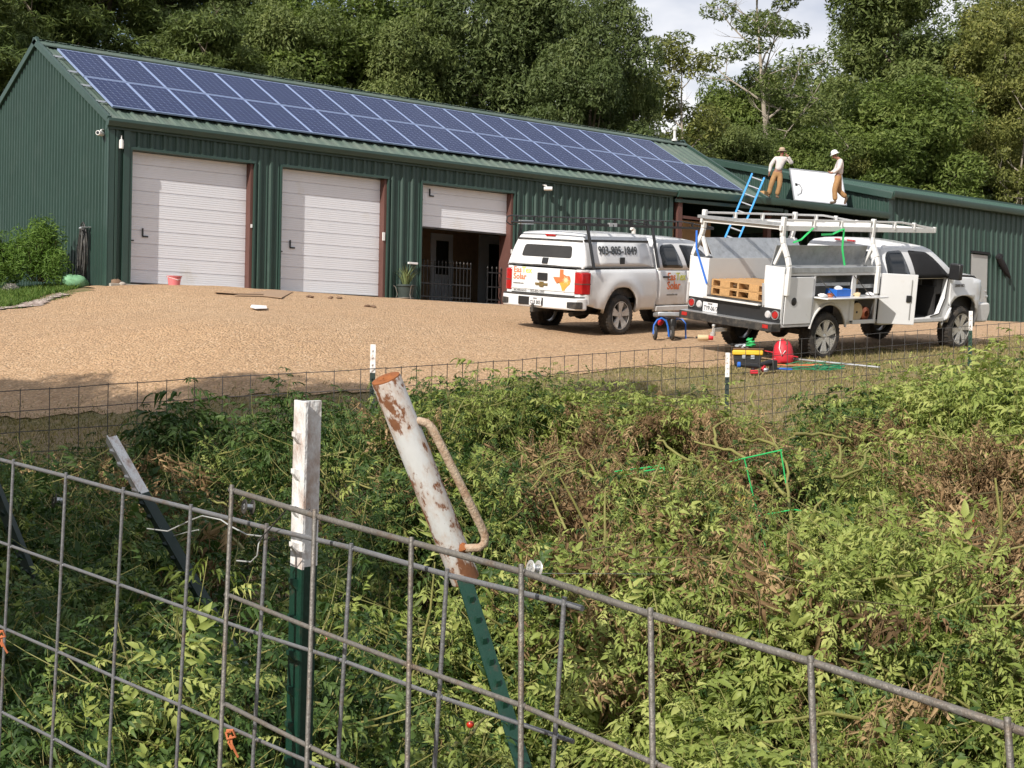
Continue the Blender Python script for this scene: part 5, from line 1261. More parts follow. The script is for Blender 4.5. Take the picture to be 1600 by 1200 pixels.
def shoot(base, dirv, L, kind, ls, every=.055, r0=.0038, droop=.0, hook=.5, tint=.5, rec=True):
    """one leafy shoot: a curved stem with compound leaves in alternate spiral"""
    n = 6; pts = [Vector(base)]; d = Vector(dirv).normalized()
    for k in range(n):
        d = (d + Vector((rng.uniform(-.16, .16), rng.uniform(-.16, .16), hook * .12 - droop * .25))).normalized(); pts.append(pts[-1] + d * L / n)
    (dstems if kind == 'd' else stems).tube(pts, [r0 * (1 - .8 * k / n) for k in range(n + 1)], 5, False)
    m = int(L / every); a = rng.uniform(0, 6.28)
    for k in range(1, m + 1):
        t_ = k / m * n; i = min(int(t_), n - 1); p = pts[i].lerp(pts[i + 1], t_ - i); dd = (pts[i + 1] - pts[i]).normalized(); a += 2.4
        u = dd.orthogonal().normalized(); w_ = dd.cross(u); out = u * math.cos(a) + w_ * math.sin(a)
        x = out * 1.0 + dd * .55 + Vector((0, 0, -.15 if kind != 'd' else -1.3)); s = ls * rng.uniform(.65, 1.2) * (1.1 - TAPER * k / m)
        z = dd * .8 + Vector((0, 0, 1)) + Vector(rng.normal(size=3)) * .3
        add_leaf(kind, p, x, z, s, min(1, max(0, tint + rng.uniform(-.35, .35))))
def yellow_amount(px, py):
    return float(np.clip(np.interp(px, [0, 560, 760, 1000, 1600], [.03, .10, .50, .75, .82]) + (.12 if py > 900 else 0), 0, 1))
count = 0; TAPER = .6
for k in range(13300):
    # sample evenly on the picture's vine area, then place in depth
    px = rng.uniform(-420, 2260); py = rng.uniform(540, 1330)
    # intersect viewing ray with the canopy height field
    d = 2.6; prev = d; ok = False
    while d < 11.6:
        p = at(px, py, d); r_, dd = rd(p)
        if p.z < vine_top(r_, dd): ok = True; break
        prev = d; d *= 1.035
    if not ok: continue
    q, w_ = dark_gap(px, py), zone(px, py)
    dens = 1.0 if d > 4.5 else .75
    if rng.uniform() < q * .93: 
        if rng.uniform() < .85: continue
    # spacing in the world: thin out where many samples fall on little area (near)
    if d < 8 and rng.uniform() > np.interp(d, [2.6, 4, 6, 8], [.16, .32, .62, 1.0]): continue
    dq = d + rng.uniform(0, .5) * (d / 7); p = at(px, py, dq); r_, dd = rd(p); top = float(vine_top(r_, dd))
    count += 1
    dead = rng.uniform() < w_ * .95 or w_ > .74
    top += .07 * dead; yel = rng.uniform() < yellow_amount(px, py)
    kind = 'd' if dead else ('y' if yel else 'g')
    L = rng.uniform(.22, .52) if d > 4 else rng.uniform(.25, .45); ls = rng.uniform(.095, .15) * (.82 if d > 7 else 1.0)
    dirv = Vector((rng.uniform(-.8, .8), rng.uniform(-.8, .8), rng.uniform(.3, 1.2))) if rng.uniform() < .8 else Vector((rng.uniform(-1, 1), rng.uniform(-1, 1), .1))
    base = Vector((p.x, p.y, top - L * .88 * abs(dirv.normalized().z) - rng.uniform(0, .10)))
    shoot(base, dirv, L, kind, ls * (1.45 if dead else 1), .044 if not dead else .026, .004 if d > 5 else .0032, .3 if dead else 0, .6, rng.uniform(.25, .75))
    # lower storey: darker leaves underneath
    if rng.uniform() < .55:
        b2 = Vector((p.x + rng.uniform(-.15, .15), p.y + rng.uniform(-.15, .15), top - rng.uniform(.45, .75))); shoot(b2, Vector((rng.uniform(-1, 1), rng.uniform(-1, 1), rng.uniform(-.2, .8))), .4, 'd' if rng.uniform() < .25 + w_ * .6 else 'g', ls * 1.1, .06, .004, 0, .4, .35)
# taller shoots on the far skyline
for k in range(800):
    px = rng.uniform(-350, 2150); d = rng.uniform(9.3, 11.2); r_ = (px - 800) / FPX * d; p = W(r_, d); top = float(vine_top(r_, d))
    tall = rng.uniform(0, .10) + (.14 if rng.uniform() < .12 else 0); yel = rng.uniform() < yellow_amount(px, 620)
    shoot(Vector((p.x, p.y, top - .40)), Vector((rng.uniform(-.3, .3), rng.uniform(-.3, .3), 1)), .34 + tall, 'y' if yel else 'g', rng.uniform(.12, .18), .036, .004, 0, .6, rng.uniform(.3, .7))
for kd, nm, mt, lb in (('g', 'tomato_vines', 'tom_leaf', 'tangled dark green tomato vines filling the garden behind the wire panels'), ('y', 'tomato_vines', 'tom_leaf_y', 'sunlit yellow green tomato vines tangled across the right of the garden'), ('d', 'withered_vines', 'dead_leaf', 'withered brown curled tomato leaves hanging in the vines')):
    A_ = np.array(LV[kd]); V, F, T = inst(DP if kd == 'd' else LP, A_[:, :3], A_[:, 3:6], A_[:, 6:9], A_[:, 9], rng, A_[:, 10])
    o = npmesh(nm, V, F, M[mt], T); tag(o, lb, None, None, 'stuff')
print('shoots', count, 'leaves', {k: len(v) for k, v in LV.items()})
LV = {'g': [], 'y': [], 'd': []}
tag(stems.build('vine_stems', 'stalk', None, smooth=60), 'thin green stems of the tomato vines', None, None, 'stuff'); tag(dstems.build('vine_stems', 'stalk_dark', None, smooth=60), 'brown dry stems of the withered vines', None, None, 'stuff')
# thick pale stalks lying over the vines
big = MB()
def stalk(pts, r, sub=True):
    P3 = []
    for (px, py, d) in pts: P3.append(at(px, py, d))
    Q = []
    for i in range(len(P3) - 1):
        for t_ in (0, .34, .67): Q.append(P3[i].lerp(P3[i + 1], t_) + Vector(rng.normal(size=3)) * .006)
    Q.append(P3[-1]); big.tube(Q, [r * (1 - .55 * k / len(Q)) for k in range(len(Q))], 7)
SK = [((945, 780, 7.6), (925, 745, 7.7), (900, 735, 7.8), (868, 742, 7.8)), ((1000, 812, 7.2), (955, 775, 7.4), (925, 730, 7.6), (900, 700, 7.8)), ((1095, 722, 7.8), (1060, 712, 7.9), (1035, 690, 8.0), (1028, 680, 8.1)), ((1095, 750, 7.7), (1060, 745, 7.7), (1035, 735, 7.8), (990, 762, 7.7)), ((1145, 765, 7.4), (1100, 752, 7.6), (1050, 755, 7.7), (1000, 760, 7.8)), ((1165, 715, 7.7), (1130, 700, 7.8), (1085, 690, 7.9)), ((1235, 830, 7.2), (1232, 770, 7.4), (1228, 720, 7.6), (1205, 685, 7.8), (1185, 665, 7.9)), ((1222, 705, 7.6), (1195, 688, 7.7), (1160, 686, 7.9)), ((1240, 680, 7.8), (1280, 677, 7.9), (1300, 678, 7.9), (1330, 690, 7.9)), ((1315, 725, 7.8), (1312, 700, 7.9), (1300, 680, 7.9)), ((1185, 800, 7.2), (1170, 770, 7.3), (1150, 750, 7.5)), ((1225, 775, 7.2), (1205, 750, 7.3), (1190, 735, 7.4)), ((1250, 830, 6.8), (1270, 800, 7.0), (1290, 775, 7.1)), ((1495, 705, 8.2), (1475, 685, 8.3), (1465, 670, 8.4)), ((1565, 690, 8.2), (1545, 668, 8.3), (1530, 662, 8.3)), ((1535, 820, 6.9), (1560, 795, 7.0), (1590, 770, 7.2)), ((1500, 770, 7.2), (1530, 758, 7.3), (1570, 768, 7.3), (1600, 780, 7.3)), ((300, 800, 6.2), (330, 780, 6.3), (360, 790, 6.3), (400, 760, 6.4)), ((380, 860, 5.6), (350, 820, 5.8), (330, 790, 6.0)), ((620, 770, 7.0), (600, 750, 7.1), (560, 745, 7.1)), ((650, 860, 6.2), (620, 800, 6.6), (580, 765, 6.8), (540, 752, 6.9)), ((100, 735, 7.0), (120, 715, 7.2), (150, 722, 7.2)), ((1000, 985, 5.2), (950, 990, 5.2), (905, 1000, 5.1)), ((1375, 940, 5.8), (1400, 880, 6.2), (1412, 820, 6.6)), ((1395, 860, 6.2), (1385, 800, 6.6), (1370, 760, 6.9)), ((1300, 745, 7.5), (1345, 735, 7.6), (1360, 700, 7.8)), ((705, 1180, 3.6), (735, 1150, 3.7), (760, 1120, 3.9)), ((325, 1190, 3.6), (345, 1150, 3.7), (335, 1115, 3.8)), ((1120, 700, 7.9), (1118, 672, 8.0), (1135, 655, 8.1)), ((1180, 640, 8.4), (1172, 625, 8.5), (1178, 612, 8.6)), ((720, 860, 6.2), (700, 830, 6.4), (690, 800, 6.5)), ((1270, 1020, 5.0), (1262, 970, 5.2), (1275, 930, 5.5))]
for q in SK: stalk(q, .0095 if q[0][2] > 6.5 else .0065)
for k in range(70):
    px = rng.uniform(540, 1620); py = rng.uniform(660, 1130)
    d = 3.2
    while d < 10 and at(px, py, d).z > vine_top(*rd(at(px, py, d))): d *= 1.04
    if d >= 10: continue
    d -= .05; a = rng.uniform(-.6, 3.7); L = rng.uniform(.12, .42); pts = [at(px, py, d)]
    u = CR * math.cos(a) - CD * abs(math.sin(a)) * 1.0; 
    for q in range(3): u = (u + Vector(rng.normal(size=3)) * .22).normalized(); pts.append(pts[-1] + u * L / 3)
    big.tube(pts, [.0055, .005, .004, .0025], 6); 
    if rng.uniform() < .5: e_ = (u + Vector(rng.normal(size=3)) * .6).normalized(); big.tube([pts[2], pts[2] + e_ * L * .4], [.005, .003], 5)
tag(big.build('vine_stalks', 'stalk', None, smooth=60), 'thick pale yellow green stalks bent over the withered vines', None, None, 'stuff')
# single plants that stand out
def lone(px, py, d, h, kind, lab, ls=.13, n=5, spread=.3, name='tomato_plant', every=.05):
    global stems, TAPER
    TAPER = .25; every *= .62; ls *= 1.25; n = int(n * 1.5)
    stems = MB(); base = at(px, py, d); base = Vector((base.x, base.y, base.z - h)); 
    for k in range(n):
        a = k * 2.4; shoot(base + Vector((math.cos(a) * .03, math.sin(a) * .03, 0)), Vector((math.cos(a) * spread * (k > 0), math.sin(a) * spread * (k > 0), 1)), h * (1.0 if k == 0 else rng.uniform(.6, .9)), kind, ls, every, .006, 0, .5, .62)
    e = empty(name, base, None, lab, 'plant', 'tomato plants standing above the vines')
    A_ = np.array(LV[kind]); LV[kind] = []; V, F, T = inst(LP, A_[:, :3] - np.array(base), A_[:, 3:6], A_[:, 6:9], A_[:, 9], rng, A_[:, 10])
    npmesh('foliage', V, F, M[{'g': 'tom_leaf', 'y': 'tom_leaf_y'}[kind]], T, e); stems.build('stem', 'stalk', e, smooth=60, xf=Matrix.Translation(-base))
lone(295, 598, 9.5, .55, 'g', 'dark bushy tomato plant rising above the others against the far fence', .17, 7, .45)
lone(255, 640, 9.2, .35, 'g', 'lower dark tomato plant just left of the tall dark one', .15, 6, .5)
lone(447, 578, 8.6, .65, 'g', 'thin tall tomato shoot rising behind the white capped post', .13, 4, .25)
lone(720, 566, 9.5, .55, 'y', 'tall tomato shoot right of the rusty pipe top', .11, 4, .3)
lone(782, 575, 9.8, .55, 'y', 'bushy tomato shoot rising over the vines between pipe and far post', .12, 5, .3)
lone(832, 576, 10, .45, 'g', 'dark thin tomato shoot near the middle of the far fence', .11, 4, .25)
lone(985, 598, 9.8, .45, 'y', 'leafy tomato plant left of the middle fence post', .12, 6, .4)
lone(1118, 600, 9.8, .5, 'y', 'tomato plant with drooping leaves just left of the middle fence post', .12, 6, .35)
lone(1075, 615, 9.6, .4, 'y', 'sunlit tomato plant two plants left of the middle fence post', .12, 5, .35)
lone(1345, 556, 10.2, .75, 'y', 'slim pale tomato shoot standing before the truck wheels', .10, 3, .15)
lone(1330, 600, 9.5, .5, 'g', 'dark green bush at the back of the vines below the truck', .13, 8, .5)
lone(1290, 610, 9.7, .45, 'g', 'dark green bush below the rear truck wheel', .12, 7, .5)
lone(1470, 556, 10.0, .7, 'y', 'tall tomato plant left of the right fence post', .12, 5, .3)
lone(1585, 508, 9.0, .95, 'y', 'tallest tomato plant at the right photo edge', .14, 7, .3)
lone(1440, 590, 9.4, .55, 'y', 'bushy sunlit tomato plant below the front truck wheel', .13, 8, .5)
for _x, _y, _d, _h, _k, _l in ((520, 606, 9.6, .5, 'g', 'leafy tomato plant between the white capped post and the rusty pipe top'), (405, 622, 9.4, .5, 'g', 'dark tomato plant left of the white capped post'), (650, 592, 9.8, .45, 'g', 'tomato plant just right of the pipe cap'), (905, 592, 9.8, .5, 'y', 'leafy tomato plant over the vines, right of the pipe handle'), (1030, 612, 9.4, .45, 'y', 'tomato plant in the middle of the vine skyline'), (1395, 572, 9.6, .7, 'y', 'bushy tomato plant between the truck wheels line and the vines'), (1500, 545, 9.3, .8, 'y', 'wide tomato plant touching the right fence post'), (1560, 535, 8.6, .85, 'y', 'tall leafy tomato plant second from the right photo edge'), (1420, 640, 8.4, .6, 'y', 'upright tomato plant amid the vines at the right'), (1600, 600, 7.6, .8, 'y', 'big leafy tomato plant lower on the right photo edge'), (1230, 690, 8.0, .45, 'g', 'dark tomato plant beside the green twine frame'), (1340, 760, 7.0, .5, 'y', 'upright pale tomato plant right of the tall stalks'), (1180, 930, 5.4, .45, 'y', 'pale tomato plant above the rusty wire panel'), (1430, 900, 5.8, .55, 'y', 'tall pale tomato plant left of the brown leaves'), (1535, 1010, 4.2, .45, 'y', 'light green tomato plant at the lower right photo edge'), (1050, 1080, 3.9, .4, 'y', 'leafy tomato plant under the rusty panel wire'), (500, 905, 5.0, .4, 'y', 'fresh tomato plant just right of the white capped post')):
    lone(_x, _y, _d, _h, _k, _l, .12, 8, .42, every=.04)
lone(1540, 560, 9.2, .65, 'g', 'green tomato plant just right of the right fence post', .13, 7, .4)
# two yellow dry fern-like clumps
for px, py, d, lb in ((1145, 800, 6.9, 'yellow feathery clump in the middle of the withered vines'), (1200, 905, 6.0, 'smaller yellow feathery clump below the first one')):
    m = MB(); c = at(px, py, d)
    for k in range(130):
        v = Vector(rng.normal(size=3)).normalized(); v.z = abs(v.z) * .7; o_ = Vector(rng.normal(size=3)) * .035; p1 = c + o_; p2 = p1 + v * rng.uniform(.05, .13); m.bar(p1, p2, .004, .002)
    tag(m.build('dry_herb', 'straw_yellow' if 'straw_yellow' in M else 'lime_dry' if 'lime_dry' in M else 'stalk', None), lb, 'plant', 'yellow feathery clumps')
for k, (px, py, d, r_) in enumerate(((735, 1132, 3.75, .010), (698, 772, 6.9, .022), (1075, 838, 6.6, .020), (512, 998, 4.6, .012), (1522, 812, 6.8, .016))):
    o = MB().lathe([(0, -.9), (.6, -.78), (.98, -.25), (1, .2), (.7, .72), (.25, .86), (0, .78)], 14).build('tomato', 'tomato'); o.location = at(px, py, d); o.scale = (r_, r_, r_ * .92)
    tag(o, ('ripe red tomato low behind the leaning green post', 'red tomato glimpsed right of the pipe handle', 'orange red tomato among the withered leaves', 'tiny red tomato between the two wire panels', 'dark red tomato in the brown leaves at the right')[k], 'tomato', 'tomatoes in the vines')
# grass: blades over the verge
def blades(n, keep, size, mat, name, lab, seed=1, box=None):
    rs = np.random.RandomState(seed); r_ = rs.uniform(box[0], box[1], n); d_ = rs.uniform(box[2], box[3], n)
    ok = keep(r_, d_, rs); r_, d_ = r_[ok], d_[ok]; n = len(r_)
    x = CAM.x + R0.x * r_ + F0.x * d_; y = CAM.y + R0.y * r_ + F0.y * d_; z = np.concatenate([GZ(x[i:i + 20000], y[i:i + 20000]) for i in range(0, n, 20000)])
    h = size * rs.uniform(.4, 1.3, n); a = rs.uniform(0, 6.28, n); w_ = h * .10 + .002; lx = rs.normal(size=n) * .45 * h; ly = rs.normal(size=n) * .45 * h
    B = np.stack([x, y, z], 1); sx_ = np.stack([np.cos(a) * w_, np.sin(a) * w_, 0 * a], 1); tip = B + np.stack([lx, ly, h], 1)
    V = np.stack([B - sx_, B + sx_, tip], 1).reshape(-1, 3); F = np.arange(3 * n).reshape(-1, 3); T = np.repeat(rs.uniform(0, 1, n), 3)
    o = npmesh(name, V, F, M[mat], T); tag(o, lab, None, None, 'stuff'); return o
M['grass_blade'] = leafmat('grass_blade', ((.090, .095, .030), (.26, .22, .085), (.50, .39, .21)), .25, .7, .35)
M['grass_lush'] = leafmat('grass_lush', ((.05, .10, .018), (.11, .19, .035), (.22, .28, .07)), .3, .6, .8)
def gk(r_, d_, rs):
    nb = np.interp(r_, NB_R, NB_D) + wob(r_) * .7; p_ = .5 + .5 * np.sin(r_ * 1.7 + d_ * .9) * np.cos(d_ * 1.3 - r_ * .6)
    return (d_ < nb + rs.exponential(.55, len(r_))) & (rs.uniform(0, 1, len(r_)) < .45 + .55 * p_) & (np.abs(r_) < .52 * d_ + .5)
blades(430000, gk, .055, 'grass_blade', 'grass', 'short dry and green grass between the garden and the gravel yard', 3, (-13, 17, 10.8, 33))
def gl(r_, d_, rs):
    x = CAM.x + R0.x * r_ + F0.x * d_; y = CAM.y + R0.y * r_ + F0.y * d_
    return (x < -.5) & (y > np.interp(x, VG_X, VG_Y) + .75 + .15 * np.sin(x * 3)) & (y < 1.5) & (np.abs(y - np.interp(x, VG_X, VG_Y) - 1.35) > .2 * rs.uniform(0, 1, len(x)))
blades(150000, gl, .11, 'grass_lush', 'grass', 'lush green grass below the shrubs at the barn gable', 4, (-16, -6, 24, 36))
def gm(r_, d_, rs):
    x = CAM.x + R0.x * r_ + F0.x * d_; y = CAM.y + R0.y * r_ + F0.y * d_
    return (x < -1.0) & (y > np.interp(x, VG_X, VG_Y) - .1) & (y < np.interp(x, VG_X, VG_Y) + .8) & (np.sin(x * 2.1) * np.sin(y * 4) + rs.uniform(-1, 1, len(x)) * .7 > .35)
blades(60000, gm, .07, 'grass_lush', 'grass', 'sparse green grass along the pale stone border', 5, (-16, -6, 22, 34))
# ------------------------------------------------------------------ near wire panels
def wire_panel(name, lab, tops, down, rows, cols, mat, rr=.003, ext=(0, 0), rowd=.1524):
    """cattle panel: tops = points of the top wire at each upright; down = unit vector; wires are one welded body"""
    m = MB(); tops = [Vector(t_) for t_ in tops]; down = down.normalized()
    a = tops[0] + (tops[0] - tops[1]) * ext[0]; b = tops[-1] + (tops[-1] - tops[-2]) * ext[1]; line = [a] + tops + [b]
    rnd = random.Random(len(tops))
    for k in range(rows):
        off = down * rowd * k; pts = [p + off + Vector((0, 0, rnd.uniform(-.0015, .0015))) for p in line]; m.tube(pts, rr if k else rr * 1.25, 8)
    side = down.cross((tops[-1] - tops[0]).normalized()).normalized(); side = side if side.dot(CF) < 0 else -side
    for i, t_ in enumerate(tops):
        o_ = side * rr * 1.7; m.tube([t_ + o_ - down * .008, t_ + o_ + down * (rowd * (rows - 1) + .02)], rr, 8)
        for k in range(rows):                                    # weld beads
            m.blob(t_ + o_ * .5 + down * rowd * k, (rr * 1.5, rr * 1.5, rr * 1.3), 6, .1, i * 9 + k)
    o = m.build(name, mat, None, smooth=60); tag(o, lab, 'wire panel', 'wire fence panels'); return o
def cam_dir(dx, dy, dz): return CR * dx + CD * dy + CF * dz
p1 = [(24.8, 724.5), (107, 745.5), (196.7, 769), (302.4, 796), (420.8, 826.5), (553, 858), (703, 898), (886, 943)]
T1 = [at(x, y, 2.80 * (1 - .0533 * k)) for k, (x, y) in enumerate(p1)]
s0 = T1[0] - T1[1]; T1 = [T1[0] + s0 * 3, T1[0] + s0 * 2, T1[0] + s0] + T1
wire_panel('cattle_fence', 'galvanized wire panel in front of the white capped post, running off the left edge', T1, cam_dir(-.066, 1, .05), 8, 8, 'wire', .0029, (.5, .12))
p2 = [(367, 767), (497, 806), (648, 850), (820, 893), (1022, 962), (1272, 1038), (1580, 1135)]
T2 = [at(x, y, 2.213 * (1 - .0678 * k)) for k, (x, y) in enumerate(p2)]
s1 = T2[-1] - T2[-2]; T2 += [T2[-1] + s1, T2[-1] + s1 * 2]
wire_panel('cattle_fence', 'weathered rusty wire panel behind the first one, running off the right edge', T2, cam_dir(-.004, 1, -.22), 8, 7, 'wire_rusty', .0033, (.06, .3), .150)
# wire twists and ties
def wirething(name, pts, r, mat, lab, cat, grp=None):
    tag(MB().tube(pts, r, 6).build(name, mat, None, smooth=60), lab, cat, grp)
wirething('tie_wire', [at(x, y, d) for x, y, d in ((230, 826, 2.6), (262, 830, 2.5), (300, 812, 2.48), (316, 806, 2.45), (345, 812, 2.4), (360, 822, 2.38), (385, 835, 2.3), (410, 838, 2.2), (404, 850, 2.2), (402, 868, 2.2), (392, 878, 2.22), (370, 876, 2.25))], .0011, 'pale_wire', 'thin pale wire curling along the top of the first panel', 'wire', 'loose tie wires')
wirething('tie_wire', [at(x, y, d) for x, y, d in ((402, 845, 2.2), (420, 828, 2.18), (440, 805, 2.15), (448, 795, 2.12), (462, 792, 2.1), (478, 800, 2.12), (484, 795, 2.15))], .0010, 'wire_dark', 'dark wire twisted round the white capped post', 'wire', 'loose tie wires')
wirething('tie_wire', [at(x, y, d) for x, y, d in ((244, 832, 4.6), (252, 824, 4.58), (262, 828, 4.62), (270, 838, 4.6), (290, 832, 4.2), (310, 828, 3.6))], .0014, 'pale_wire', 'pale wire wound round the leaning green post', 'wire', 'loose tie wires')
for k, (x, y, d, lb) in enumerate(((361, 1148, 2.25, 'orange string tie on the lower wire left of the white capped post'), (3, 992, 2.75, 'orange string tie on a wire at the left photo edge'))):
    c = at(x, y, d); m = MB()
    m.tube([c + cam_dir(-.006, -.006, 0), c + cam_dir(.004, -.008, -.006), c + cam_dir(.007, .002, -.004), c + cam_dir(-.004, .005, -.006), c + cam_dir(-.007, -.003, .0), c + cam_dir(.0, -.006, -.008)], .0022, 6)
    m.tube([c, c + cam_dir(.002, .012, -.006), c + cam_dir(.007, .024, -.004), c + cam_dir(.011, .032, -.003)], .0018, 6); m.tube([c, c + cam_dir(-.003, .010, -.006), c + cam_dir(.003, .02, -.006)], .0016, 6)
    tag(m.build('string_tie', 'orange_tie'), lb, 'string', 'orange string ties')
# ------------------------------------------------------------------ T posts
def tpost(a, b, white, ndir, lab, mat_w='post_white', mat_g='post_green', studs=True, grp=None, w=.035, dep=.034):
    a = Vector(a); b = Vector(b); L = (b - a).length; ax = (b - a).normalized(); n = Vector(ndir); n = (n - ax * n.dot(ax)).normalized(); s = ax.cross(n)
    e = empty('fence_post', b, None, lab, 'post', grp)
    def seg(t0, t1, name, mat, st):
        m = MB(); th = .0048
        prof = [(-w / 2, 0), (w / 2, 0), (w / 2, -th * .8), (.004, -th * 1.3), (.0028, -dep), (-.0028, -dep), (-.004, -th * 1.3), (-w / 2, -th * .8)]
        vs = [a + ax * t_ + s * u + n * v for t_ in (t0, t1) for u, v in prof]; k = 8
        m.add(vs, [tuple(range(k)), tuple(range(2 * k - 1, k - 1, -1))] + [(i, (i + 1) % k, (i + 1) % k + k, i + k) for i in range(k)])
        if st:
            q = math.ceil((t0 + .02) / .054) * .054
            while q < t1 - .01:
                c = a + ax * q; bs = [c + s * u + ax * v for u, v in ((-.007, -.008), (.007, -.008), (.007, .009), (-.007, .009))]; tp = [c + s * u + ax * v + n * .0095 for u, v in ((-.005, -.010), (.005, -.010), (.005, -.003), (-.005, -.003))]
                m.add(bs + tp, [(0, 1, 2, 3), (7, 6, 5, 4), (0, 4, 5, 1), (1, 5, 6, 2), (2, 6, 7, 3), (3, 7, 4, 0)]); q += .054
        o = m.build(name, mat, None, smooth=25); o.parent = e; o.matrix_parent_inverse = Matrix.Translation(-b); return o
    if white: seg(0, white, 'painted_top', mat_w, studs)
    seg(white, L, 'shaft', mat_g, studs)
    return e
A_ = at(469, 627, 2.23); B_ = at(452, 1290, 2.30); tpost(A_, B_, .245, cam_dir(-.80, 0, -.60), 'upright green steel post with a flaking white top, nearest the camera')
tpost(at(166, 686, 4.75), at(388, 1075, 4.3), .235, cam_dir(-.93, 0, -.30), 'leaning dark post with a clean white top at the left', mat_g='post_dark')
tpost(at(-22, 735, 5.0), at(90, 1010, 4.8), 0, cam_dir(-.5, 0, -.85), 'dark leaning post cut by the left photo edge', mat_g='post_dark')
tpost(at(726, 905, 3.82), at(838, 1260, 3.62), 0, cam_dir(.45, 0, -.9), 'leaning green steel post carrying the rusty white pipe', w=.040)
for (x, y, d, wl_, lb, mg) in ((583, 538, 11.9, .22, 'far post with a narrow grey white top, behind the rusty pipe', 'post_dark'), (1137, 551, 15.8, .25, 'far post with a white top beside the yellow tool box', 'post_dark'), (1517, 486, 18.3, .23, 'far green post with a white top before the front truck wheel', 'post_green')):
    a = at(x, y, d); tpost(a, a + Vector((0, 0, -1.5)), wl_, cam_dir(-.3, 0, -.95), lb, mat_g=mg, grp='posts of the far fence', w=.044, dep=.042)
# ------------------------------------------------------------------ post driver (capped pipe with handle)
pa = at(603, 592, 3.70); pb = at(727, 905, 3.86); ax = (pa - pb).normalized(); L = (pa - pb).length
X_ = CF.cross(ax).normalized(); Mx = frame(tuple(pb), X_, X_.cross(ax) * -1); 
pd = empty('post_driver', pb, None, 'rusty white pipe with a side handle, capped over the leaning green post', 'post driver')
Mx = Matrix(((X_.x, ax.cross(X_).x, ax.x, 0), (X_.y, ax.cross(X_).y, ax.y, 0), (X_.z, ax.cross(X_).z, ax.z, 0), (0, 0, 0, 1)))
pd.rotation_euler = Mx.to_euler()
MB().lathe([(.0335, .0), (.0365, .0), (.0365, L - .004), (.0350, L)], 40).lathe([(.0335, 0), (.0335, L * .9)], 40).build('pipe', 'rusty_pipe', pd, smooth=40)
cp_ = MB(); cp_.lathe([(.0352, L - .002), (.0352, L + .002), (.030, L + .004), (.016, L + .002), (0, L + .004)], 40); cp_.blob((.008, -.006, L + .003), (.014, .012, .005), 10, .3, 2); cp_.blob((-.012, .008, L + .003), (.010, .014, .004), 10, .3, 5); cp_.build('end_cap', 'rust', pd)
Mi = (Matrix.Translation(pb) @ Mx).inverted()
hp = [Mi @ at(x, y, d) for x, y, d in ((640, 661, 3.73), (655, 658, 3.73), (667, 661, 3.73), (675, 669, 3.73), (683, 684, 3.735), (720, 758, 3.76), (752, 823, 3.79), (758, 838, 3.80), (757, 849, 3.80), (749, 856, 3.80), (722, 857, 3.81))]
MB().tube(hp, .0105, 14).build('handle', 'rusty_handle', pd, smooth=60)
w_ = MB(); w_.blob(hp[0] + Vector((.010, 0, 0)), (.013, .014, .013), 10, .2, 1); w_.blob(hp[-1] + Vector((.004, 0, 0)), (.014, .014, .013), 10, .2, 2); w_.build('weld', 'rust', pd)
# ------------------------------------------------------------------ reels and line
def reel(px, py, d, r, mat, lab):
    e = empty('wire_reel', at(px, py, d), None, lab, 'reel', 'line reels'); axd = cam_dir(.86, .12, .5).normalized()
    def disc(o_, rr_, t_):
        m = MB().lathe([(rr_ * .55, -t_), (rr_ * .9, -t_), (rr_, 0), (rr_ * .9, t_), (rr_ * .55, t_)], 28, close=True)
        for k in range(5): a = 2 * PI * k / 5; m.bar((math.cos(a) * rr_ * .12, math.sin(a) * rr_ * .12, 0), (math.cos(a) * rr_ * .6, math.sin(a) * rr_ * .6, 0), rr_ * .16, t_ * 1.2)
        m.lathe([(0, -t_), (rr_ * .2, -t_), (rr_ * .2, t_), (0, t_)], 12); q = axd.to_track_quat('Z', 'Y').to_matrix().to_4x4()
        m.build('flange', mat, e, xf=Matrix.Translation(axd * o_) @ q)
    disc(-r * .55, r, r * .08); disc(r * .55, r, r * .08)
    MB().tube([-axd * r * .6, axd * r * .6], r * .38, 14).build('drum', 'alu', e)
reel(835, 888, 2.9, .0155, 'chrome', 'shiny line reel on the rusty panel right of the pipe')
reel(92, 782, 5.6, .03, 'black_dusty', 'dark reel in the vines at the left')
reel(388, 792, 4.4, .022, 'black_dusty', 'dark reel just left of the white capped post')
wirething('line', [at(842, 896, 2.9), at(1040, 897, 4.6), at(1100, 880, 5.2)], .0006, 'pale_wire', 'fine white line running right from the shiny reel', 'line')
# green garden twine
for k, (pls, lb) in enumerate((((((1136, 723), (1163, 716), (1222, 703)), ((1220, 704), (1228, 755)), ((1163, 716), (1184, 805), (1201, 876)), ((1171, 809), (1240, 796), (1262, 800))), 'green twine frame round the tall withered stalks'), ((((960, 737), (1036, 727)), ((976, 742), (1036, 731)), ((1037, 729), (1046, 787))), 'smaller green twine loop left of the first frame'))):
    m = MB()
    for pl_ in pls: m.tube([at(x, y, 7.05) for x, y in pl_], .0034, 6)
    tag(m.build('garden_twine', 'green_bright'), lb, 'twine', 'green garden twine')
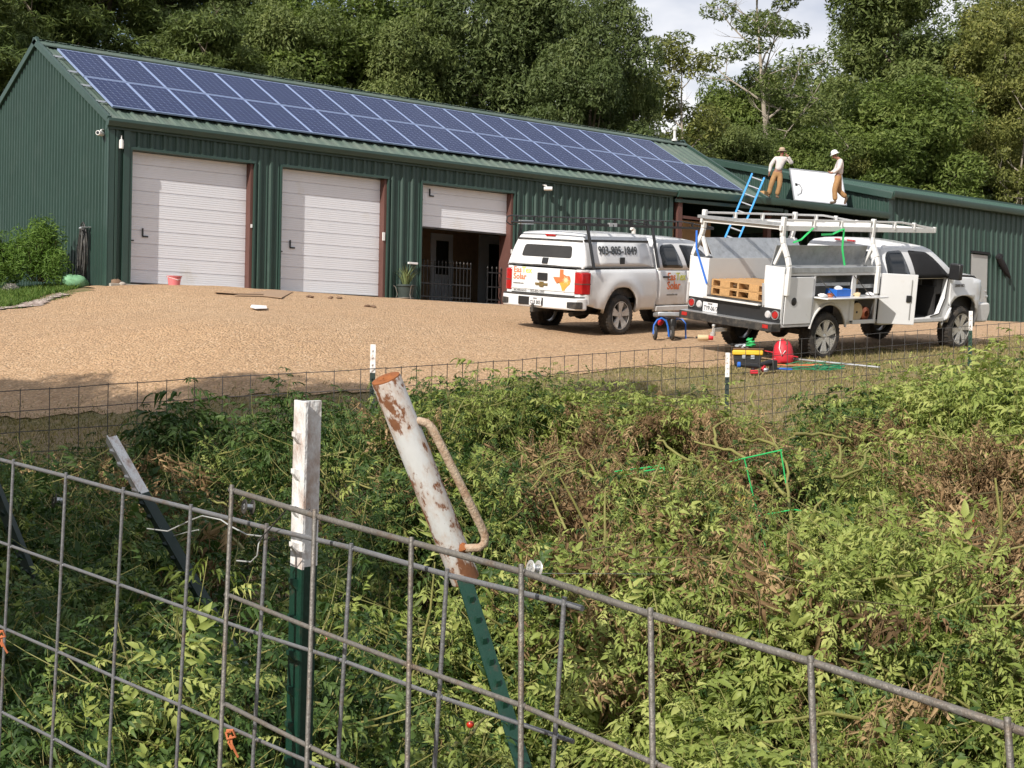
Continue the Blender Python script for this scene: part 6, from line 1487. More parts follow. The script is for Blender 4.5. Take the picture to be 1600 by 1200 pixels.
# ------------------------------------------------------------------ far wire fence
fx = [-160, 0, 300, 600, 800, 1000, 1140, 1400, 1517, 1640, 1800]; fy = [622, 612, 592, 575.5, 563, 547.5, 538, 519, 509.5, 500, 488]; fd = [11.0, 11.2, 11.5, 11.9, 13.4, 14.9, 15.9, 17.5, 18.3, 19.2, 20.4]
pts = []; X = np.linspace(-160, 1800, 900); q3 = [at(x, float(np.interp(x, fx, fy)), float(np.interp(x, fx, fd))) for x in X]
acc = 0; last = q3[0]; node = [q3[0]]
for p in q3[1:]:
    acc += (p - last).length; last = p
    if acc >= .2032: node.append(p.copy()); acc = 0
split = next(i for i, p in enumerate(node) if project(p)[0] > 583)
for seg_, lb in ((node[:split + 1], 'far wire fence from the left photo edge to the first far post'), (node[split:], 'far wire fence from the first far post past both trucks')):
    m = MB(); rn = random.Random(3)
    for k in range(8): m.tube([p + Vector((0, 0, -.1524 * k + rn.uniform(-.003, .003))) for p in seg_], .0033, 5)
    for p in seg_: m.tube([p + Vector((0, 0, .01)), p + Vector((rn.uniform(-.006, .006), rn.uniform(-.006, .006), -1.08))], .0033, 5)
    tag(m.build('wire_fence', 'wire_dark', None, smooth=60), lb, 'fence', 'far wire fence')
# ------------------------------------------------------------------ ladder
T_ = at(1184.5, 275, 44.7); B_ = at(1088, 505, 42.7); ld = empty('ladder', B_, None, 'blue fibreglass ladder leaning on the canopy gutter beside the man in the straw hat', 'ladder')
axl = (T_ - B_); LL = axl.length; axl.normalize(); sdl = (CR - axl * CR.dot(axl)).normalized(); nl_ = axl.cross(sdl)
for s_ in (-1, 1):
    c = sdl * s_ * .185; MB().bar(c, c + axl * LL, .05, .085, nl_).build('rail', 'ladder_blue', ld, bev=.004); MB().bar(c + axl * LL, c + axl * (LL + .03), .045, .085, nl_).build('rail_cap', 'black_metal', ld)
for k in range(int(LL / .305)): MB().bar(axl * (.2 + .305 * k) - sdl * .18, axl * (.2 + .305 * k) + sdl * .18, .035, .035, nl_).build('rung', 'alu', ld)
# ------------------------------------------------------------------ people
def skinned(name, verts, edges, mat, parent, sub=2, root=0):
    me = bpy.data.meshes.new(name); me.from_pydata([v[0] for v in verts], edges, []); o = bpy.data.objects.new(name, me); COL.objects.link(o)
    md = o.modifiers.new('skin', 'SKIN'); md.use_smooth_shade = True; md.branch_smoothing = .3
    for i, v in enumerate(verts):
        r = v[1] if isinstance(v[1], tuple) else (v[1], v[1]); me.skin_vertices[0].data[i].radius = r; me.skin_vertices[0].data[i].use_root = (i == root)
    sb = o.modifiers.new('sub', 'SUBSURF'); sb.levels = sub; sb.render_levels = sub
    dg = bpy.context.evaluated_depsgraph_get(); m2 = bpy.data.meshes.new_from_object(o.evaluated_get(dg)); bpy.data.objects.remove(o)
    m2.materials.clear(); m2.materials.append(M[mat]); m2.polygons.foreach_set('use_smooth', [True] * len(m2.polygons)); return link(bpy.data.objects.new(name, m2), parent)
def chain(V, E, start, pts):
    prev = start
    for p, r in pts:
        V.append((p, r)); 
        if prev is not None: E.append((prev, len(V) - 1))
        prev = len(V) - 1
    return prev
def hand(V, E, wrist_i, w, d, side):
    d = Vector(d).normalized(); w = Vector(w); s = d.orthogonal().normalized(); n = d.cross(s)
    V.append((tuple(w + d * .045), (.032, .018))); E.append((wrist_i, len(V) - 1)); palm = len(V) - 1
    for k, (o_, L_) in enumerate(((-.03, .055), (-.01, .07), (.01, .068), (.03, .052))):
        b = w + d * .075 + s * o_; c = b + d * L_ * .6 + n * .012; e_ = c + d * L_ * .35 + n * .028
        V.append((tuple(b), .009)); E.append((palm, len(V) - 1)); V.append((tuple(c), .0085)); E.append((len(V) - 2, len(V) - 1)); V.append((tuple(e_), .007)); E.append((len(V) - 2, len(V) - 1))
    b = w + d * .03 + s * side * .045; V.append((tuple(b), .011)); E.append((palm, len(V) - 1)); V.append((tuple(b + d * .035 + s * side * .012 + n * .015), .009)); E.append((len(V) - 2, len(V) - 1))
def person(loc, lab, J, hat, face):
    e = empty('person', loc, math.atan2(R0.y, R0.x), lab, 'person', 'men working on the roof')
    P_ = {k: Vector(v) for k, v in J.items()}; V = []; E = []
    V.append((tuple(P_['pelvis']), (.13, .10)))
    sp = chain(V, E, 0, [(tuple(P_['pelvis'].lerp(P_['chest'], .5)), (.125, .095)), (tuple(P_['chest']), (.15, .10)), (tuple(P_['chest'].lerp(P_['neck'], .7)), (.10, .08)), (tuple(P_['neck']), .055)])
    hd = P_['head']; f = Vector(face); hi = chain(V, E, sp, [(tuple(hd + Vector((0, 0, -.06)) + f * .015), (.062, .068)), (tuple(hd), (.075, .088)), (tuple(hd + Vector((0, 0, .07)) - f * .01), (.070, .082)), (tuple(hd + Vector((0, 0, .115)) - f * .01), (.035, .04))])
    V.append((tuple(hd + f * .105 + Vector((0, 0, -.015))), .014)); E.append((hi - 2, len(V) - 1))
    for s_ in 'LR':
        ci = 2; sh = P_['sh' + s_]; V.append((tuple(sh), .058)); E.append((ci, len(V) - 1)); i = chain(V, E, len(V) - 1, [(tuple(P_['el' + s_]), .040), (tuple(P_['wr' + s_]), .026)])
        hand(V, E, i, P_['wr' + s_], P_['ha' + s_] - P_['wr' + s_], 1 if s_ == 'L' else -1)
        hp_ = P_['hip' + s_]; V.append((tuple(hp_), .085)); E.append((0, len(V) - 1)); i = chain(V, E, len(V) - 1, [(tuple(P_['kn' + s_]), .058), (tuple(P_['an' + s_]), .038), (tuple(P_['an' + s_] + P_['toe' + s_] * .4 + Vector((0, 0, -.05))), .036), (tuple(P_['an' + s_] + P_['toe' + s_] + Vector((0, 0, -.06))), .026)])
    skinned('body', V, E, 'skin', e)
    V = []; E = []; V.append((tuple(P_['pelvis'] + Vector((0, 0, .02))), (.180, .135)))
    sp = chain(V, E, 0, [(tuple(P_['pelvis'].lerp(P_['chest'], .5)), (.178, .130)), (tuple(P_['chest']), (.185, .130)), (tuple(P_['chest'].lerp(P_['neck'], .72)), (.115, .095)), (tuple(P_['neck'] + Vector((0, 0, -.015))), .062)])
    for s_ in 'LR': V.append((tuple(P_['sh' + s_]), .074)); E.append((2, len(V) - 1)); chain(V, E, len(V) - 1, [(tuple(P_['sh' + s_].lerp(P_['el' + s_], .5)), .074), (tuple(P_['el' + s_]), .068), (tuple(P_['el' + s_].lerp(P_['wr' + s_], .5)), .052), (tuple(P_['el' + s_].lerp(P_['wr' + s_], .85)), .050), (tuple(P_['wr' + s_]), .038)])
    skinned('shirt', V, E, 'shirt', e)
    V = []; E = []; V.append((tuple(P_['pelvis'] + Vector((0, 0, -.02))), (.150, .115)))
    for s_ in 'LR': V.append((tuple(P_['hip' + s_] + Vector((0, 0, -.05))), .100)); E.append((0, len(V) - 1)); chain(V, E, len(V) - 1, [(tuple(P_['hip' + s_].lerp(P_['kn' + s_], .55)), .102), (tuple(P_['kn' + s_]), .090), (tuple(P_['kn' + s_].lerp(P_['an' + s_], .3)), .080), (tuple(P_['kn' + s_].lerp(P_['an' + s_], .6)), .088), (tuple(P_['an' + s_] + Vector((0, 0, .01))), .078)])
    V.append((tuple(P_['pelvis'] + Vector((0, 0, .08))), (.145, .11))); E.append((0, len(V) - 1)); skinned('trousers', V, E, 'khaki', e)
    for s_ in 'LR':
        a = P_['an' + s_]; t_ = P_['toe' + s_]; skinned('boot', [(tuple(a + Vector((0, 0, .05))), .055), (tuple(a + Vector((0, 0, -.04))), (.05, .05)), (tuple(a + t_ * .5 + Vector((0, 0, -.045))), (.046, .036)), (tuple(a + t_ + Vector((0, 0, -.05))), (.038, .026))], [(0, 1), (1, 2), (2, 3)], 'boot', e)
    if hat == 'straw':
        MB().lathe([(.0, .115), (.06, .112), (.088, .09), (.096, .03), (.100, .0), (.175, -.025), (.178, -.018), (.10, .012), (.0, .02)], 24, hd + Vector((0, 0, .045))).build('hat', 'straw', e, smooth=60)
        MB().lathe([(.1015, .004), (.1005, .026), (.0995, .026), (.0995, .004)], 24, hd + Vector((0, 0, .045)), close=True).build('hat_band', 'boot', e)
    else:
        q = Matrix.Translation(hd + Vector((-.01, 0, .03))) @ Matrix.Rotation(math.radians(-22), 4, 'Y')
        m = MB().lathe([(0, .135), (.05, .128), (.09, .10), (.113, .05), (.118, .0), (.150, -.012), (.152, -.004), (.122, .01)], 24); h_ = m.build('helmet', 'white_plastic', e, smooth=60, xf=q)
        MB().box(-.125, -.10, -.035, .035, .03, .075).build('helmet_badge', 'text_dark', h_, xf=q)
        MB().tube([q @ Vector((0, s_, z_)) for s_, z_ in ((-.10, -.01), (-.07, -.10), (0, -.14), (.07, -.10), (.10, -.01))], .008, 6).build('chin_strap', 'black_metal', h_)
    e_ = MB()
    for s_ in (-1, 1):
        rt = Vector((-f.y, f.x, 0)); e_.blob(hd + f * .078 + rt * .030 * s_ + Vector((0, 0, .012)), (.010, .010, .007), 8, 0)
    e_.build('eyes', 'text_dark', e); m_ = MB(); rt = Vector((-f.y, f.x, 0)); m_.tube([hd + f * .082 + rt * .022 + Vector((0, 0, -.055)), hd + f * .09 + Vector((0, 0, -.058)), hd + f * .082 - rt * .022 + Vector((0, 0, -.055))], .006, 6); m_.build('mouth', 'red', e)
    skinned('hair', [(tuple(hd + Vector((0, 0, .08)) - f * .02), (.078, .085)), (tuple(hd - f * .045 + Vector((0, 0, .0))), (.06, .062))], [(0, 1)], 'cloth_dark', e)
    return e
fm = Vector((0, -1, 0))
person(at(1207, 309.5, 50.4), 'man in a straw hat and khaki trousers on the canopy, hand raised to his face',
       dict(pelvis=(.15, 0, .84), chest=(.25, 0, 1.22), neck=(.27, 0, 1.38), head=(.28, -.01, 1.50), shL=(.07, 0, 1.31), shR=(.45, 0, 1.31), elL=(-.08, .0, 1.06), wrL=(-.12, -.03, .84), haL=(-.12, -.04, .75), elR=(.60, -.12, 1.12), wrR=(.45, -.20, 1.33), haR=(.37, -.17, 1.40),
            hipL=(.06, 0, .80), hipR=(.24, 0, .80), knL=(-.06, -.04, .42), knR=(.22, -.04, .42), anL=(-.13, 0, .08), anR=(.14, 0, .07), toeL=(-.04, -.16, 0), toeR=(.03, -.16, 0)), 'straw', fm)
fl = Vector((-.86, -.35, -.35)).normalized()
person(at(1304, 319, 47.2), 'man in a white helmet looking down beside the white backed solar panel',
       dict(pelvis=(.10, 0, .84), chest=(.17, 0, 1.20), neck=(.09, 0, 1.40), head=(-.02, -.0, 1.50), shL=(.13, -.17, 1.32), shR=(.13, .17, 1.32), elL=(.07, -.22, 1.05), wrL=(-.10, -.15, .94), haL=(-.18, -.10, .95), elR=(.06, .22, 1.06), wrR=(-.12, .14, .96), haR=(-.19, .08, .97),
            hipL=(.07, -.09, .80), hipR=(.13, .09, .80), knL=(-.03, -.10, .42), knR=(.15, .10, .42), anL=(.0, -.09, .08), anR=(.38, .12, .22), toeL=(-.17, -.02, 0), toeR=(-.05, 0, -.15)), 'helmet', fl)
# the panel between them, back towards the camera
bl, br, tr, tl = at(1240.5, 313, 47.9), at(1323, 321.5, 48.5), at(1333, 271.5, 49.0), at(1250, 267.5, 48.4)
ux = (br - bl).normalized(); uy = (tl - bl); uy = (uy - ux * uy.dot(ux)).normalized(); nz_ = ux.cross(uy)
sp_ = empty('solar_panel', bl, Matrix(((ux.x, uy.x, nz_.x), (ux.y, uy.y, nz_.y), (ux.z, uy.z, nz_.z))), 'solar panel stood on edge between the two men, showing its white back', 'solar panel')
w_, h_ = (br - bl).length, (tl - bl).length
m = MB(); m.box(0, w_, 0, .03, -.02, .02).box(0, w_, h_ - .03, h_, -.02, .02).box(0, .03, .03, h_ - .03, -.02, .02).box(w_ - .03, w_, .03, h_ - .03, -.02, .02); m.build('frame', 'alu', sp_)
MB().box(.03, w_ - .03, .03, h_ - .03, -.012, .006).build('back_sheet', 'back_sheet', sp_)
MB().box(.12, .20, h_ * .46, h_ * .54, .0065, .02).build('junction_box', 'black_metal', sp_, bev=.006)
MB().tube([(.18, h_ * .52, .02), (.27, h_ * .5, .03), (.33, h_ * .38, .03), (.28, h_ * .24, .03), (.20, h_ * .20, .025)], .008, 6).build('cable', 'hose', sp_); MB().box(.13, .19, h_ * .16, h_ * .22, .0065, .02).build('connector', 'alu', sp_, bev=.006)
o = MB().box(-.17, .17, -.12, .12, 0, .16).build('carton', 'yellow', None, bev=.01); o.location = at(1192, 307, 49.6); o.rotation_euler = (0, 0, .3); o.data.materials[0] = M['pallet']; tag(o, 'light wooden box at the feet of the man in the straw hat', 'box')
# ------------------------------------------------------------------ things by the barn
def ground_at(px, py, dz=0.0): p = on_ground(px, py); return Vector((p.x, p.y, gz(p.x, p.y) + .03 + dz))
def near_barn(px, py, Y, z=0.0): p = hit_y(px, py, Y); return Vector((p.x, Y, z))
# coiled hose on the gable wall
c = hit_x(133, 400, XG - .10); m = MB(); rn = random.Random(2); pts = []
for k in range(11 * 16):
    a = 2 * PI * k / 16; q = .5 + .5 * math.sin(k * .37); rz = .62 + .08 * math.sin(k * .21) - .04 * q; ry = .12 + .07 * math.sin(k * .13 + 1); pts.append(c + Vector((-.03 - .07 * abs(math.sin(k * .09)), math.cos(a) * ry, math.sin(a) * rz - .05 * math.sin(k * .05))))
m.tube(pts, .016, 6); m.tube([c + Vector((-.1, -.05, .55)), c + Vector((-.14, -.15, .5)), c + Vector((-.14, -.1, 0)), c + Vector((-.12, .03, -.55)), c + Vector((-.1, .12, -.75))], .02, 6)
tag(m.build('garden_hose', 'hose', None, smooth=60), 'dark garden hose coiled in a long loop on the barn gable wall', 'hose')
b_ = MB().tube([c + Vector((.08, -.10, .62)), c + Vector((-.16, -.12, .60))], .014, 8).blob(c + Vector((-.18, -.14, .58)), (.03, .05, .03), 8, .1); tag(b_.build('hose_tap', 'alu'), 'metal wall tap beside the top of the coiled hose', 'tap')
# green bag in the grass
p = at(118, 442, 33.0); m = MB().blob((0, 0, .07), (.28, .2, .15), 14, .14, 3).blob((-.12, .02, .14), (.14, .12, .09), 10, .2, 4); o = m.build('garden_bag', 'sage', None, smooth=70); o.location = (p.x, p.y, gz(p.x, p.y) + .05); tag(o, 'pale green bag lying in the grass under the coiled hose', 'bag')
for k, (px, py, r_, mt_, lb) in enumerate(((180, 449, .13, 'stone', 'brown stone at the foot of the barn corner'), (191, 449, .07, 'stone_pale', 'small pale stone beside the brown one'), (18, 432, .16, 'stone_pale', 'pale flat stone under the shrub at the left'))):
    p = at(px, py, 32.9); o = MB().blob((0, 0, 0), (r_ * 1.2, r_, r_ * .75), 12, .16, k + 5).build('stone', mt_, None, smooth=70); o.location = (p.x, p.y, max(gz(p.x, p.y), -.6) + r_ * .4); tag(o, lb, 'stone', 'stones by the barn corner')
# pink bucket
p = near_barn(272, 452, -.75, -.05); b_ = empty('bucket', p, None, 'pink plastic bucket in front of the first garage door', 'bucket')
MB().lathe([(0, .01), (.115, .0), (.145, .23), (.165, .235), (.165, .25), (.138, .25), (.11, .02), (0, .02)], 26).build('pail', 'pink', b_, smooth=50)
MB().tube([(-.165, 0, .23), (-.12, -.09, .20), (0, -.165, .16), (.12, -.09, .20), (.165, 0, .23)], .006, 6).build('handle', 'white_plastic', b_)
# cardboard sheets
def flat(name, pxs, mat, lab, cat, t_=.012, lift=.02, grp=None, d_=None):
    P3 = [on_ground(*q) for q in pxs]; P3 = [Vector((p.x, p.y, gz(p.x, p.y) + .03 + lift + (q[2] if len(q) > 2 else 0))) for p, q in zip(P3, pxs)] if False else [Vector((on_ground(q[0], q[1]).x, on_ground(q[0], q[1]).y, gz(on_ground(q[0], q[1]).x, on_ground(q[0], q[1]).y) + .035 + lift)) for q in pxs]
    n = len(P3); m = MB(); m.add(P3 + [p + Vector((0, 0, t_)) for p in P3], [tuple(range(n)), tuple(range(2 * n - 1, n - 1, -1))] + [(i, (i + 1) % n, (i + 1) % n + n, i + n) for i in range(n)])
    tag(m.build(name, mat), lab, cat, grp)
flat('cardboard_sheet', [(336, 461), (357, 448), (426, 448), (411, 464), (365, 463)], 'card', 'big flat brown cardboard sheet in front of the first door frame', 'cardboard', grp='cardboard on the gravel', lift=.02)
flat('cardboard_sheet', [(365, 465), (412, 466), (440, 469), (458, 459), (428, 456)], 'card', 'torn cardboard piece beside the bigger brown sheet', 'cardboard', grp='cardboard on the gravel', lift=.005)
flat('cardboard_sheet', [(386, 447.5), (390, 445.5), (405, 446), (404, 448)], 'plywood', 'small pale board lying at the door corner', 'board', lift=.04)
flat('paper_sheet', [(391, 485), (393, 481.5), (416, 483), (417, 487), (400, 487.5)], 'paper', 'white sheet of paper lying on the gravel', 'paper')
for k, (px, py) in enumerate(((483, 466), (487, 467), (516, 468), (530, 468), (573, 481), (583, 482))):
    o = MB().blob((0, 0, 0), (.07, .05, .025), 8, .3, k).build('dirt_clod', 'stone', None); o.location = ground_at(px, py, .01); tag(o, ('dark clod before the second garage door, leftmost of the row', 'dark clod right beside the leftmost one', 'dark clod midway before the second garage door', 'biggest dark clod before the second garage door', 'left one of two clods farther out on the gravel', 'right one of two clods farther out on the gravel')[k], 'clod', 'dark clods on the gravel')
# potted plant and basket
pp = near_barn(634, 462, -.62, -.05); e = empty('potted_plant', pp, None, 'spiky green plant in a dark pot beside the open garage door', 'plant')
MB().lathe([(0, .06), (.15, .06), (.21, .34), (.235, .34), (.235, .38), (.2, .38), (.19, .33), (0, .33)], 24).build('pot', 'pot', e, smooth=50)
m = MB(); rn = random.Random(6)
for k in range(64):
    a = rn.uniform(0, 6.28); t_ = rn.uniform(.15, 1.0); L_ = rn.uniform(.35, .62); d1 = Vector((math.cos(a) * t_ * .6, math.sin(a) * t_ * .6, 1)).normalized(); p0 = Vector((math.cos(a) * .05, math.sin(a) * .05, .33)); p1 = p0 + d1 * L_ * .6; p2 = p1 + (d1 + Vector((math.cos(a) * .5, math.sin(a) * .5, -.25))).normalized() * L_ * .45
    s_ = Vector((-math.sin(a), math.cos(a), 0)) * .012; m.add([p0 - s_, p0 + s_, p1 + s_ * .9, p1 - s_ * .9, p2], [(0, 1, 2, 3), (3, 2, 4)])
m.build('leaves', paint('spiky_leaf', (.16, .20, .075), .6, 0, .3, 6), e, smooth=0)
m = MB()
for k in range(3): a = 2.1 * k + .4; m.tube([(math.cos(a) * .26, math.sin(a) * .26, 0), (math.cos(a) * .20, math.sin(a) * .20, .14), (math.cos(a) * .25, math.sin(a) * .25, .32), (math.cos(a) * .30, math.sin(a) * .30, .36)], .012, 6)
m.lathe([(.20, .05), (.21, .05), (.21, .07), (.20, .07)], 20, close=True); m.build('stand', 'wire_rusty', e)
o = MB().box(-.14, .14, -.03, .03, 0, .05).build('sign_plate', 'paper', None, bev=.006); o.location = near_barn(645, 413, -.42, 1.02); o.location.z = hit_y(645, 413, -.42).z; tag(o, 'small white plate beside the open garage door, above the spiky plant', 'plate')
# iron gate across the open door
def gate(x0, x1, y, h, lab):
    e = empty('iron_gate', ((x0 + x1) / 2, y, 0), None, lab, 'gate', 'black iron gates in the third doorway'); m = MB(); n = int((x1 - x0) / .115); c = (x0 + x1) / 2
    for k in range(n + 1):
        x = x0 + (x1 - x0) * k / n - c; m.bar((x, 0, .03), (x, 0, h), .014, .014)
    m.build('bars', 'black_metal', e); m = MB()
    for k in range(n + 1): x = x0 + (x1 - x0) * k / n - c; m.lathe([(.016, h), (.022, h + .02), (0, h + .07)], 6, (x, 0, 0))
    m.build('finials', 'black_dusty', e); m = MB()
    for z in (.12, .45, h - .1): m.bar((x0 - c, 0, z), (x1 - c, 0, z), .02, .03)
    m.build('rails', 'black_metal', e)
gate(8.10, 9.95, .05, .98, 'black iron gate leaf with spear tips at the left of the open doorway'); gate(10.45, 10.90, -.02, .92, 'short black iron gate leaf at the right of the open doorway')
# white vent pipe by the wall behind the pickup
e = near_barn(990, 362, -.62, 0); m = MB().tube([(0, 0, 0), (0, 0, 2.05)], .035, 10).tube([(0, 0, 2.0), (0, 0, 2.22), (-.08, 0, 2.26)], .06, 10); o = m.build('standpipe', 'white_dull'); o.location = e; tag(o, 'pale standpipe by the barn wall behind the pickup roof', 'pipe')
# dark jacket on the wing wall
m = MB(); pj = [hit_y(x, y, -1.55) for x, y in ((1560, 402), (1566, 412), (1572, 424), (1578, 434))]; m.tube(pj, [.10, .11, .10, .04], 8).blob(pj[0] + Vector((.05, 0, .02)), (.22, .08, .10), 8, .2, 2)
tag(m.build('hanging_strap', 'cloth_dark', None, smooth=60), 'black bundle hanging diagonally on the wing wall right of the walk door', 'bundle')
# ------------------------------------------------------------------ tools on the ground
g = on_ground(1049, 533); G_ = Vector((g.x, g.y, gz(g.x, g.y) + .03))
e = empty('saw_stand', G_, math.atan2(R0.y, R0.x) + .1, 'blue wheeled saw stand with a grey table saw between the two trucks', 'saw stand')
sc_ = FPX / (Vector(G_) - CAM).dot(CF)
u = lambda px, y=0.0, z=0.0: Vector(((px - 1049) / sc_, y, z / sc_))
m = MB()
m.tube([u(1020, 0, 8), u(1021, 0, 22), u(1026, 0, 30), u(1033, 0, 33), u(1040, 0, 29), u(1043, 0, 20), u(1045, 0, 4)], .017, 8); m.build('frame', 'blue', e); m = MB()
m.tube([u(1060, .5, 28), u(1066, .5, 34), u(1074, .45, 33), u(1078, .4, 26), u(1079, .4, 0)], .017, 8).tube([u(1032, .0, 33), u(1034, .5, 34), u(1066, .5, 34)], .015, 8).bar(u(1030, .25, 36), u(1068, .25, 36), .05, .03); m.build('frame', 'blue', e)
for px in (1023, 1050): MB().lathe([(.0, -.025), (.12, -.025), (.135, -.012), (.135, .012), (.12, .025), (0, .025)], 24, u(px, 0, 10), 'x').build('wheel', 'rubber', e); MB().lathe([(0, -.03), (.06, -.03), (.06, .03), (0, .03)], 12, u(px, 0, 10), 'x').build('hub', 'alu', e)
MB().box(u(1027).x, u(1064).x, .0, .5, 36 / sc_, 43 / sc_).build('table', 'galv', e, bev=.02); MB().box(u(1047).x, u(1058).x, .05, .4, 16 / sc_, 34 / sc_).build('motor', 'black_metal', e, bev=.04); MB().blob(u(1034, .15, 27), (.07, .1, .06), 8, .2, 1).build('guard', 'red', e); MB().bar(u(1045, .1, 6), u(1060, .3, 34), .02, .02).bar(u(1055, .3, 6), u(1072, .4, 2), .02, .02).build('brace', 'black_metal', e)
def cyl_on_ground(name, px, py, L_, r_, mat, lab, cat, ang=0.0, parts=()):
    p = on_ground(px, py); e = empty(name, (p.x, p.y, gz(p.x, p.y) + .04 + r_), math.atan2(R0.y, R0.x) + ang, lab, cat)
    for (a, b, rr_, mt_, nm) in parts: MB().lathe([(0, a), (rr_ * .9, a), (rr_, a + .01), (rr_, b - .01), (rr_ * .9, b), (0, b)], 18, (0, 0, 0), 'x').build(nm, mt_, e)
cyl_on_ground('bottle', 1100, 535, .3, .05, 'cream', 'cream and red bottle lying on the gravel near the truck hitch', 'bottle', -.1, ((-.16, -.12, .02, 'black_metal', 'cap'), (-.12, .08, .055, 'cream', 'bottle_body'), (.08, .17, .045, 'red', 'base')))
# tool box
def box_px(name, px0, px1, py0, py1, d, dep, lab, cat, mats=None):
    g_ = on_ground((px0 + px1) / 2, py1 - 1); d = (g_ - CAM).dot(CF); c = Vector((g_.x, g_.y, gz(g_.x, g_.y) + .02)); w = (px1 - px0) / FPX * d; h = (py1 - py0) / FPX * d; e = empty(name, c, math.atan2(R0.y, R0.x) - .12, lab, cat); return e, w, h
e, w_, h_ = box_px('tool_box', 1144, 1191, 545, 574, 26.0, .3, 'black tool box with a wide yellow lid in the grass behind the white truck', 'tool box')
MB().prism([(-w_ * .42, 0), (-w_ * .47, h_ * .55), (w_ * .47, h_ * .55), (w_ * .40, 0)], -.15, .15, 'xz').build('box_body', 'black_metal', e, bev=.012)
MB().box(-w_ * .5, w_ * .5, -.18, .18, h_ * .55, h_ * .82).build('lid', 'yellow', e, bev=.02); MB().box(-w_ * .48, w_ * .52, -.16, .16, h_ * .83, h_ * .93).build('tray', 'terracotta', e, bev=.01); MB().box(-.09, -.03, -.175, -.155, h_ * .35, h_ * .56).build('latch', 'galv', e); MB().box(.05, .11, -.175, -.155, h_ * .35, h_ * .56).build('latch', 'galv', e)
lt = Vector(e.location) + Vector((0, 0, h_ * .95)); m = MB(); rn = random.Random(4)
for k in range(7):
    c = lt + R0 * rn.uniform(-.02, .14) + Vector((0, 0, .03 + .02 * k)); r_ = .07 * (1 - k * .08); m.tube([c + R0 * math.cos(q * .8) * r_ + F0 * math.sin(q * .8) * r_ + Vector((0, 0, rn.uniform(-.012, .012))) for q in range(9)], .011, 6)
tag(m.build('hose_coil', 'green_bright', None, smooth=60), 'bright green cord coiled on top of the yellow lidded tool box', 'cord')
m = MB()
for k in range(5): m.blob(lt + R0 * (-.16 + .035 * k) + Vector((0, 0, .025 + .01 * (k % 2))), (.04, .05, .03), 8, .3, k)
tag(m.build('plastic_bag', 'galv', None, smooth=60), 'crumpled grey plastic bag on the tool box lid, left of the green cord', 'bag')
# red bag
e, w_, h_ = box_px('tool_bag', 1207, 1239, 532, 570, 25.6, .3, 'red cloth tool bag in the grass beside the rear truck wheel', 'bag')
MB().lathe([(0, 0), (.17, 0), (.185, .04), (.18, .18), (.155, .28), (.11, .35), (.05, .39), (.02, .40), (0, .37)], 18).blob((.1, -.02, .1), (.09, .12, .1), 10, .12, 2).build('bag_body', 'red', e, smooth=70, xf=Matrix.Diagonal((w_ / .36, 1, h_ / .40, 1))); MB().tube([(-.05, -.05, h_ * .95), (-.07, -.19, h_ * .6), (-.03, -.20, h_ * .3), (.03, -.19, h_ * .5)], .010, 6).build('draw_cord', 'white_plastic', e)
MB().tube([(0.02, -.06, h_ * .98), (.06, -.1, h_ * .8), (.03, -.13, h_ * .7)], .02, 6).build('neck_fold', 'terracotta', e)
for k, (a, b, mt_, lb) in enumerate((((1194, 548, 25.2), (1247, 558, 25.0), 'red', 'thin red rod sticking out beyond the red bag'), ((1196, 565, 24.9), (1212, 560, 25.0), 'pink', 'short pinkish rod left of the red bag'))):
    tag(MB().tube([at(*a), at(*b)], .008, 6).build('rod', mt_), lb, 'rod', 'rods by the red bag')
# long pale conduit
a = on_ground(1215, 563); b = on_ground(1375, 579); m = MB().tube([Vector((a.x, a.y, gz(a.x, a.y) + .05)), Vector((b.x, b.y, gz(b.x, b.y) + .05))], .018, 8); tag(m.build('conduit', 'alu', None, smooth=60), 'long pale metal conduit lying in the grass right of the red bag', 'pipe')
a = on_ground(1150, 562); b = on_ground(1230, 573)
# drill and dark tools
p = on_ground(1172, 587); e = empty('cordless_drill', (p.x, p.y, gz(p.x, p.y) + .05), math.atan2(R0.y, R0.x), 'black and blue power tool lying in front of the tool box', 'drill')
MB().tube([(-.16, 0, .12), (.10, 0, .10), (.16, 0, .09)], [.035, .045, .02], 10).build('motor_body', 'black_metal', e); MB().bar((.02, 0, .1), (.06, -.02, .0), .04, .05).build('handle', 'black_metal', e, bev=.01); MB().lathe([(.02, -.03), (.045, -.02), (.045, .02), (.02, .03)], 16, (-.18, 0, .12), 'x').build('collar', 'blue', e); MB().box(.0, .12, -.05, .04, -.02, .04).build('battery', 'red', e, bev=.01)
p = on_ground(1196, 585); e = empty('cordless_drill', (p.x, p.y, gz(p.x, p.y) + .05), math.atan2(R0.y, R0.x) + .5, 'dark red and black impact driver right of the blue tool', 'drill')
MB().tube([(-.12, 0, .10), (.08, 0, .14), (.14, 0, .16)], [.03, .05, .03], 10).build('motor_body', 'black_metal', e); MB().bar((-.02, 0, .1), (-.08, -.02, .0), .045, .06).build('handle', 'red', e, bev=.01); MB().box(.1, .2, -.05, .05, .02, .18).build('battery', 'black_metal', e, bev=.012); MB().blob((-.02, -.03, .02), (.06, .04, .03), 8, .2, 2).build('base', 'galv', e)
p = on_ground(1222, 583); m = MB().box(-.10, .16, -.03, .03, 0, .035); o = m.build('level', 'blue', None, bev=.006); o.location = (p.x, p.y, gz(p.x, p.y) + .05); o.rotation_euler = (0, 0, math.atan2(R0.y, R0.x) - .1); tag(o, 'light blue tool handle lying in the grass right of the drills', 'tool')
p = on_ground(1265, 578); m = MB(); rn = random.Random(8); c0 = Vector((p.x, p.y, gz(p.x, p.y) + .05))
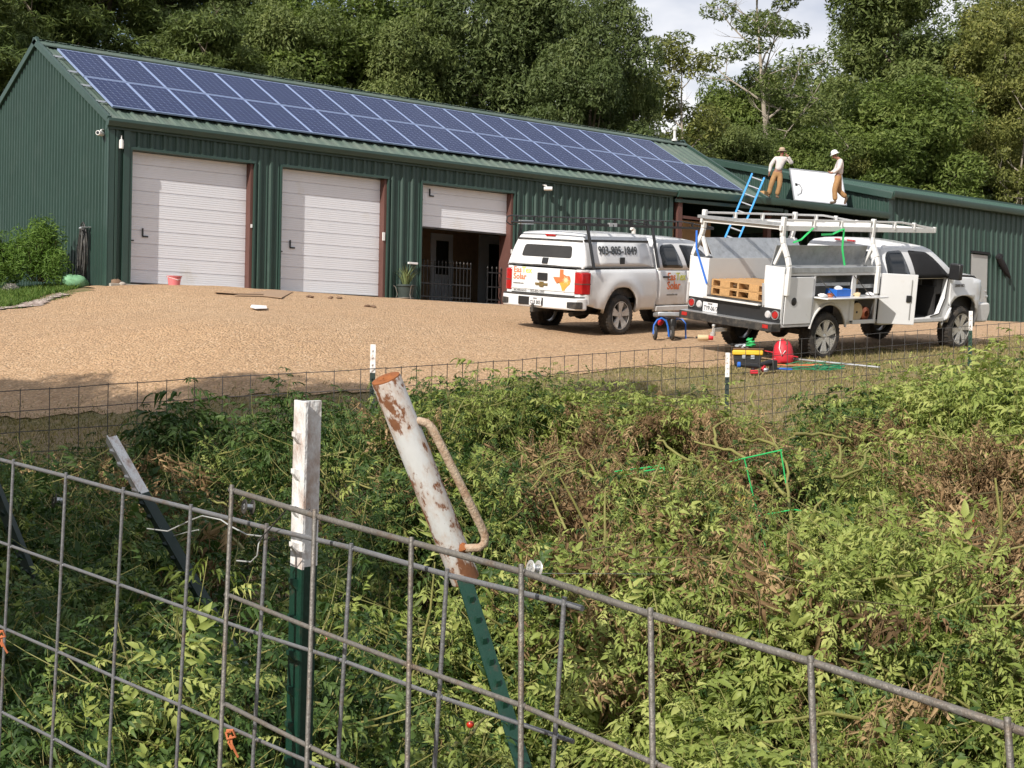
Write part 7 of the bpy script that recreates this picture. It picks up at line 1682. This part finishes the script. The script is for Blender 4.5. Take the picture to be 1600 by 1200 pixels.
for k in range(30):
    a = c0 + R0 * rn.uniform(-.45, .25) + F0 * rn.uniform(-.4, .3); a.z = gz(a.x, a.y) + .06; pts = [a]
    for q in range(4): pts.append(pts[-1] + R0 * rn.uniform(.02, .12) + F0 * rn.uniform(-.08, .08) + Vector((0, 0, rn.uniform(-.01, .02))))
    m.tube(pts, .007, 5)
tag(m.build('rope_tangle', paint('dark_green_net', (.01, .20, .09), .6, 0, .2, 6), None, smooth=60), 'tangle of dark green cord spread in the grass right of the blue tool', 'cord')
m = MB()
for k in range(8):
    p = on_ground(1205 + 9 * k, 576 + (k % 3)); a = Vector((p.x, p.y, gz(p.x, p.y) + .07)); m.tube([a, a + R0 * .16 + F0 * rn.uniform(-.06, .06), a + R0 * .3 + F0 * rn.uniform(-.06, .06)], .008, 5)
tag(m.build('cord', 'orange_tie', None, smooth=60), 'reddish cord lying between the blue tool and the green tangle', 'cord')
# hide the prototypes nobody placed
for lst in protos.values():
    for pr in lst:
        if pr.name not in COL.objects or pr.get('label') is None:
            for ch in list(pr.children): bpy.data.objects.remove(ch)
            bpy.data.objects.remove(pr)
# ------------------------------------------------------------------ light, sky
sv = Vector((-3.3, -1.0, 2.4)).normalized()
el = math.asin(sv.z); az = math.atan2(sv.x, sv.y)
sun = bpy.data.lights.new('sun', 'SUN'); sun.energy = 5.0; sun.angle = math.radians(.53); sun.color = (1, .945, .865)
so = bpy.data.objects.new('sun', sun); COL.objects.link(so); so.rotation_euler = sv.to_track_quat('Z', 'Y').to_euler()
w = bpy.data.worlds.new('World'); S.world = w; w.use_nodes = True; nt = w.node_tree; nt.nodes.clear()
out = nt.nodes.new('ShaderNodeOutputWorld'); bg = nt.nodes.new('ShaderNodeBackground'); sky = nt.nodes.new('ShaderNodeTexSky')
sky.sky_type = 'NISHITA'; sky.sun_disc = False; sky.sun_elevation = el; sky.sun_rotation = az
tc = nt.nodes.new('ShaderNodeTexCoord'); mp = nt.nodes.new('ShaderNodeMapping'); mp.inputs['Scale'].default_value = (1, 1, 2.2); mp.inputs['Location'].default_value = (.35, .1, .2)
nz = nt.nodes.new('ShaderNodeTexNoise'); nz.inputs['Scale'].default_value = 3.2; nz.inputs['Detail'].default_value = 7; nz.inputs['Roughness'].default_value = .55
cr = nt.nodes.new('ShaderNodeValToRGB'); cr.color_ramp.elements[0].position = .40; cr.color_ramp.elements[1].position = .56
nz2 = nt.nodes.new('ShaderNodeTexNoise'); nz2.inputs['Scale'].default_value = 7; nz2.inputs['Detail'].default_value = 5
c2 = nt.nodes.new('ShaderNodeValToRGB'); c2.color_ramp.elements[0].color = (6.8, 7.4, 8.8, 1); c2.color_ramp.elements[1].color = (13, 13, 13.2, 1); c2.color_ramp.elements[0].position = .35; c2.color_ramp.elements[1].position = .62
mx = nt.nodes.new('ShaderNodeMix'); mx.data_type = 'RGBA'
L = nt.links.new
L(tc.outputs['Generated'], mp.inputs[0]); L(mp.outputs[0], nz.inputs[0]); L(mp.outputs[0], nz2.inputs[0]); L(nz.outputs[0], cr.inputs[0]); L(nz2.outputs[0], c2.inputs[0])
L(cr.outputs[0], mx.inputs[0]); L(sky.outputs[0], mx.inputs[6]); L(c2.outputs[0], mx.inputs[7]); L(mx.outputs[2], bg.inputs[0]); bg.inputs[1].default_value = .078
L(bg.outputs[0], out.inputs[0])
S.view_settings.view_transform = 'Standard'; S.view_settings.look = 'None'; S.view_settings.exposure = 0.15; S.view_settings.gamma = 1.0
S.cycles.use_denoising = True
S.cycles.max_bounces = 6; S.cycles.transparent_max_bounces = 8; S.cycles.caustics_reflective = False; S.cycles.caustics_refractive = False
S.cycles.use_adaptive_sampling = True; S.cycles.adaptive_threshold = .02
